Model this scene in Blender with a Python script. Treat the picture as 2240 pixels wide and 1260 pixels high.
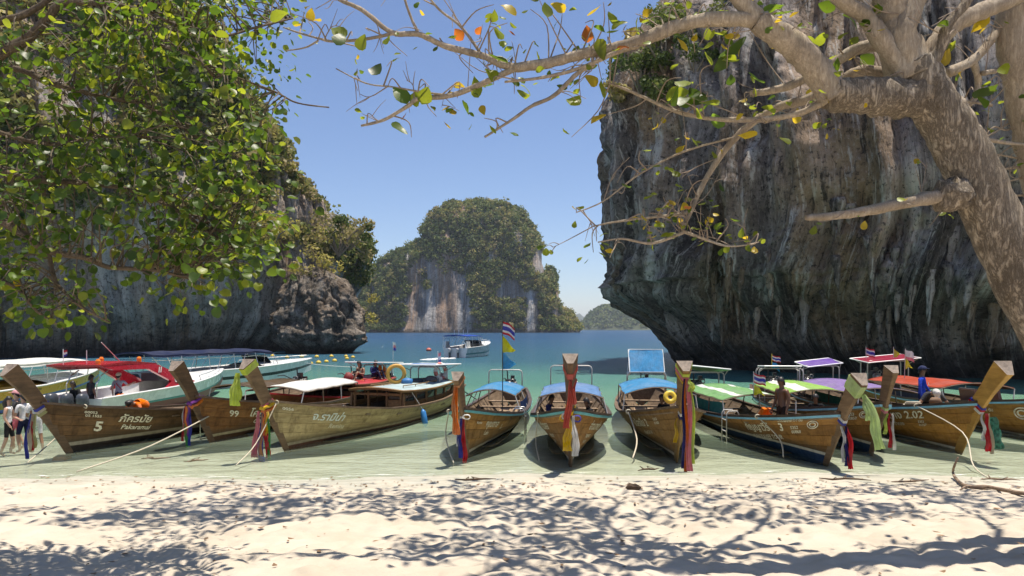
import bpy, bmesh, math, random
import numpy as np
from mathutils import Vector, Matrix, Quaternion

# ------------------------------------------------------------------ scene
for o in list(bpy.data.objects):
    bpy.data.objects.remove(o, do_unlink=True)
SC = bpy.context.scene
COL = SC.collection
random.seed(7)
RNG = np.random.default_rng(11)

# ---- camera (eye level, horizontal, lens shifted up: verticals stay vertical)
CAM_H = 2.85
FPX = 1513.0          # focal length in pixels of the 2240 px wide photograph
HOR = 719.0           # horizon row
cam_d = bpy.data.cameras.new('camera')
cam = bpy.data.objects.new('camera', cam_d); COL.objects.link(cam)
cam.location = (0, 0, CAM_H)
cam.rotation_euler = (math.radians(90), 0, 0)
cam_d.sensor_width = 36.0
cam_d.lens = 36.0 * FPX / 2240.0
cam_d.shift_y = (HOR - 630.0) / 2240.0
cam_d.clip_start = 0.05
cam_d.clip_end = 20000
SC.camera = cam

# ---- light
SUN_DIR = Vector((0.17, 0.045, 0.985)).normalized()
w = bpy.data.worlds.new('World'); SC.world = w; w.use_nodes = True
nt = w.node_tree
for n in list(nt.nodes): nt.nodes.remove(n)
sky = nt.nodes.new('ShaderNodeTexSky'); sky.sky_type = 'NISHITA'; sky.sun_disc = False
sky.sun_elevation = math.asin(SUN_DIR.z)
sky.sun_rotation = math.atan2(SUN_DIR.x, SUN_DIR.y)
sky.air_density = 1.0; sky.dust_density = 0.25; sky.ozone_density = 6.0
bg = nt.nodes.new('ShaderNodeBackground'); bg.inputs['Strength'].default_value = 0.095
wo = nt.nodes.new('ShaderNodeOutputWorld')
tn = nt.nodes.new('ShaderNodeMix'); tn.data_type = 'RGBA'; tn.blend_type = 'MULTIPLY'; tn.inputs[0].default_value = 1.0
tn.inputs[7].default_value = (0.99, 0.98, 1.09, 1)      # slight blue tint laid over the whole sky
nt.links.new(sky.outputs[0], tn.inputs[6]); nt.links.new(tn.outputs[2], bg.inputs[0]); nt.links.new(bg.outputs[0], wo.inputs[0])
sl = bpy.data.lights.new('sun', 'SUN'); sl.energy = 4.4; sl.angle = math.radians(0.55); sl.color = (1.0, 0.975, 0.935)
so = bpy.data.objects.new('sun', sl); COL.objects.link(so)
so.rotation_euler = (-SUN_DIR).to_track_quat('-Z', 'Y').to_euler()
so.location = (20, 10, 60)

SC.view_settings.view_transform = 'Standard'
SC.view_settings.look = 'None'
SC.view_settings.gamma = 1.0
SC.view_settings.use_curve_mapping = False
SC.view_settings.exposure = 0.62
SC.view_settings.use_white_balance = True      # camera set a little warm, as the photograph
SC.view_settings.white_balance_temperature = 7250
SC.view_settings.white_balance_tint = 10
SC.render.engine = 'CYCLES'
SC.cycles.use_denoising = True
SC.cycles.max_bounces = 6
SC.cycles.diffuse_bounces = 3
SC.cycles.glossy_bounces = 3
SC.cycles.transparent_max_bounces = 16
SC.cycles.use_adaptive_sampling = True
SC.cycles.adaptive_threshold = 0.02
SC.cycles.volume_bounces = 0
SC.cycles.caustics_reflective = False
SC.cycles.caustics_refractive = False

# ------------------------------------------------------------------ helpers
def W(px, py, d):
    """photo pixel at distance d (metres in front of the camera) -> world point"""
    return Vector(((px - 1120.0) / FPX * d, d, CAM_H - (py - HOR) / FPX * d))
def GW(px, py, z=0.0):
    d = (CAM_H - z) * FPX / (py - HOR)
    return W(px, py, d)

def tag(o, label=None, cat=None, group=None, kind=None):
    if label: o['label'] = label
    if cat: o['category'] = cat
    if group: o['group'] = group
    if kind: o['kind'] = kind
    return o
def empty(name, loc=(0, 0, 0), rz=0.0, parent=None):
    o = bpy.data.objects.new(name, None); COL.objects.link(o)
    o.empty_display_size = 0.2
    o.location = loc; o.rotation_euler = (0, 0, rz)
    if parent: o.parent = parent
    return o
def link_mesh(name, me, parent=None, mat=None):
    if mat is not None and not me.materials: me.materials.append(mat)
    o = bpy.data.objects.new(name, me); COL.objects.link(o)
    if parent: o.parent = parent
    return o
def set_smooth(me, on=True):
    me.polygons.foreach_set('use_smooth', [on] * len(me.polygons))
def np_mesh(name, V, F, smooth=False):
    """V (n,3) array, F (m,3|4) int array"""
    V = np.ascontiguousarray(V, dtype=np.float32); F = np.ascontiguousarray(F, dtype=np.int32)
    me = bpy.data.meshes.new(name)
    me.vertices.add(len(V)); me.vertices.foreach_set('co', V.ravel())
    k = F.shape[1]
    me.loops.add(F.size); me.loops.foreach_set('vertex_index', F.ravel())
    me.polygons.add(len(F))
    me.polygons.foreach_set('loop_start', np.arange(0, F.size, k, dtype=np.int32))
    me.polygons.foreach_set('loop_total', np.full(len(F), k, dtype=np.int32))
    me.update(calc_edges=True); me.validate()
    if smooth: set_smooth(me)
    return me
def grid_faces(nu, nv, wrap=False):
    """faces of a (nu rows, nv cols) vertex grid"""
    i = np.arange(nu - 1)[:, None]; j = np.arange(nv if wrap else nv - 1)[None, :]
    jn = (j + 1) % nv
    a = i * nv + j; b = i * nv + jn; c = (i + 1) * nv + jn; d = (i + 1) * nv + j
    return np.stack([a, b, c, d], -1).reshape(-1, 4)

class MB:
    """collects shapes, then links them as one mesh object"""
    def __init__(s): s.v = []; s.f = []; s.m = []
    def add(s, verts, faces, mi=0):
        b = len(s.v); s.v.extend([tuple(p) for p in verts])
        for f in faces: s.f.append(tuple(b + i for i in f)); s.m.append(mi)
    def box(s, c, size, rot=None, mi=0, taper=1.0):
        x, y, z = size[0] / 2, size[1] / 2, size[2] / 2
        P = [Vector((sx * x * (taper if sz > 0 else 1), sy * y * (taper if sz > 0 else 1), sz * z)) for sz in (-1, 1) for sy in (-1, 1) for sx in (-1, 1)]
        if rot is not None: P = [rot @ p for p in P]
        c = Vector(c); P = [p + c for p in P]
        s.add(P, [(0, 2, 3, 1), (4, 5, 7, 6), (0, 1, 5, 4), (2, 6, 7, 3), (0, 4, 6, 2), (1, 3, 7, 5)], mi)
    def bar(s, a, b, w, h, mi=0):
        a = Vector(a); b = Vector(b); d = b - a
        q = d.to_track_quat('X', 'Z').to_matrix()
        s.box((a + b) / 2, (d.length, w, h), q, mi)
    def tube(s, pts, r, n=6, mi=0, cap=True, jit=None):
        pts = [Vector(p) for p in pts]
        if not hasattr(r, '__len__'): r = [r] * len(pts)
        rings = []; up = None
        for i, p in enumerate(pts):
            t = (pts[min(i + 1, len(pts) - 1)] - pts[max(i - 1, 0)])
            if t.length < 1e-9: t = Vector((0, 0, 1))
            t.normalize()
            if up is None:
                up = Vector((0, 0, 1)) if abs(t.z) < .9 else Vector((1, 0, 0))
            u = (up - t * up.dot(t))
            if u.length < 1e-6: u = t.orthogonal()
            u.normalize(); up = u; v = t.cross(u)
            ring = []
            for k in range(n):
                a = 2 * math.pi * k / n
                rr = r[i] * (1 if jit is None else jit(i, k))
                ring.append(p + (u * math.cos(a) + v * math.sin(a)) * rr)
            rings.append(ring)
        s.loft(rings, mi, cap)
    def loft(s, rings, mi=0, cap=True, closed=True):
        n = len(rings[0]); V = [p for R in rings for p in R]; F = []
        for i in range(len(rings) - 1):
            for k in range(n if closed else n - 1):
                k2 = (k + 1) % n
                F.append((i * n + k, i * n + k2, (i + 1) * n + k2, (i + 1) * n + k))
        if cap and closed:
            F.append(tuple(range(n - 1, -1, -1))); F.append(tuple((len(rings) - 1) * n + k for k in range(n)))
        s.add(V, F, mi)
    def sphere(s, c, r, nu=8, nv=10, mi=0, sc=(1, 1, 1)):
        c = Vector(c); rings = []
        for i in range(1, nu):
            a = math.pi * i / nu
            rings.append([c + Vector((math.sin(a) * math.cos(2 * math.pi * k / nv) * r * sc[0], math.sin(a) * math.sin(2 * math.pi * k / nv) * r * sc[1], -math.cos(a) * r * sc[2])) for k in range(nv)])
        s.loft(rings, mi, True)
    def torus(s, c, R, r, axis=(0, 0, 1), n=20, m=8, mi=0, a0=0, a1=2 * math.pi):
        q = Vector(axis).to_track_quat('Z', 'Y').to_matrix(); c = Vector(c)
        full = abs(a1 - a0 - 2 * math.pi) < 1e-6
        rings = []
        for i in range(n + (0 if full else 1)):
            a = a0 + (a1 - a0) * i / n
            e = Vector((math.cos(a), math.sin(a), 0))
            rings.append([c + q @ (e * (R + r * math.cos(2 * math.pi * k / m)) + Vector((0, 0, r * math.sin(2 * math.pi * k / m)))) for k in range(m)])
        if full: rings.append(rings[0])
        s.loft(rings, mi, not full)
    def mesh(s, name, mats, smooth=False):
        me = bpy.data.meshes.new(name); me.from_pydata(s.v, [], s.f); me.update()
        if not isinstance(mats, (list, tuple)): mats = [mats]
        for m in mats: me.materials.append(m)
        if len(mats) > 1: me.polygons.foreach_set('material_index', s.m)
        if smooth: set_smooth(me)
        return me
    def build(s, name, mats, parent=None, smooth=False):
        o = bpy.data.objects.new(name, s.mesh(name, mats, smooth)); COL.objects.link(o)
        if parent: o.parent = parent
        return o
def one(name, mat, parent, kind, *a, smooth=False, **k):
    m = MB(); getattr(m, kind)(*a, **k); return m.build(name, mat, parent, smooth)

def smooth_path(P, n=6):
    P = [Vector(p) for p in P]; out = []
    for i in range(len(P) - 1):
        p0 = P[max(i - 1, 0)]; p1 = P[i]; p2 = P[i + 1]; p3 = P[min(i + 2, len(P) - 1)]
        for k in range(n):
            t = k / n
            out.append(.5 * ((2 * p1) + (p2 - p0) * t + (2 * p0 - 5 * p1 + 4 * p2 - p3) * t * t + (3 * p1 - p0 - 3 * p2 + p3) * t ** 3))
    out.append(P[-1]); return out

# vectorised gradient noise ---------------------------------------------------
_perm = np.random.default_rng(3).permutation(256); _perm = np.concatenate([_perm, _perm, _perm])
_grad = np.random.default_rng(4).normal(size=(256, 3)); _grad /= np.linalg.norm(_grad, axis=1)[:, None]
def noise3(x, y, z):
    x, y, z = np.broadcast_arrays(np.asarray(x, float), np.asarray(y, float), np.asarray(z, float))
    xi = np.floor(x).astype(int); yi = np.floor(y).astype(int); zi = np.floor(z).astype(int)
    xf = x - xi; yf = y - yi; zf = z - zi
    u = xf ** 3 * (xf * (xf * 6 - 15) + 10); v = yf ** 3 * (yf * (yf * 6 - 15) + 10); ww = zf ** 3 * (zf * (zf * 6 - 15) + 10)
    out = 0
    for dx in (0, 1):
        for dy in (0, 1):
            for dz in (0, 1):
                h = _perm[_perm[_perm[(xi + dx) & 255] + ((yi + dy) & 255)] + ((zi + dz) & 255)]
                g = _grad[h]
                d = g[..., 0] * (xf - dx) + g[..., 1] * (yf - dy) + g[..., 2] * (zf - dz)
                out = out + d * (u if dx else 1 - u) * (v if dy else 1 - v) * (ww if dz else 1 - ww)
    return out * 1.5
def fbm(x, y, z, o=4, lac=2.0, gain=0.5):
    s = 0; a = 1.0; f = 1.0
    for i in range(o):
        s = s + a * noise3(x * f + i * 17.3, y * f + i * 5.1, z * f - i * 9.7); a *= gain; f *= lac
    return s
def ridge(x, y, z, o=3, gain=0.5):
    s = 0; a = 1.0; f = 1.0
    for i in range(o):
        s = s + a * (1 - 2 * np.abs(noise3(x * f + i * 3.3, y * f + i * 7.7, z * f + i * 1.9))); a *= gain; f *= 2.0
    return s

# ------------------------------------------------------------------ materials
MATS = {}
class NT:
    """tiny node-tree helper"""
    def __init__(s, name):
        s.m = bpy.data.materials.new(name); s.m.use_nodes = True; s.t = s.m.node_tree
        for n in list(s.t.nodes): s.t.nodes.remove(n)
        s.out = s.n('ShaderNodeOutputMaterial')
    def n(s, typ, **kw):
        nd = s.t.nodes.new(typ)
        for k, v in kw.items(): setattr(nd, k, v)
        return nd
    def l(s, a, b): s.t.links.new(a, b)
    def setv(s, sock, val):
        if hasattr(val, 'is_linked') or isinstance(val, bpy.types.NodeSocket): s.l(val, sock)
        elif isinstance(val, (tuple, list)) and len(val) == 3 and sock.type == 'RGBA': sock.default_value = (*val, 1)
        else: sock.default_value = val
    def coord(s, kind='Object', scale=(1, 1, 1), rot=(0, 0, 0), loc=(0, 0, 0)):
        if kind == 'World': src = s.n('ShaderNodeNewGeometry').outputs['Position']
        else: src = s.n('ShaderNodeTexCoord').outputs[kind]
        mp = s.n('ShaderNodeMapping'); s.l(src, mp.inputs[0])
        mp.inputs['Scale'].default_value = scale; mp.inputs['Rotation'].default_value = rot; mp.inputs['Location'].default_value = loc
        return mp.outputs[0]
    def noise(s, vec, scale=1.0, detail=4.0, rough=0.55, dist=0.0):
        nd = s.n('ShaderNodeTexNoise'); s.l(vec, nd.inputs['Vector'])
        nd.inputs['Scale'].default_value = scale; nd.inputs['Detail'].default_value = detail
        nd.inputs['Roughness'].default_value = rough; nd.inputs['Distortion'].default_value = dist
        return nd.outputs['Fac']
    def ramp(s, fac, stops, interp='LINEAR'):
        r = s.n('ShaderNodeValToRGB'); s.l(fac, r.inputs[0]); e = r.color_ramp.elements; r.color_ramp.interpolation = interp
        while len(e) > 1: e.remove(e[-1])
        e[0].position = stops[0][0]; c = stops[0][1]; e[0].color = (*c, 1) if hasattr(c, '__len__') else (c, c, c, 1)
        for p, c in stops[1:]:
            k = e.new(p); k.color = (*c, 1) if hasattr(c, '__len__') else (c, c, c, 1)
        return r.outputs[0]
    def mix(s, fac, a, b, blend='MIX'):
        m = s.n('ShaderNodeMix', data_type='RGBA', blend_type=blend)
        s.setv(m.inputs[0], fac); s.setv(m.inputs[6], a); s.setv(m.inputs[7], b); return m.outputs[2]
    def math(s, op, a, b=0.0, c=None, clamp=False):
        m = s.n('ShaderNodeMath', operation=op); m.use_clamp = clamp
        s.setv(m.inputs[0], a); s.setv(m.inputs[1], b)
        if c is not None: s.setv(m.inputs[2], c)
        return m.outputs[0]
    def sep(s, vec):
        x = s.n('ShaderNodeSeparateXYZ'); s.l(vec, x.inputs[0]); return x.outputs
    def bump(s, h, strength=0.3, dist=0.05, normal=None):
        b = s.n('ShaderNodeBump'); s.l(h, b.inputs['Height']); b.inputs['Strength'].default_value = strength; b.inputs['Distance'].default_value = dist
        if normal is not None: s.l(normal, b.inputs['Normal'])
        return b.outputs[0]
    def attr(s, name):
        a = s.n('ShaderNodeAttribute'); a.attribute_name = name; return a
    def pbr(s, col, rough=0.6, normal=None, metal=0.0, spec=0.5, **kw):
        p = s.n('ShaderNodeBsdfPrincipled')
        s.setv(p.inputs['Base Color'], col); s.setv(p.inputs['Roughness'], rough); s.setv(p.inputs['Metallic'], metal)
        p.inputs['Specular IOR Level'].default_value = spec
        if normal is not None: s.l(normal, p.inputs['Normal'])
        for k, v in kw.items(): s.setv(p.inputs[k], v)
        return p.outputs[0]
    def done(s, shader):
        s.l(shader, s.out.inputs['Surface']); return s.m

def plain(name, col, rough=0.5, metal=0.0, var=0.12, scale=8.0, bump=0.0, spec=0.5):
    """slightly uneven, slightly worn plain surface"""
    if name in MATS: return MATS[name]
    t = NT(name); v = t.coord('Object')
    n = t.noise(v, scale, 5, 0.6)
    c = t.mix(t.ramp(n, [(0.3, 0.0), (0.7, 1.0)]), tuple(x * (1 - var) for x in col), tuple(min(1, x * (1 + var)) for x in col))
    d = t.noise(v, scale * 0.35, 3, 0.6)
    c = t.mix(t.ramp(d, [(0.52, 0.0), (0.75, 0.35)]), c, tuple(x * 0.55 + 0.02 for x in col))
    nm = t.bump(n, bump, 0.02) if bump else None
    r = t.ramp(n, [(0.2, max(0, rough - .1)), (0.8, min(1, rough + .12))])
    MATS[name] = t.done(t.pbr(c, r, nm, metal, spec)); return MATS[name]
def cloth(name, col, transl=0.35, var=0.15, scale=6.0):
    """thin fabric, some light comes through"""
    if name in MATS: return MATS[name]
    t = NT(name); v = t.coord('Object')
    n = t.noise(v, scale, 4, 0.6)
    c = t.mix(t.ramp(n, [(0.3, 0.0), (0.7, 1.0)]), tuple(x * (1 - var) for x in col), tuple(min(1, x * (1 + var)) for x in col))
    fd = t.noise(v, scale * 0.22, 4, 0.65, 0.6)
    g = sum(col) / 3
    c = t.mix(t.ramp(fd, [(0.44, 0.0), (0.74, 0.6)]), c, tuple(min(1, x * .5 + g * .55 + .05) for x in col))
    st = t.noise(t.coord('Object', (1.0, 3.0, 1.0)), scale * 0.5, 5, 0.7)
    c = t.mix(t.ramp(st, [(0.55, 0.0), (0.78, 0.6)]), c, tuple(x * .42 + .02 for x in col))
    wv = t.noise(v, scale * 30, 2, 0.5)
    wr = t.noise(t.coord('Object', (0.8, 4.0, 2.0)), scale * 0.5, 3, 0.6, 1.2)
    nm = t.bump(wr, 0.55, 0.06, t.bump(n, 0.25, 0.05, t.bump(wv, 0.1, 0.004)))
    a = t.n('ShaderNodeBsdfDiffuse'); t.l(c, a.inputs[0]); t.l(nm, a.inputs['Normal'])
    b = t.n('ShaderNodeBsdfTranslucent'); t.l(c, b.inputs[0])
    m = t.n('ShaderNodeMixShader'); m.inputs[0].default_value = transl; t.l(a.outputs[0], m.inputs[1]); t.l(b.outputs[0], m.inputs[2])
    MATS[name] = t.done(m.outputs[0]); return MATS[name]

# ================================================================== SETTING: beach, sea bed, sea
def shore(x):
    return 13.30 + 0.26 * np.sin(x * 0.31 + 0.6) + 0.16 * np.sin(x * 0.9 + 2.0) + 0.06 * np.sin(x * 2.3 + 1.0) + 0.012 * np.abs(x)
_T = np.array([-60, -7, -3, -1.2, 0, 3, 8, 15, 25, 50, 100, 300, 9000.])
_Z = np.array([6.0, 0.72, 0.27, 0.085, 0, -.2, -.62, -1.15, -2.0, -3.6, -6.0, -10, -12.])
def ground_base(x, y):
    return np.interp(y - shore(x), _T, _Z)
def ground_z(x, y):
    z = ground_base(x, y); t = y - shore(x)
    dry = np.clip((-t - 0.3) / 1.8, 0, 1)
    # trampled sand: overlapping soft footprints and mounds
    wx = x + 0.12 * noise3(x * 1.7, y * 1.7, 3.0); wy = y + 0.12 * noise3(x * 1.7, y * 1.7, 8.0)
    a = fbm(wx * 2.9, wy * 3.7, 1.0, 2, 2.0, 0.4)
    b = np.abs(noise3(wx * 2.3 + 5, wy * 3.0 + 2, 6.0))
    c = ridge(wx * 1.6, wy * 2.4, 2.2, 2)
    bumps = 0.037 * a - 0.040 * np.exp(-(b / 0.20) ** 2) + 0.006 * c + 0.004 * fbm(x * 9, y * 9, 4, 2)
    big = 0.10 * noise3(x * 0.35, y * 0.45, 9.0)
    wet = np.clip(1 - np.abs(t) / 3.0, 0, 1)
    z = z + dry * (bumps + big) + wet * 0.012 * noise3(x * 1.2, y * 2.5, 12.0) + np.clip((t - 1) / 6, 0, 1) * 0.06 * noise3(x * .5, y * .7, 7.)
    return z

def make_ground():
    fx = np.concatenate([np.linspace(-5000, -60, 12), np.linspace(-58, -14, 40), np.linspace(-13.8, 13.8, 640), np.linspace(14, 58, 40), np.linspace(60, 5000, 12)])
    fy = np.concatenate([np.linspace(-40, 2.0, 24), np.linspace(2.1, 14.2, 330), np.linspace(14.3, 30, 70), np.linspace(31, 120, 60), np.geomspace(125, 9000, 24)])
    X, Y = np.meshgrid(fx, fy)
    Z = ground_z(X, Y)
    me = np_mesh('sand', np.stack([X, Y, Z], -1).reshape(-1, 3), grid_faces(len(fy), len(fx)), True)
    t = NT('coral_sand'); p = t.coord('World')
    z = t.sep(p)[2]
    n1 = t.noise(p, 1.3, 5, 0.6); n2 = t.noise(p, 60, 3, 0.7); n3 = t.noise(p, 6.0, 4, 0.6)
    dry = t.mix(t.ramp(n1, [(0.3, 0.0), (0.7, 1.0)]), (0.45, 0.385, 0.302), (0.54, 0.475, 0.39))
    dry = t.mix(t.ramp(n2, [(0.62, 0.0), (0.8, 0.55)]), dry, (0.24, 0.19, 0.14))
    wet = t.mix(t.ramp(n3, [(0.35, 0.0), (0.7, 1.0)]), (0.42, 0.40, 0.325), (0.50, 0.485, 0.41))
    zz = t.math('ADD', z, t.math('MULTIPLY', t.math('SUBTRACT', n1, 0.5), 0.20))
    rip = t.noise(t.coord('World', (0.45, 3.2, 1), (0, 0, 0.06)), 1.6, 5, 0.65, 0.8)
    wet = t.mix(t.ramp(rip, [(0.42, 0.0), (0.62, 0.55)]), wet, (0.28, 0.27, 0.205))
    wf = t.ramp(t.math('ADD', t.math('MULTIPLY', zz, 4.0), 0.5, clamp=True), [(0.60, 1.0), (0.86, 0.0)])
    c = t.mix(wf, dry, wet)
    # rusty leaf litter and grit along the drift line
    n4 = t.noise(p, 22, 4, 0.75)
    dl = t.ramp(t.math('ADD', t.math('MULTIPLY', zz, 2.0), 0.5, clamp=True), [(0.52, 0.0), (0.62, 1.0), (0.76, 0.0)])
    c = t.mix(t.math('MULTIPLY', dl, t.ramp(n4, [(0.60, 0.0), (0.72, 0.75)])), c, (0.22, 0.13, 0.07))
    rough = t.mix(wf, (0.9, 0.9, 0.9), (0.55, 0.55, 0.55))
    nm = t.bump(n2, 0.35, 0.006, t.bump(t.noise(p, 14, 4, 0.6), 0.3, 0.03))
    mat = t.done(t.pbr(c, rough, nm, 0, 0.25))
    o = link_mesh('sand', me, None, mat); o['kind'] = 'structure'
    tag(o, 'pale trampled coral sand of the beach running down under the sea')
    return o
make_ground()

def make_sea():
    fx = np.concatenate([np.linspace(-6000, -70, 14), np.linspace(-66, 66, 130), np.linspace(70, 6000, 14)])
    fy = np.concatenate([np.linspace(11.8, 40, 130), np.linspace(40.6, 130, 80), np.geomspace(133, 9500, 30)])
    X, Y = np.meshgrid(fx, fy)
    me = np_mesh('sea', np.stack([X, Y, np.zeros_like(X)], -1).reshape(-1, 3), grid_faces(len(fy), len(fx)), True)
    dep = np.clip(-ground_base(X, Y), 0, 50).ravel().astype(np.float32)
    a = me.attributes.new('depth', 'FLOAT', 'POINT'); a.data.foreach_set('value', dep)
    t = NT('sea_water'); p = t.coord('World')
    d = t.attr('depth').outputs['Fac']
    # turbidity: how much of the bed is still seen through the water
    op = t.math('SUBTRACT', 1.0, t.math('POWER', 2.718, t.math('MULTIPLY', t.math('MULTIPLY', d, t.math('ADD', d, 0.75)), -0.62)), clamp=True)
    op = t.math('MULTIPLY', op, 0.97)
    patch = t.noise(t.coord('World', (0.03, 0.05, 1)), 1.0, 3, 0.5)
    dd = t.math('ADD', t.math('MULTIPLY', d, 0.125), t.math('MULTIPLY', t.math('SUBTRACT', patch, 0.5), 0.10), clamp=True)
    body = t.ramp(dd, [(0.0, (0.55, 0.68, 0.53)), (0.05, (0.40, 0.55, 0.38)), (0.12, (0.185, 0.355, 0.24)), (0.22, (0.075, 0.195, 0.155)), (0.42, (0.035, 0.10, 0.14)), (1.0, (0.026, 0.072, 0.14))])
    wv = t.coord('World', (1, 1.9, 1), (0, 0, 0.15))
    h1 = t.noise(wv, 1.1, 3, 0.55, 0.4); h2 = t.noise(wv, 4.5, 3, 0.6, 0.2); h3 = t.noise(t.coord('World', (1, 2.4, 1), (0, 0, -0.1)), 0.25, 2, 0.5)
    hh = t.math('ADD', t.math('MULTIPLY', h1, 0.5), t.math('ADD', t.math('MULTIPLY', h2, 0.16), t.math('MULTIPLY', h3, 0.9)))
    calm = t.ramp(t.math('MULTIPLY', d, 0.5, clamp=True), [(0.0, 0.22), (0.3, 0.6), (1.0, 1.0)])
    b = t.n('ShaderNodeBump'); t.l(hh, b.inputs['Height']); t.l(calm, b.inputs['Strength']); b.inputs['Distance'].default_value = 0.55
    nm = b.outputs[0]
    tr = t.n('ShaderNodeBsdfTransparent'); tr.inputs[0].default_value = (0.93, 0.99, 0.94, 1)
    df = t.n('ShaderNodeBsdfDiffuse'); t.l(body, df.inputs[0])
    m1 = t.n('ShaderNodeMixShader'); t.l(op, m1.inputs[0]); t.l(tr.outputs[0], m1.inputs[1]); t.l(df.outputs[0], m1.inputs[2])
    gl = t.n('ShaderNodeBsdfGlossy'); gl.inputs['Roughness'].default_value = 0.10; t.l(nm, gl.inputs['Normal'])
    fr = t.n('ShaderNodeFresnel'); fr.inputs['IOR'].default_value = 1.33; t.l(nm, fr.inputs['Normal'])
    m2 = t.n('ShaderNodeMixShader'); t.l(t.math('MULTIPLY', fr.outputs[0], 0.62), m2.inputs[0]); t.l(m1.outputs[0], m2.inputs[1]); t.l(gl.outputs[0], m2.inputs[2])
    # thin broken white at the water's edge: wash, with wet glints painted in
    fo = t.ramp(t.math('MULTIPLY', d, 10.0, clamp=True), [(0.0, 0.25), (0.10, 0.9), (0.28, 0.0)])
    fn = t.ramp(t.noise(t.coord('World', (1.2, 5.0, 1)), 2.2, 5, 0.7, 0.5), [(0.54, 0.0), (0.64, 1.0)])
    fs = t.n('ShaderNodeBsdfDiffuse'); fs.inputs[0].default_value = (0.78, 0.78, 0.74, 1)
    m3 = t.n('ShaderNodeMixShader'); t.l(t.math('MULTIPLY', fo, fn), m3.inputs[0]); t.l(m2.outputs[0], m3.inputs[1]); t.l(fs.outputs[0], m3.inputs[2])
    o = link_mesh('sea', me, None, t.done(m3.outputs[0])); o['kind'] = 'structure'
    tag(o, 'clear shallow sea turning from pale green to blue towards the islands')
make_sea()

# ================================================================== SETTING: cliffs and islands
def resample(pts, n):
    P = np.array(pts, float); d = np.r_[0, np.cumsum(np.linalg.norm(np.diff(P, axis=0), axis=1))]
    # Catmull-Rom style smoothing through numpy interpolation of a dense spline
    t = np.linspace(0, d[-1], n)
    Q = np.stack([np.interp(t, d, P[:, k]) for k in range(P.shape[1])], -1)
    k = max(3, n // (len(pts) * 2)); ker = np.hanning(k + 2)[1:-1]; ker /= ker.sum()
    pad = np.pad(Q, ((k, k), (0, 0)), mode='edge')
    S = np.stack([np.convolve(pad[:, c], ker, 'same')[k:-k] for c in range(P.shape[1])], -1)
    return S, t
def mesh_normals(V, nu, nv):
    G = V.reshape(nu, nv, 3); du = np.gradient(G, axis=0); dv = np.gradient(G, axis=1)
    n = np.cross(dv, du); n /= np.linalg.norm(n, axis=-1)[..., None] + 1e-9
    return n
def set_attr(me, name, arr):
    a = me.attributes.new(name, 'FLOAT', 'POINT'); a.data.foreach_set('value', np.ascontiguousarray(arr, np.float32).ravel())

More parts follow.
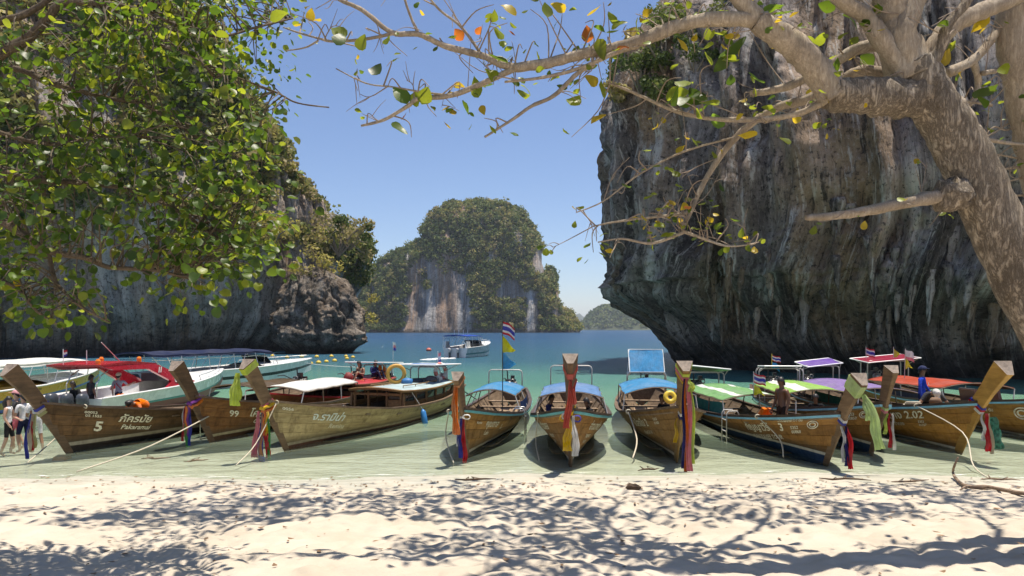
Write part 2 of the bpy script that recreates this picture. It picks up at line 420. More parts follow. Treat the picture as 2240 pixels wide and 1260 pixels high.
def rock_mat(name, cols, streak=(0.9, 0.9, 0.14), warm=0.35, warm_col=(0.26, 0.15, 0.075), base_dark=3.0, scale=1.0, white=0.35, bdist=0.25):
    """karst limestone: grey stone, dark and pale lime streaks running down, rust stains, shade painted into cracks and pits"""
    t = NT(name)
    src = t.n('ShaderNodeNewGeometry').outputs['Position']
    fl = t.attr('flow').outputs['Fac']; xyz = t.sep(src)
    cv = t.n('ShaderNodeCombineXYZ'); t.l(fl, cv.inputs[0]); t.l(t.math('MULTIPLY', xyz[2], streak[2]), cv.inputs[2])
    sv = cv.outputs[0]
    s1 = t.noise(sv, 0.55 * scale, 6, 0.62, 0.2); s2 = t.noise(sv, 1.7 * scale, 6, 0.68, 0.12); s3 = t.noise(sv, 0.23 * scale, 4, 0.55, 0.3)
    n1 = t.noise(src, 0.9 * scale, 8, 0.65); n2 = t.noise(src, 4.0 * scale, 6, 0.7)
    c = t.ramp(s1, [(0.36, cols[0]), (0.46, cols[1]), (0.55, cols[2]), (0.66, cols[3])])
    c = t.mix(t.ramp(s3, [(0.46, 0.0), (0.56, warm)]), c, warm_col)
    c = t.mix(t.ramp(s2, [(0.54, 0.0), (0.63, white)]), c, (0.50, 0.50, 0.48))
    c = t.mix(t.ramp(s2, [(0.36, 0.85), (0.43, 0.0)]), c, tuple(x * 0.55 for x in cols[0]))  # dark cracks: their shade is put into the colour
    c = t.mix(t.ramp(n1, [(0.35, 0.5), (0.55, 0.0)]), c, cols[0])
    # near-black band rising from the waterline to a ragged edge
    wz = t.math('ADD', xyz[2], t.math('MULTIPLY', t.math('SUBTRACT', n1, 0.5), base_dark * 1.2))
    low_dark = t.ramp(t.math('DIVIDE', wz, base_dark * 2, clamp=True), [(0.15, 1.0), (0.5, 0.0)])
    c = t.mix(t.math('MULTIPLY', low_dark, 0.7), c, (0.028, 0.027, 0.026))
    cv4 = t.n('ShaderNodeCombineXYZ'); t.l(fl, cv4.inputs[0]); t.l(t.math('MULTIPLY', xyz[2], streak[2] * 0.38), cv4.inputs[2])
    s4 = t.noise(cv4.outputs[0], 4.6 * scale, 7, 0.75, 0.1)  # fine relief painted in: dark cracks as shade, pale streaks as highlights
    c = t.mix(t.ramp(s4, [(0.55, 0.0), (0.64, white * 0.8)]), c, tuple(min(.62, x * 1.45) for x in cols[3]))
    c = t.mix(t.ramp(s4, [(0.36, 0.9), (0.43, 0.0)]), c, tuple(x * 0.4 for x in cols[0]))
    c = t.mix(t.ramp(n2, [(0.37, 0.8), (0.46, 0.0)]), c, tuple(x * 0.45 for x in cols[0]))  # pits and specks: painted shade and highlights of the rough stone
    c = t.mix(t.ramp(n2, [(0.56, 0.0), (0.68, 0.4)]), c, cols[3])
    c = t.mix(t.math('MULTIPLY', low_dark, 0.6), c, (0.035, 0.033, 0.030))
    hh = t.math('ADD', t.math('MULTIPLY', s4, 0.45), t.math('MULTIPLY', s2, 0.9)); hh = t.math('ADD', hh, t.math('ADD', t.math('MULTIPLY', n1, 0.9), t.math('MULTIPLY', n2, 0.42)))
    nm = t.bump(hh, 1.0, bdist)
    return t.done(t.pbr(c, 0.85, nm, 0, 0.25))

# ---- right-hand cliff: overhanging wall with stalactite curtains
def make_right_cliff():
    plan = [(45, 110), (24, 74), (16.5, 60), (13.0, 53.5), (15.5, 48), (20, 43.5), (28, 39), (38, 36), (50, 33), (66, 31)]
    nu, nv = 640, 300
    P, L = resample(plan, nu)
    tan = np.gradient(P, axis=0); tan /= np.linalg.norm(tan, axis=1)[:, None]
    nrm = np.stack([tan[:, 1], -tan[:, 0]], -1)      # points to the sea / camera
    if nrm[nu * 2 // 3] @ np.array([-0.5, -1.0]) < 0: nrm *= -1
    z = np.concatenate([np.linspace(-1.5, 9, 150), np.linspace(9.1, 48, nv - 150)])
    off = np.interp(z, [-2, 0, 1.0, 2, 2.8, 3.9, 4.7, 5.4, 8, 12, 20, 23, 26, 32, 48], [-1.0, 0, .6, 1.5, 2.1, 3.0, 4.1, 4.6, 4.4, 4.3, 4.0, 2.8, 0.8, -3, -10])
    U, Z = np.meshgrid(L, z, indexing='ij')
    flow = U + 2.2 * np.exp(-((Z - 3.0) / 4.5) ** 2) + 0.10 * Z + 0.45 * noise3(U * 0.12, Z * 0.16, 4.4)
    amp = np.interp(Z, [0, 2, 6, 48], [0.5, 1.0, 1.4, 1.5])
    under = 0.6 + 0.4 * noise3(U * 0.11, 0, 5.0)
    prof = off[None, :] * np.where(Z < 6, 0.9 + 0.32 * noise3(U * 0.13, Z * 0.1, 1.1), 1.0)
    curt = ridge(flow * 0.20, Z * 0.03, 2.0, 3) * 0.75 + ridge(flow * 0.62, Z * 0.06, 5.0, 3) * 0.42 + ridge(flow * 1.7, Z * 0.16, 8.0, 2) * 0.14
    drip = np.clip(noise3(flow * 0.9, Z * 0.12, 3.1), 0, 1) * np.exp(-((Z - 5.6) / 2.2) ** 2) * 1.1
    big = 2.0 * noise3(U * 0.055, Z * 0.06, 7.7) + 1.0 * noise3(U * 0.14, Z * 0.12, 2.2)
    rough = 0.30 * fbm(U * 0.55, Z * 0.6, 3.3, 5, 2.0, 0.55)
    # hollows and small caves half-way up, knobs hanging over the notch
    cav = np.clip(noise3(U * 0.28, Z * 0.20, 21.0) - 0.18, 0, 1) * 3.4 * np.exp(-((Z - 6.5) / 4.5) ** 2)
    rough = rough - cav
    corner = np.exp(-((U - L[np.argmin(np.abs(P[:, 0] - 13.0) + np.abs(P[:, 1] - 53.5))]) / 5.0) ** 2)
    # curtains: folds that hang down to a ragged lower edge, cracks between them
    def hang(f, base, amp_, sharp, seed):
        zend = base + amp_ * noise3(flow * f, 0.3, seed) + 0.6 * noise3(flow * f * 4, 0.7, seed + 2)
        col = np.clip(noise3(flow * f * 1.6, 1.1, seed + 5) * 1.6 + .45, 0, 1)
        return col / (1 + np.exp(-np.clip((Z - zend) * sharp, -30, 30)))
    curt = curt + 0.85 * hang(0.45, 4.2, 4.0, 3.0, 31.0) + 0.5 * hang(1.0, 6.5, 5.0, 4.0, 41.0) + 0.45 * hang(0.3, 12.0, 7.0, 2.0, 51.0) - 0.5
    crack = np.exp(-(noise3(flow * 0.5, Z * 0.05, 61.0) / 0.08) ** 2) * 1.5 + np.exp(-(noise3(flow * 1.3, Z * 0.10, 71.0) / 0.10) ** 2) * 0.35
    curt = curt - crack * np.clip(0.35 + noise3(U * 0.2, Z * 0.2, 81.0), 0, 1)
    disp = prof + amp * (curt + drip) + (1 - 0.9 * corner) * big * np.clip(Z / 5, .3, 1) + rough
    X = P[:, 0][:, None] + nrm[:, 0][:, None] * disp; Y = P[:, 1][:, None] + nrm[:, 1][:, None] * disp
    V = np.stack([X, Y, Z + 0.25 * fbm(U * .5, Z * .5, 9., 3)], -1)
    # roof sheet closing the top behind
    me = np_mesh('cliff', V.reshape(-1, 3), grid_faces(nu, nv), True)
    set_attr(me, 'flow', flow)
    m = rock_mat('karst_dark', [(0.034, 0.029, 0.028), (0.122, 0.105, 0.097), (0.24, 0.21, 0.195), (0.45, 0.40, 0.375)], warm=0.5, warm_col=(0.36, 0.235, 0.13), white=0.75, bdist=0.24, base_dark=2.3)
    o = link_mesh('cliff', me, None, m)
    tag(o, 'dark overhanging limestone cliff with stalactite curtains behind the boats', kind='structure')
    return V, flow
RC_V, _ = make_right_cliff()

# ---- left-hand cliff
def make_left_cliff():
    plan = [(-110, 30), (-78, 44), (-60, 56), (-50, 65), (-42, 71), (-35, 76), (-32, 80), (-29.5, 86), (-27, 94), (-27, 106), (-38, 130)]
    nu, nv = 420, 230
    P, L = resample(plan, nu)
    tan = np.gradient(P, axis=0); tan /= np.linalg.norm(tan, axis=1)[:, None]
    nrm = np.stack([tan[:, 1], -tan[:, 0]], -1)
    if nrm[nu // 2] @ np.array([0.3, -1.0]) < 0: nrm *= -1
    pxs = 1120 + P[:, 0] / P[:, 1] * FPX
    topz = np.interp(pxs, [-600, 0, 300, 400, 480, 545, 600, 650, 700, 750], [78, 68, 54, 46, 38, 32, 27, 23, 19, 15])
    s = np.linspace(0, 1, nv)
    U, S = np.meshgrid(L, s, indexing='ij')
    # S 0..0.72 face, then folding back over the top
    Zf = np.clip(S / 0.74, 0, 1) ** 1.08 * topz[:, None] - 1.5 * (1 - np.clip(S * 12, 0, 1))
    back = np.clip((S - 0.60) / 0.40, 0, 1)
    Z = Zf + 5.0 * back * (1 - 0.3 * back)
    frac = Zf / topz[:, None]
    off = np.interp(Zf, [-2, 0, 1.5, 3.5, 6, 10, 16, 60], [-1.5, -1.0, -0.2, 1.0, 1.6, 2.0, 2.4, 1.0]) - 14 * back ** 1.6 - 6.0 * np.clip(frac - 0.35, 0, 1) * (topz[:, None] / 40)
    # bulging lip at the seaward end
    lip = np.clip((pxs[:, None] - 640) / 90, 0, 1) * np.exp(-((Zf - 15) / 6.0) ** 2) * 3.2
    flow = U + 0.08 * Z + 1.0 * noise3(U * 0.1, Z * 0.1, 1.4)
    curt = ridge(flow * 0.13, Z * 0.03, 12.0, 3) * 0.9 + ridge(flow * 0.45, Z * 0.07, 15.0, 3) * 0.5
    big = 2.4 * noise3(U * 0.06, Z * 0.05, 17.7) + 1.2 * noise3(U * 0.15, Z * 0.13, 12.2)
    zend = 5 + 4 * noise3(flow * .35, .3, 31.) + .7 * noise3(flow * 1.4, .7, 33.)
    curt = curt + 0.9 * np.clip(noise3(flow * .5, 1.1, 35.) * 1.6 + .45, 0, 1) / (1 + np.exp(-np.clip((Z - zend) * 2.5, -30, 30))) - .3
    curt = curt - 0.9 * np.exp(-(noise3(flow * 0.38, Z * 0.05, 61.0) / 0.07) ** 2) * np.clip(.4 + noise3(U * .2, Z * .2, 81.), 0, 1)
    disp = off + lip + 0.9 * curt * np.clip(Zf / 4, .3, 1) + big * np.clip(Zf / 6, .2, 1) + 0.3 * fbm(U * .6, Z * .6, 13.3, 4)
    X = P[:, 0][:, None] + nrm[:, 0][:, None] * disp; Y = P[:, 1][:, None] + nrm[:, 1][:, None] * disp
    V = np.stack([X, Y, Z + 0.8 * fbm(U * .2, S * 8, 19., 3) * np.clip(Zf / 8, 0, 1)], -1)
    me = np_mesh('cliff', V.reshape(-1, 3), grid_faces(nu, nv), True)
    set_attr(me, 'flow', flow)
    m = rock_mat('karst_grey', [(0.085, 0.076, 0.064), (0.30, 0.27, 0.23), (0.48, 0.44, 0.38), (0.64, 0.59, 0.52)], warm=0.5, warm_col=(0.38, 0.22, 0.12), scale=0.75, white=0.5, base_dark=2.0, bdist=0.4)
    o = link_mesh('cliff', me, None, m)
    tag(o, 'grey streaked limestone cliff with scrub on its upper half, behind the leafy tree', kind='structure')
    return V, mesh_normals(V, nu, nv), pxs, topz
LC = make_left_cliff()

# ---- squat rock at the foot of the left cliff
def make_stack():
    c = np.array([(697 - 1120) / FPX * 80, 81.0]); nu, nv = 150, 170
    z = np.concatenate([np.linspace(-1.2, 9.0, 120), np.full(30, 9.0)])
    th = np.linspace(0, 2 * np.pi, nv, endpoint=False)
    rz = np.interp(z[:120], [-1.2, 0, .6, 1.3, 2.2, 4, 6, 7.6, 8.6, 9.0], [3.2, 3.3, 3.9, 4.7, 5.0, 4.75, 4.2, 3.6, 2.8, 2.2])
    rr = np.concatenate([rz, np.linspace(2.15, 0.0, 30)])
    Z = np.repeat(z[:, None], nv, 1); TH = np.repeat(th[None, :], nu, 0)
    cx = np.cos(TH); sy = np.sin(TH)
    n = -0.55 * np.exp(-(noise3(cx * 3.0 + 3, sy * 3.0, Z * 0.22) / 0.09) ** 2) - 0.4 * np.exp(-(noise3(cx * 5.0, sy * 5.0 + 7, Z * 0.6) / 0.10) ** 2) + 0.75 * fbm(cx * 2.2, sy * 2.2, Z * 0.35, 4) + 0.35 * ridge(cx * 4, sy * 4, Z * 0.25 + 3, 3) + 0.10 * fbm(cx * 12, sy * 12, Z * 2.0, 3)
    R = rr[:, None] * (1 + 0.14 * n) + np.where(rr[:, None] > 2.2, 0.25 * n, 0)
    # shelf at the seaward foot (right) as in the picture
    R = R + np.exp(-((TH - 5.9) / 0.5) ** 2) * np.exp(-((Z - 1.7) / 0.9) ** 2) * 0.9
    V = np.stack([c[0] + R * cx * 1.02 - 0.06 * Z, c[1] + R * sy * 0.9, Z + np.where(np.arange(nu)[:, None] >= 120, 0.9 * (1 - (R / 2.3) ** 2) + 0.3 * n, 0.25 * n)], -1)
    me = np_mesh('rock', V.reshape(-1, 3), grid_faces(nu, nv, True), True)
    set_attr(me, 'flow', TH * 4.5)
    m = rock_mat('karst_brown', [(0.04, 0.034, 0.030), (0.13, 0.108, 0.088), (0.24, 0.205, 0.17), (0.40, 0.345, 0.29)], streak=(1, 1, 0.7), warm=0.35, warm_col=(0.28, 0.19, 0.12), base_dark=1.0, white=0.25, scale=1.3, bdist=0.4)
    o = link_mesh('rock', me, None, m)
    tag(o, 'squat undercut brown rock standing in the sea at the foot of the grey cliff', 'rock')
    return c
STACK_C = make_stack()

# ---- far islands: outline extruded in depth, steep on both sides
def make_island(name, label, d, prof, depth, mat, nu=220, nv=120, noise_amp=1.0, p=3.0, step=1.0):
    prof = np.array(prof, float)
    px = np.linspace(prof[0, 0], prof[-1, 0], nu)
    py = np.interp(px, prof[:, 0], prof[:, 1])
    x = (px - 1120) / FPX * d; top = np.maximum(CAM_H - (py - HOR) / FPX * d, 0.2)
    t = np.linspace(-1, 1, nv)
    X, T = np.meshgrid(x, t, indexing='ij'); TOP = top[:, None] * np.ones_like(T)
    edge = np.sin(np.pi * np.linspace(0, 1, nu)) ** 0.35
    Z = TOP * (1 - np.abs(T) ** p) - 0.6
    Y = d + depth * (T + 1) * (0.25 + 0.75 * edge[:, None]) + depth * (1 - edge[:, None]) * 0.75
    k = d / 480.0
    Y = Y + noise_amp * k * (5.5 * fbm(X / (24 * k), Z / (40 * k), T * 2, 3) + 2.2 * ridge(X / (9 * k), Z / (40 * k), T, 3)) * np.clip(Z / (6 * k), 0.15, 1)
    X = X + noise_amp * k * 1.6 * fbm(X / (12 * k), Z / (10 * k), T * 3 + 5, 3)
    Z = Z + noise_amp * k * 1.8 * fbm(X / (14 * k), T * 4, 2.0, 3) * np.clip(Z / (20 * k), 0, 1)
    V = np.stack([X, Y, Z], -1)
    me = np_mesh('island', V.reshape(-1, 3), grid_faces(nu, nv), True)
    set_attr(me, 'flow', X / k * 0.5)
    o = link_mesh(name, me, None, mat); tag(o, label, kind='structure')
    return V
ISL_M = rock_mat('karst_far', [(0.07, 0.065, 0.06), (0.25, 0.24, 0.225), (0.44, 0.42, 0.395), (0.60, 0.58, 0.55)], streak=(1, 1, 0.035), warm=0.7, warm_col=(0.46, 0.25, 0.12), base_dark=3.0, scale=0.45, white=0.6, bdist=2.0)
ISL_P = [(735, 722), (745, 640), (775, 592), (800, 566), (830, 537), (882, 522), (903, 500), (922, 462), (934, 436), (965, 418), (1040, 412), (1105, 418), (1140, 436), (1160, 462), (1176, 490), (1189, 528), (1195, 580), (1199, 604), (1206, 582), (1217, 573), (1224, 592), (1234, 648), (1262, 688), (1276, 708), (1283, 724)]
ISL_V = make_island('island', 'steep wooded limestone island with a pale cliff face across the bay', 480, ISL_P, 60, ISL_M)
fm = NT('far_scrub'); _p = fm.coord('World'); _n = fm.noise(_p, 0.09, 6, 0.65)
FAR_M = fm.done(fm.pbr(fm.ramp(_n, [(0.3, (0.025, 0.04, 0.015)), (0.55, (0.06, 0.075, 0.03)), (0.75, (0.16, 0.14, 0.10))]), 0.9, fm.bump(_n, 1.0, 5.0)))
ISL2_V = make_island('island', 'low wooded island far off to the right of the gap', 1350, [(1272, 719), (1290, 706), (1312, 684), (1332, 670), (1350, 664), (1372, 674), (1400, 690), (1450, 704), (1520, 718)], 140, FAR_M, 160, 70)
make_island('hill', 'faint blue hill on the horizon between two islands', 3900, [(1246, 718), (1258, 700), (1268, 687), (1277, 683), (1287, 692), (1300, 690), (1318, 704), (1340, 718)], 300, FAR_M, 80, 30, 0.6)

# ---- vegetation masses: thousands of small leaf-clump faces
def leaf_mat(name, cols, transl=0.4, rough=0.6):
    t = NT(name); a = t.attr('tint').outputs['Fac']
    c = t.ramp(a, cols)
    d = t.pbr(c, rough, None, 0, 0.3)
    b = t.n('ShaderNodeBsdfTranslucent'); t.l(t.mix(0.5, c, (0.20, 0.24, 0.03), 'ADD') if False else c, b.inputs[0])
    m = t.n('ShaderNodeMixShader'); m.inputs[0].default_value = transl; t.l(d, m.inputs[1]); t.l(b.outputs[0], m.inputs[2])
    return t.done(m.outputs[0])
def clumps(C, R, nleaf, size, tint, rng, squash=0.75, tint_spread=0.08):
    """leaf quads on the shell of every crown; returns V, F, tint per vertex"""
    n = len(C); N = n * nleaf
    u = rng.normal(size=(N, 3)); u /= np.linalg.norm(u, axis=1)[:, None]
    ci = np.repeat(np.arange(n), nleaf)
    rad = R[ci] * (0.55 + 0.5 * rng.random(N)) * (1 + 0.28 * noise3(u[:, 0] * 2 + ci * 3.1, u[:, 1] * 2, u[:, 2] * 2))
    P = C[ci] + u * rad[:, None] * np.array([1, 1, squash])
    nn = u + 0.7 * rng.normal(size=(N, 3)); nn /= np.linalg.norm(nn, axis=1)[:, None]
    a = np.cross(nn, rng.normal(size=(N, 3))); a /= np.linalg.norm(a, axis=1)[:, None]; b = np.cross(nn, a)
    s = size * (0.6 + 0.8 * rng.random(N))
    a *= s[:, None]; b *= (s * (0.55 + 0.3 * rng.random(N)))[:, None]
    V = np.stack([P - a, P - b * .9 + nn * s[:, None] * .12, P + a, P + b], 1).reshape(-1, 3)
    F = np.arange(N * 4).reshape(-1, 4)
    T = np.repeat(tint[ci] + tint_spread * rng.normal(size=N), 4)
    return V, F, np.clip(T, 0.01, 0.99)
def veg_mesh(name, mat, C, R, nleaf, size, tint, label, rng, squash=0.75, kind='stuff', cat=None, parent=None):
    V, F, T = clumps(np.asarray(C, float), np.asarray(R, float), nleaf, size, np.asarray(tint, float), rng, squash)
    me = np_mesh(name, V, F); set_attr(me, 'tint', T)
    o = link_mesh(name, me, parent, mat)
    tag(o, label, cat, kind=kind); return o
SCRUB = leaf_mat('scrub_leaves', [(0.0, (0.035, 0.06, 0.018)), (0.25, (0.08, 0.12, 0.03)), (0.5, (0.16, 0.20, 0.05)), (0.72, (0.28, 0.26, 0.08)), (0.88, (0.36, 0.28, 0.15)), (1.0, (0.44, 0.39, 0.08))])

def island_forest():
    rng = np.random.default_rng(5)
    V = ISL_V; nu, nv = V.shape[:2]
    G = V[: , : int(nv * 0.62)]
    du = np.linalg.norm(np.gradient(G, axis=0), axis=-1); dv = np.linalg.norm(np.gradient(G, axis=1), axis=-1)
    wgt = (du * dv).ravel(); wgt /= wgt.sum()
    idx = rng.choice(len(wgt), 7000, p=wgt); P = G.reshape(-1, 3)[idx] + rng.normal(size=(7000, 3)) * 1.2
    px = 1120 + P[:, 0] / P[:, 1] * FPX; py = HOR - (P[:, 2] - CAM_H) / P[:, 1] * FPX
    nz = noise3(P[:, 0] * 0.045, P[:, 2] * 0.05, 3.0); nz2 = noise3(P[:, 0] * 0.12, P[:, 2] * 0.05, 8.0)
    # bare cliff faces
    bare = (px > 888) & (px < 1030) & (py > 548 + (px - 888) * 0.42 + 22 * nz2) & (nz2 < 0.28 + 0.2 * (px > 985))
    bare |= (px > 1150) & (px < 1178) & (py > 640) & (nz2 < 0.35)
    bare |= (px > 1165) & (px < 1196) & (py < 600) & (py > 540) & (nz < 0.15)
    bare |= (px > 1085) & (px < 1150) & (py > 612) & (py < 655) & (nz < 0.1)
    bare |= (px > 1216) & (py < 690) & (py > 590) & (nz < 0.2)
    bare |= (nz2 > 0.42)
    bare |= P[:, 2] < 1.6 + 1.5 * np.abs(nz)
    K = ~bare; P = P[K]; nz = nz[K]; px = px[K]
    R = 1.5 + 3.0 * rng.random(len(P)) ** 2.0
    tint = 0.44 + 0.34 * nz + 0.20 * rng.normal(size=len(P)) + np.where(px > 1030, 0.10, -0.03)
    veg_mesh('forest', SCRUB, P + np.array([0, -0.8, 0.8]), R, 44, 0.72, tint, 'olive green forest covering the steep island across the bay', rng)
    # second island
    V2 = ISL2_V[:, :45].reshape(-1, 3); i2 = rng.choice(len(V2), 1500)
    Q = V2[i2]; Q = Q[Q[:, 2] > 4]
    veg_mesh('forest', SCRUB, Q, 4 + 4 * rng.random(len(Q)), 14, 2.8, 0.3 + 0.15 * rng.normal(size=len(Q)), 'dark scrub on the low far island', rng)
island_forest()

def left_scrub():
    rng = np.random.default_rng(9)
    V, N, pxs, topz = LC; nu, nv = V.shape[:2]
    du = np.linalg.norm(np.gradient(V, axis=0), axis=-1); dv = np.linalg.norm(np.gradient(V, axis=1), axis=-1)
    wgt = (du * dv).ravel()
    vis = (1120 + V[..., 0] / V[..., 1] * FPX).ravel(); wgt = wgt * ((vis > -150) & (vis < 840)); wgt /= wgt.sum()
    idx = rng.choice(len(wgt), 5200, p=wgt); P = V.reshape(-1, 3)[idx]; nn = N.reshape(-1, 3)[idx]
    px = vis[idx]
    nz = noise3(P[:, 0] * 0.13, P[:, 2] * 0.13, 1.0) + 0.4 * noise3(P[:, 0] * 0.4, P[:, 2] * 0.4, 2.0)
    thr = np.interp(px, [0, 300, 500, 620, 700, 760], [17, 15, 12, 11.5, 14, 11])
    keep = P[:, 2] > thr + 7 * nz
    keep &= ~((nz > 0.36) & (P[:, 2] < 34))
    P = P[keep] + np.where(nn[keep][:, 1:2] > 0, -nn[keep], nn[keep]) * 0.35; px = px[keep]; nz = nz[keep]
    R = 0.55 + 1.15 * rng.random(len(P)) ** 1.6
    tint = 0.62 + 0.5 * nz + 0.20 * rng.normal(size=len(P))
    veg_mesh('scrub', SCRUB, P, R, 46, 0.27, tint, 'dry green and ochre scrub clinging to the grey cliff', rng)
    # scrub at the top of the right cliff's edge
    G = RC_V[:330, 150:]; Q = G.reshape(-1, 3); pq = 1120 + Q[:, 0] / Q[:, 1] * FPX; yq = HOR - (Q[:, 2] - CAM_H) / Q[:, 1] * FPX
    sel = np.where((pq > 1310) & (pq < 1560) & (yq < 235) & (yq > -60))[0]
    j = rng.choice(sel, 900); q = Q[j]
    k = (yq[j] < 205 - 60 * rng.random(len(j))) & (pq[j] < 1530 - 40 * rng.random(len(j))) & (noise3(q[:, 0] * .3, q[:, 2] * .3, 4.) > -0.22)
    q = q[k] + np.array([-0.2, -0.35, 0.1])
    veg_mesh('scrub', SCRUB, q, 0.35 + 0.5 * rng.random(len(q)), 46, 0.15, 0.45 + 0.18 * rng.normal(size=len(q)), 'green scrub on the shoulder of the dark overhanging cliff', rng)
    # single bushes one can pick out
    def bush(label, px, py, d, r, tint, n=7, size=0.16, spread=1.0, leaf=110):
        c = np.array(W(px, py, d)); root = empty('bush', c)
        cc = rng.normal(size=(n, 3)) * np.array([r * .75, r * .5, r * .42]) * spread
        rr = r * (0.35 + 0.3 * rng.random(n))
        veg_mesh('crown', SCRUB, cc, rr, leaf, size, np.full(n, tint) + 0.06 * rng.normal(size=n), None, rng, kind=None, parent=root)
        m = MB()
        for q in cc: m.tube([(0, r * .2, -r * 1.1), (q[0] * .5, q[1] * .5, q[2] * .3 - r * .3), tuple(q)], [r * .05, r * .035, r * .012], 5)
        m.build('stem', plain('twig_grey', (0.22, 0.18, 0.14), 0.8), root)
        tag(root, label, 'bush', 'bushes on the cliff and rock')
    bush('bright yellow-green bush on top of the squat rock', 706, 592, 80.5, 2.3, 0.97, 9, 0.17)
    bush('ochre bush bulging from the overhang of the grey cliff', 738, 500, 84.5, 3.0, 0.80, 10, 0.2)
    bush('dark green bush hanging over the sea at the cliff corner', 762, 512, 85.5, 1.8, 0.32, 7, 0.18)
    bush('small lime-green bush beside the foot of the squat rock', 786, 680, 84.5, 1.7, 0.95, 7, 0.15)
    bush('mustard yellow bush on the cliff above the speedboats', 585, 500, 77.5, 2.6, 0.99, 9, 0.18)
    Qf = RC_V.reshape(-1, 3); pf = 1120 + Qf[:, 0] / Qf[:, 1] * FPX; yf = HOR - (Qf[:, 2] - CAM_H) / Qf[:, 1] * FPX
    for lab, px, py, r, ti in (('dark green bush on the dark cliff shoulder nearest the sky', 1402, 150, 1.5, .30), ('olive bush high on the dark cliff shoulder', 1455, 95, 1.7, .45), ('green bush at the top of the frame on the dark cliff', 1490, 40, 1.6, .40), ('small yellow-green bush on the left edge of the dark cliff', 1352, 196, .8, .85), ('olive bush below the others on the dark cliff shoulder', 1432, 186, 1.2, .50), ('dark bush deepest in the shoulder of the dark cliff', 1520, 118, 1.3, .28)):
        near = np.where((np.abs(pf - px) < 16) & (np.abs(yf - py) < 16))[0]
        dd_ = Qf[near, 1].min() - .3 if len(near) else 52.0
        bush(lab, px, py, dd_, r, ti, 8, 0.13, 1.0, 130)
left_scrub()

def stalactites():
    rng = np.random.default_rng(31); G = RC_V
    cl = [o for o in bpy.data.objects if o.name == 'cliff'][0]; m0 = cl.data.materials[0]
    Q = G.reshape(-1, 3); px = 1120 + Q[:, 0] / Q[:, 1] * FPX
    sel = np.where((px > 1540) & (px < 2230) & (Q[:, 2] > 3.0) & (Q[:, 2] < 9.5) & (Q[:, 1] < 56))[0]
    for i in rng.choice(sel, 54, replace=False):
        c = Q[i]; ln = 0.7 + 2.0 * rng.random() ** 1.5; r = 0.14 + 0.20 * rng.random(); rings = []; n = 9; rows = 8; lean = rng.normal() * .12
        for k in range(rows + 1):
            t = k / rows; rr = r * (1 - t) ** .7 * (1 + .25 * math.sin(k * 1.7 + c[0])) + .02
            rings.append([(c[0] + lean * t * ln + rr * math.cos(a) * (1 + .2 * math.sin(a * 3 + k)), c[1] - .05 + rr * math.sin(a) * .8 + .25 * t, c[2] + .5 - (ln + .5) * t) for a in [2 * math.pi * q / n for q in range(n)]])
        m = MB(); m.loft(rings, 0, True); o = m.build('stalactite', m0, cl, True)
        set_attr(o.data, 'flow', np.array([v[0] * 1.0 for v in m.v]))
stalactites()

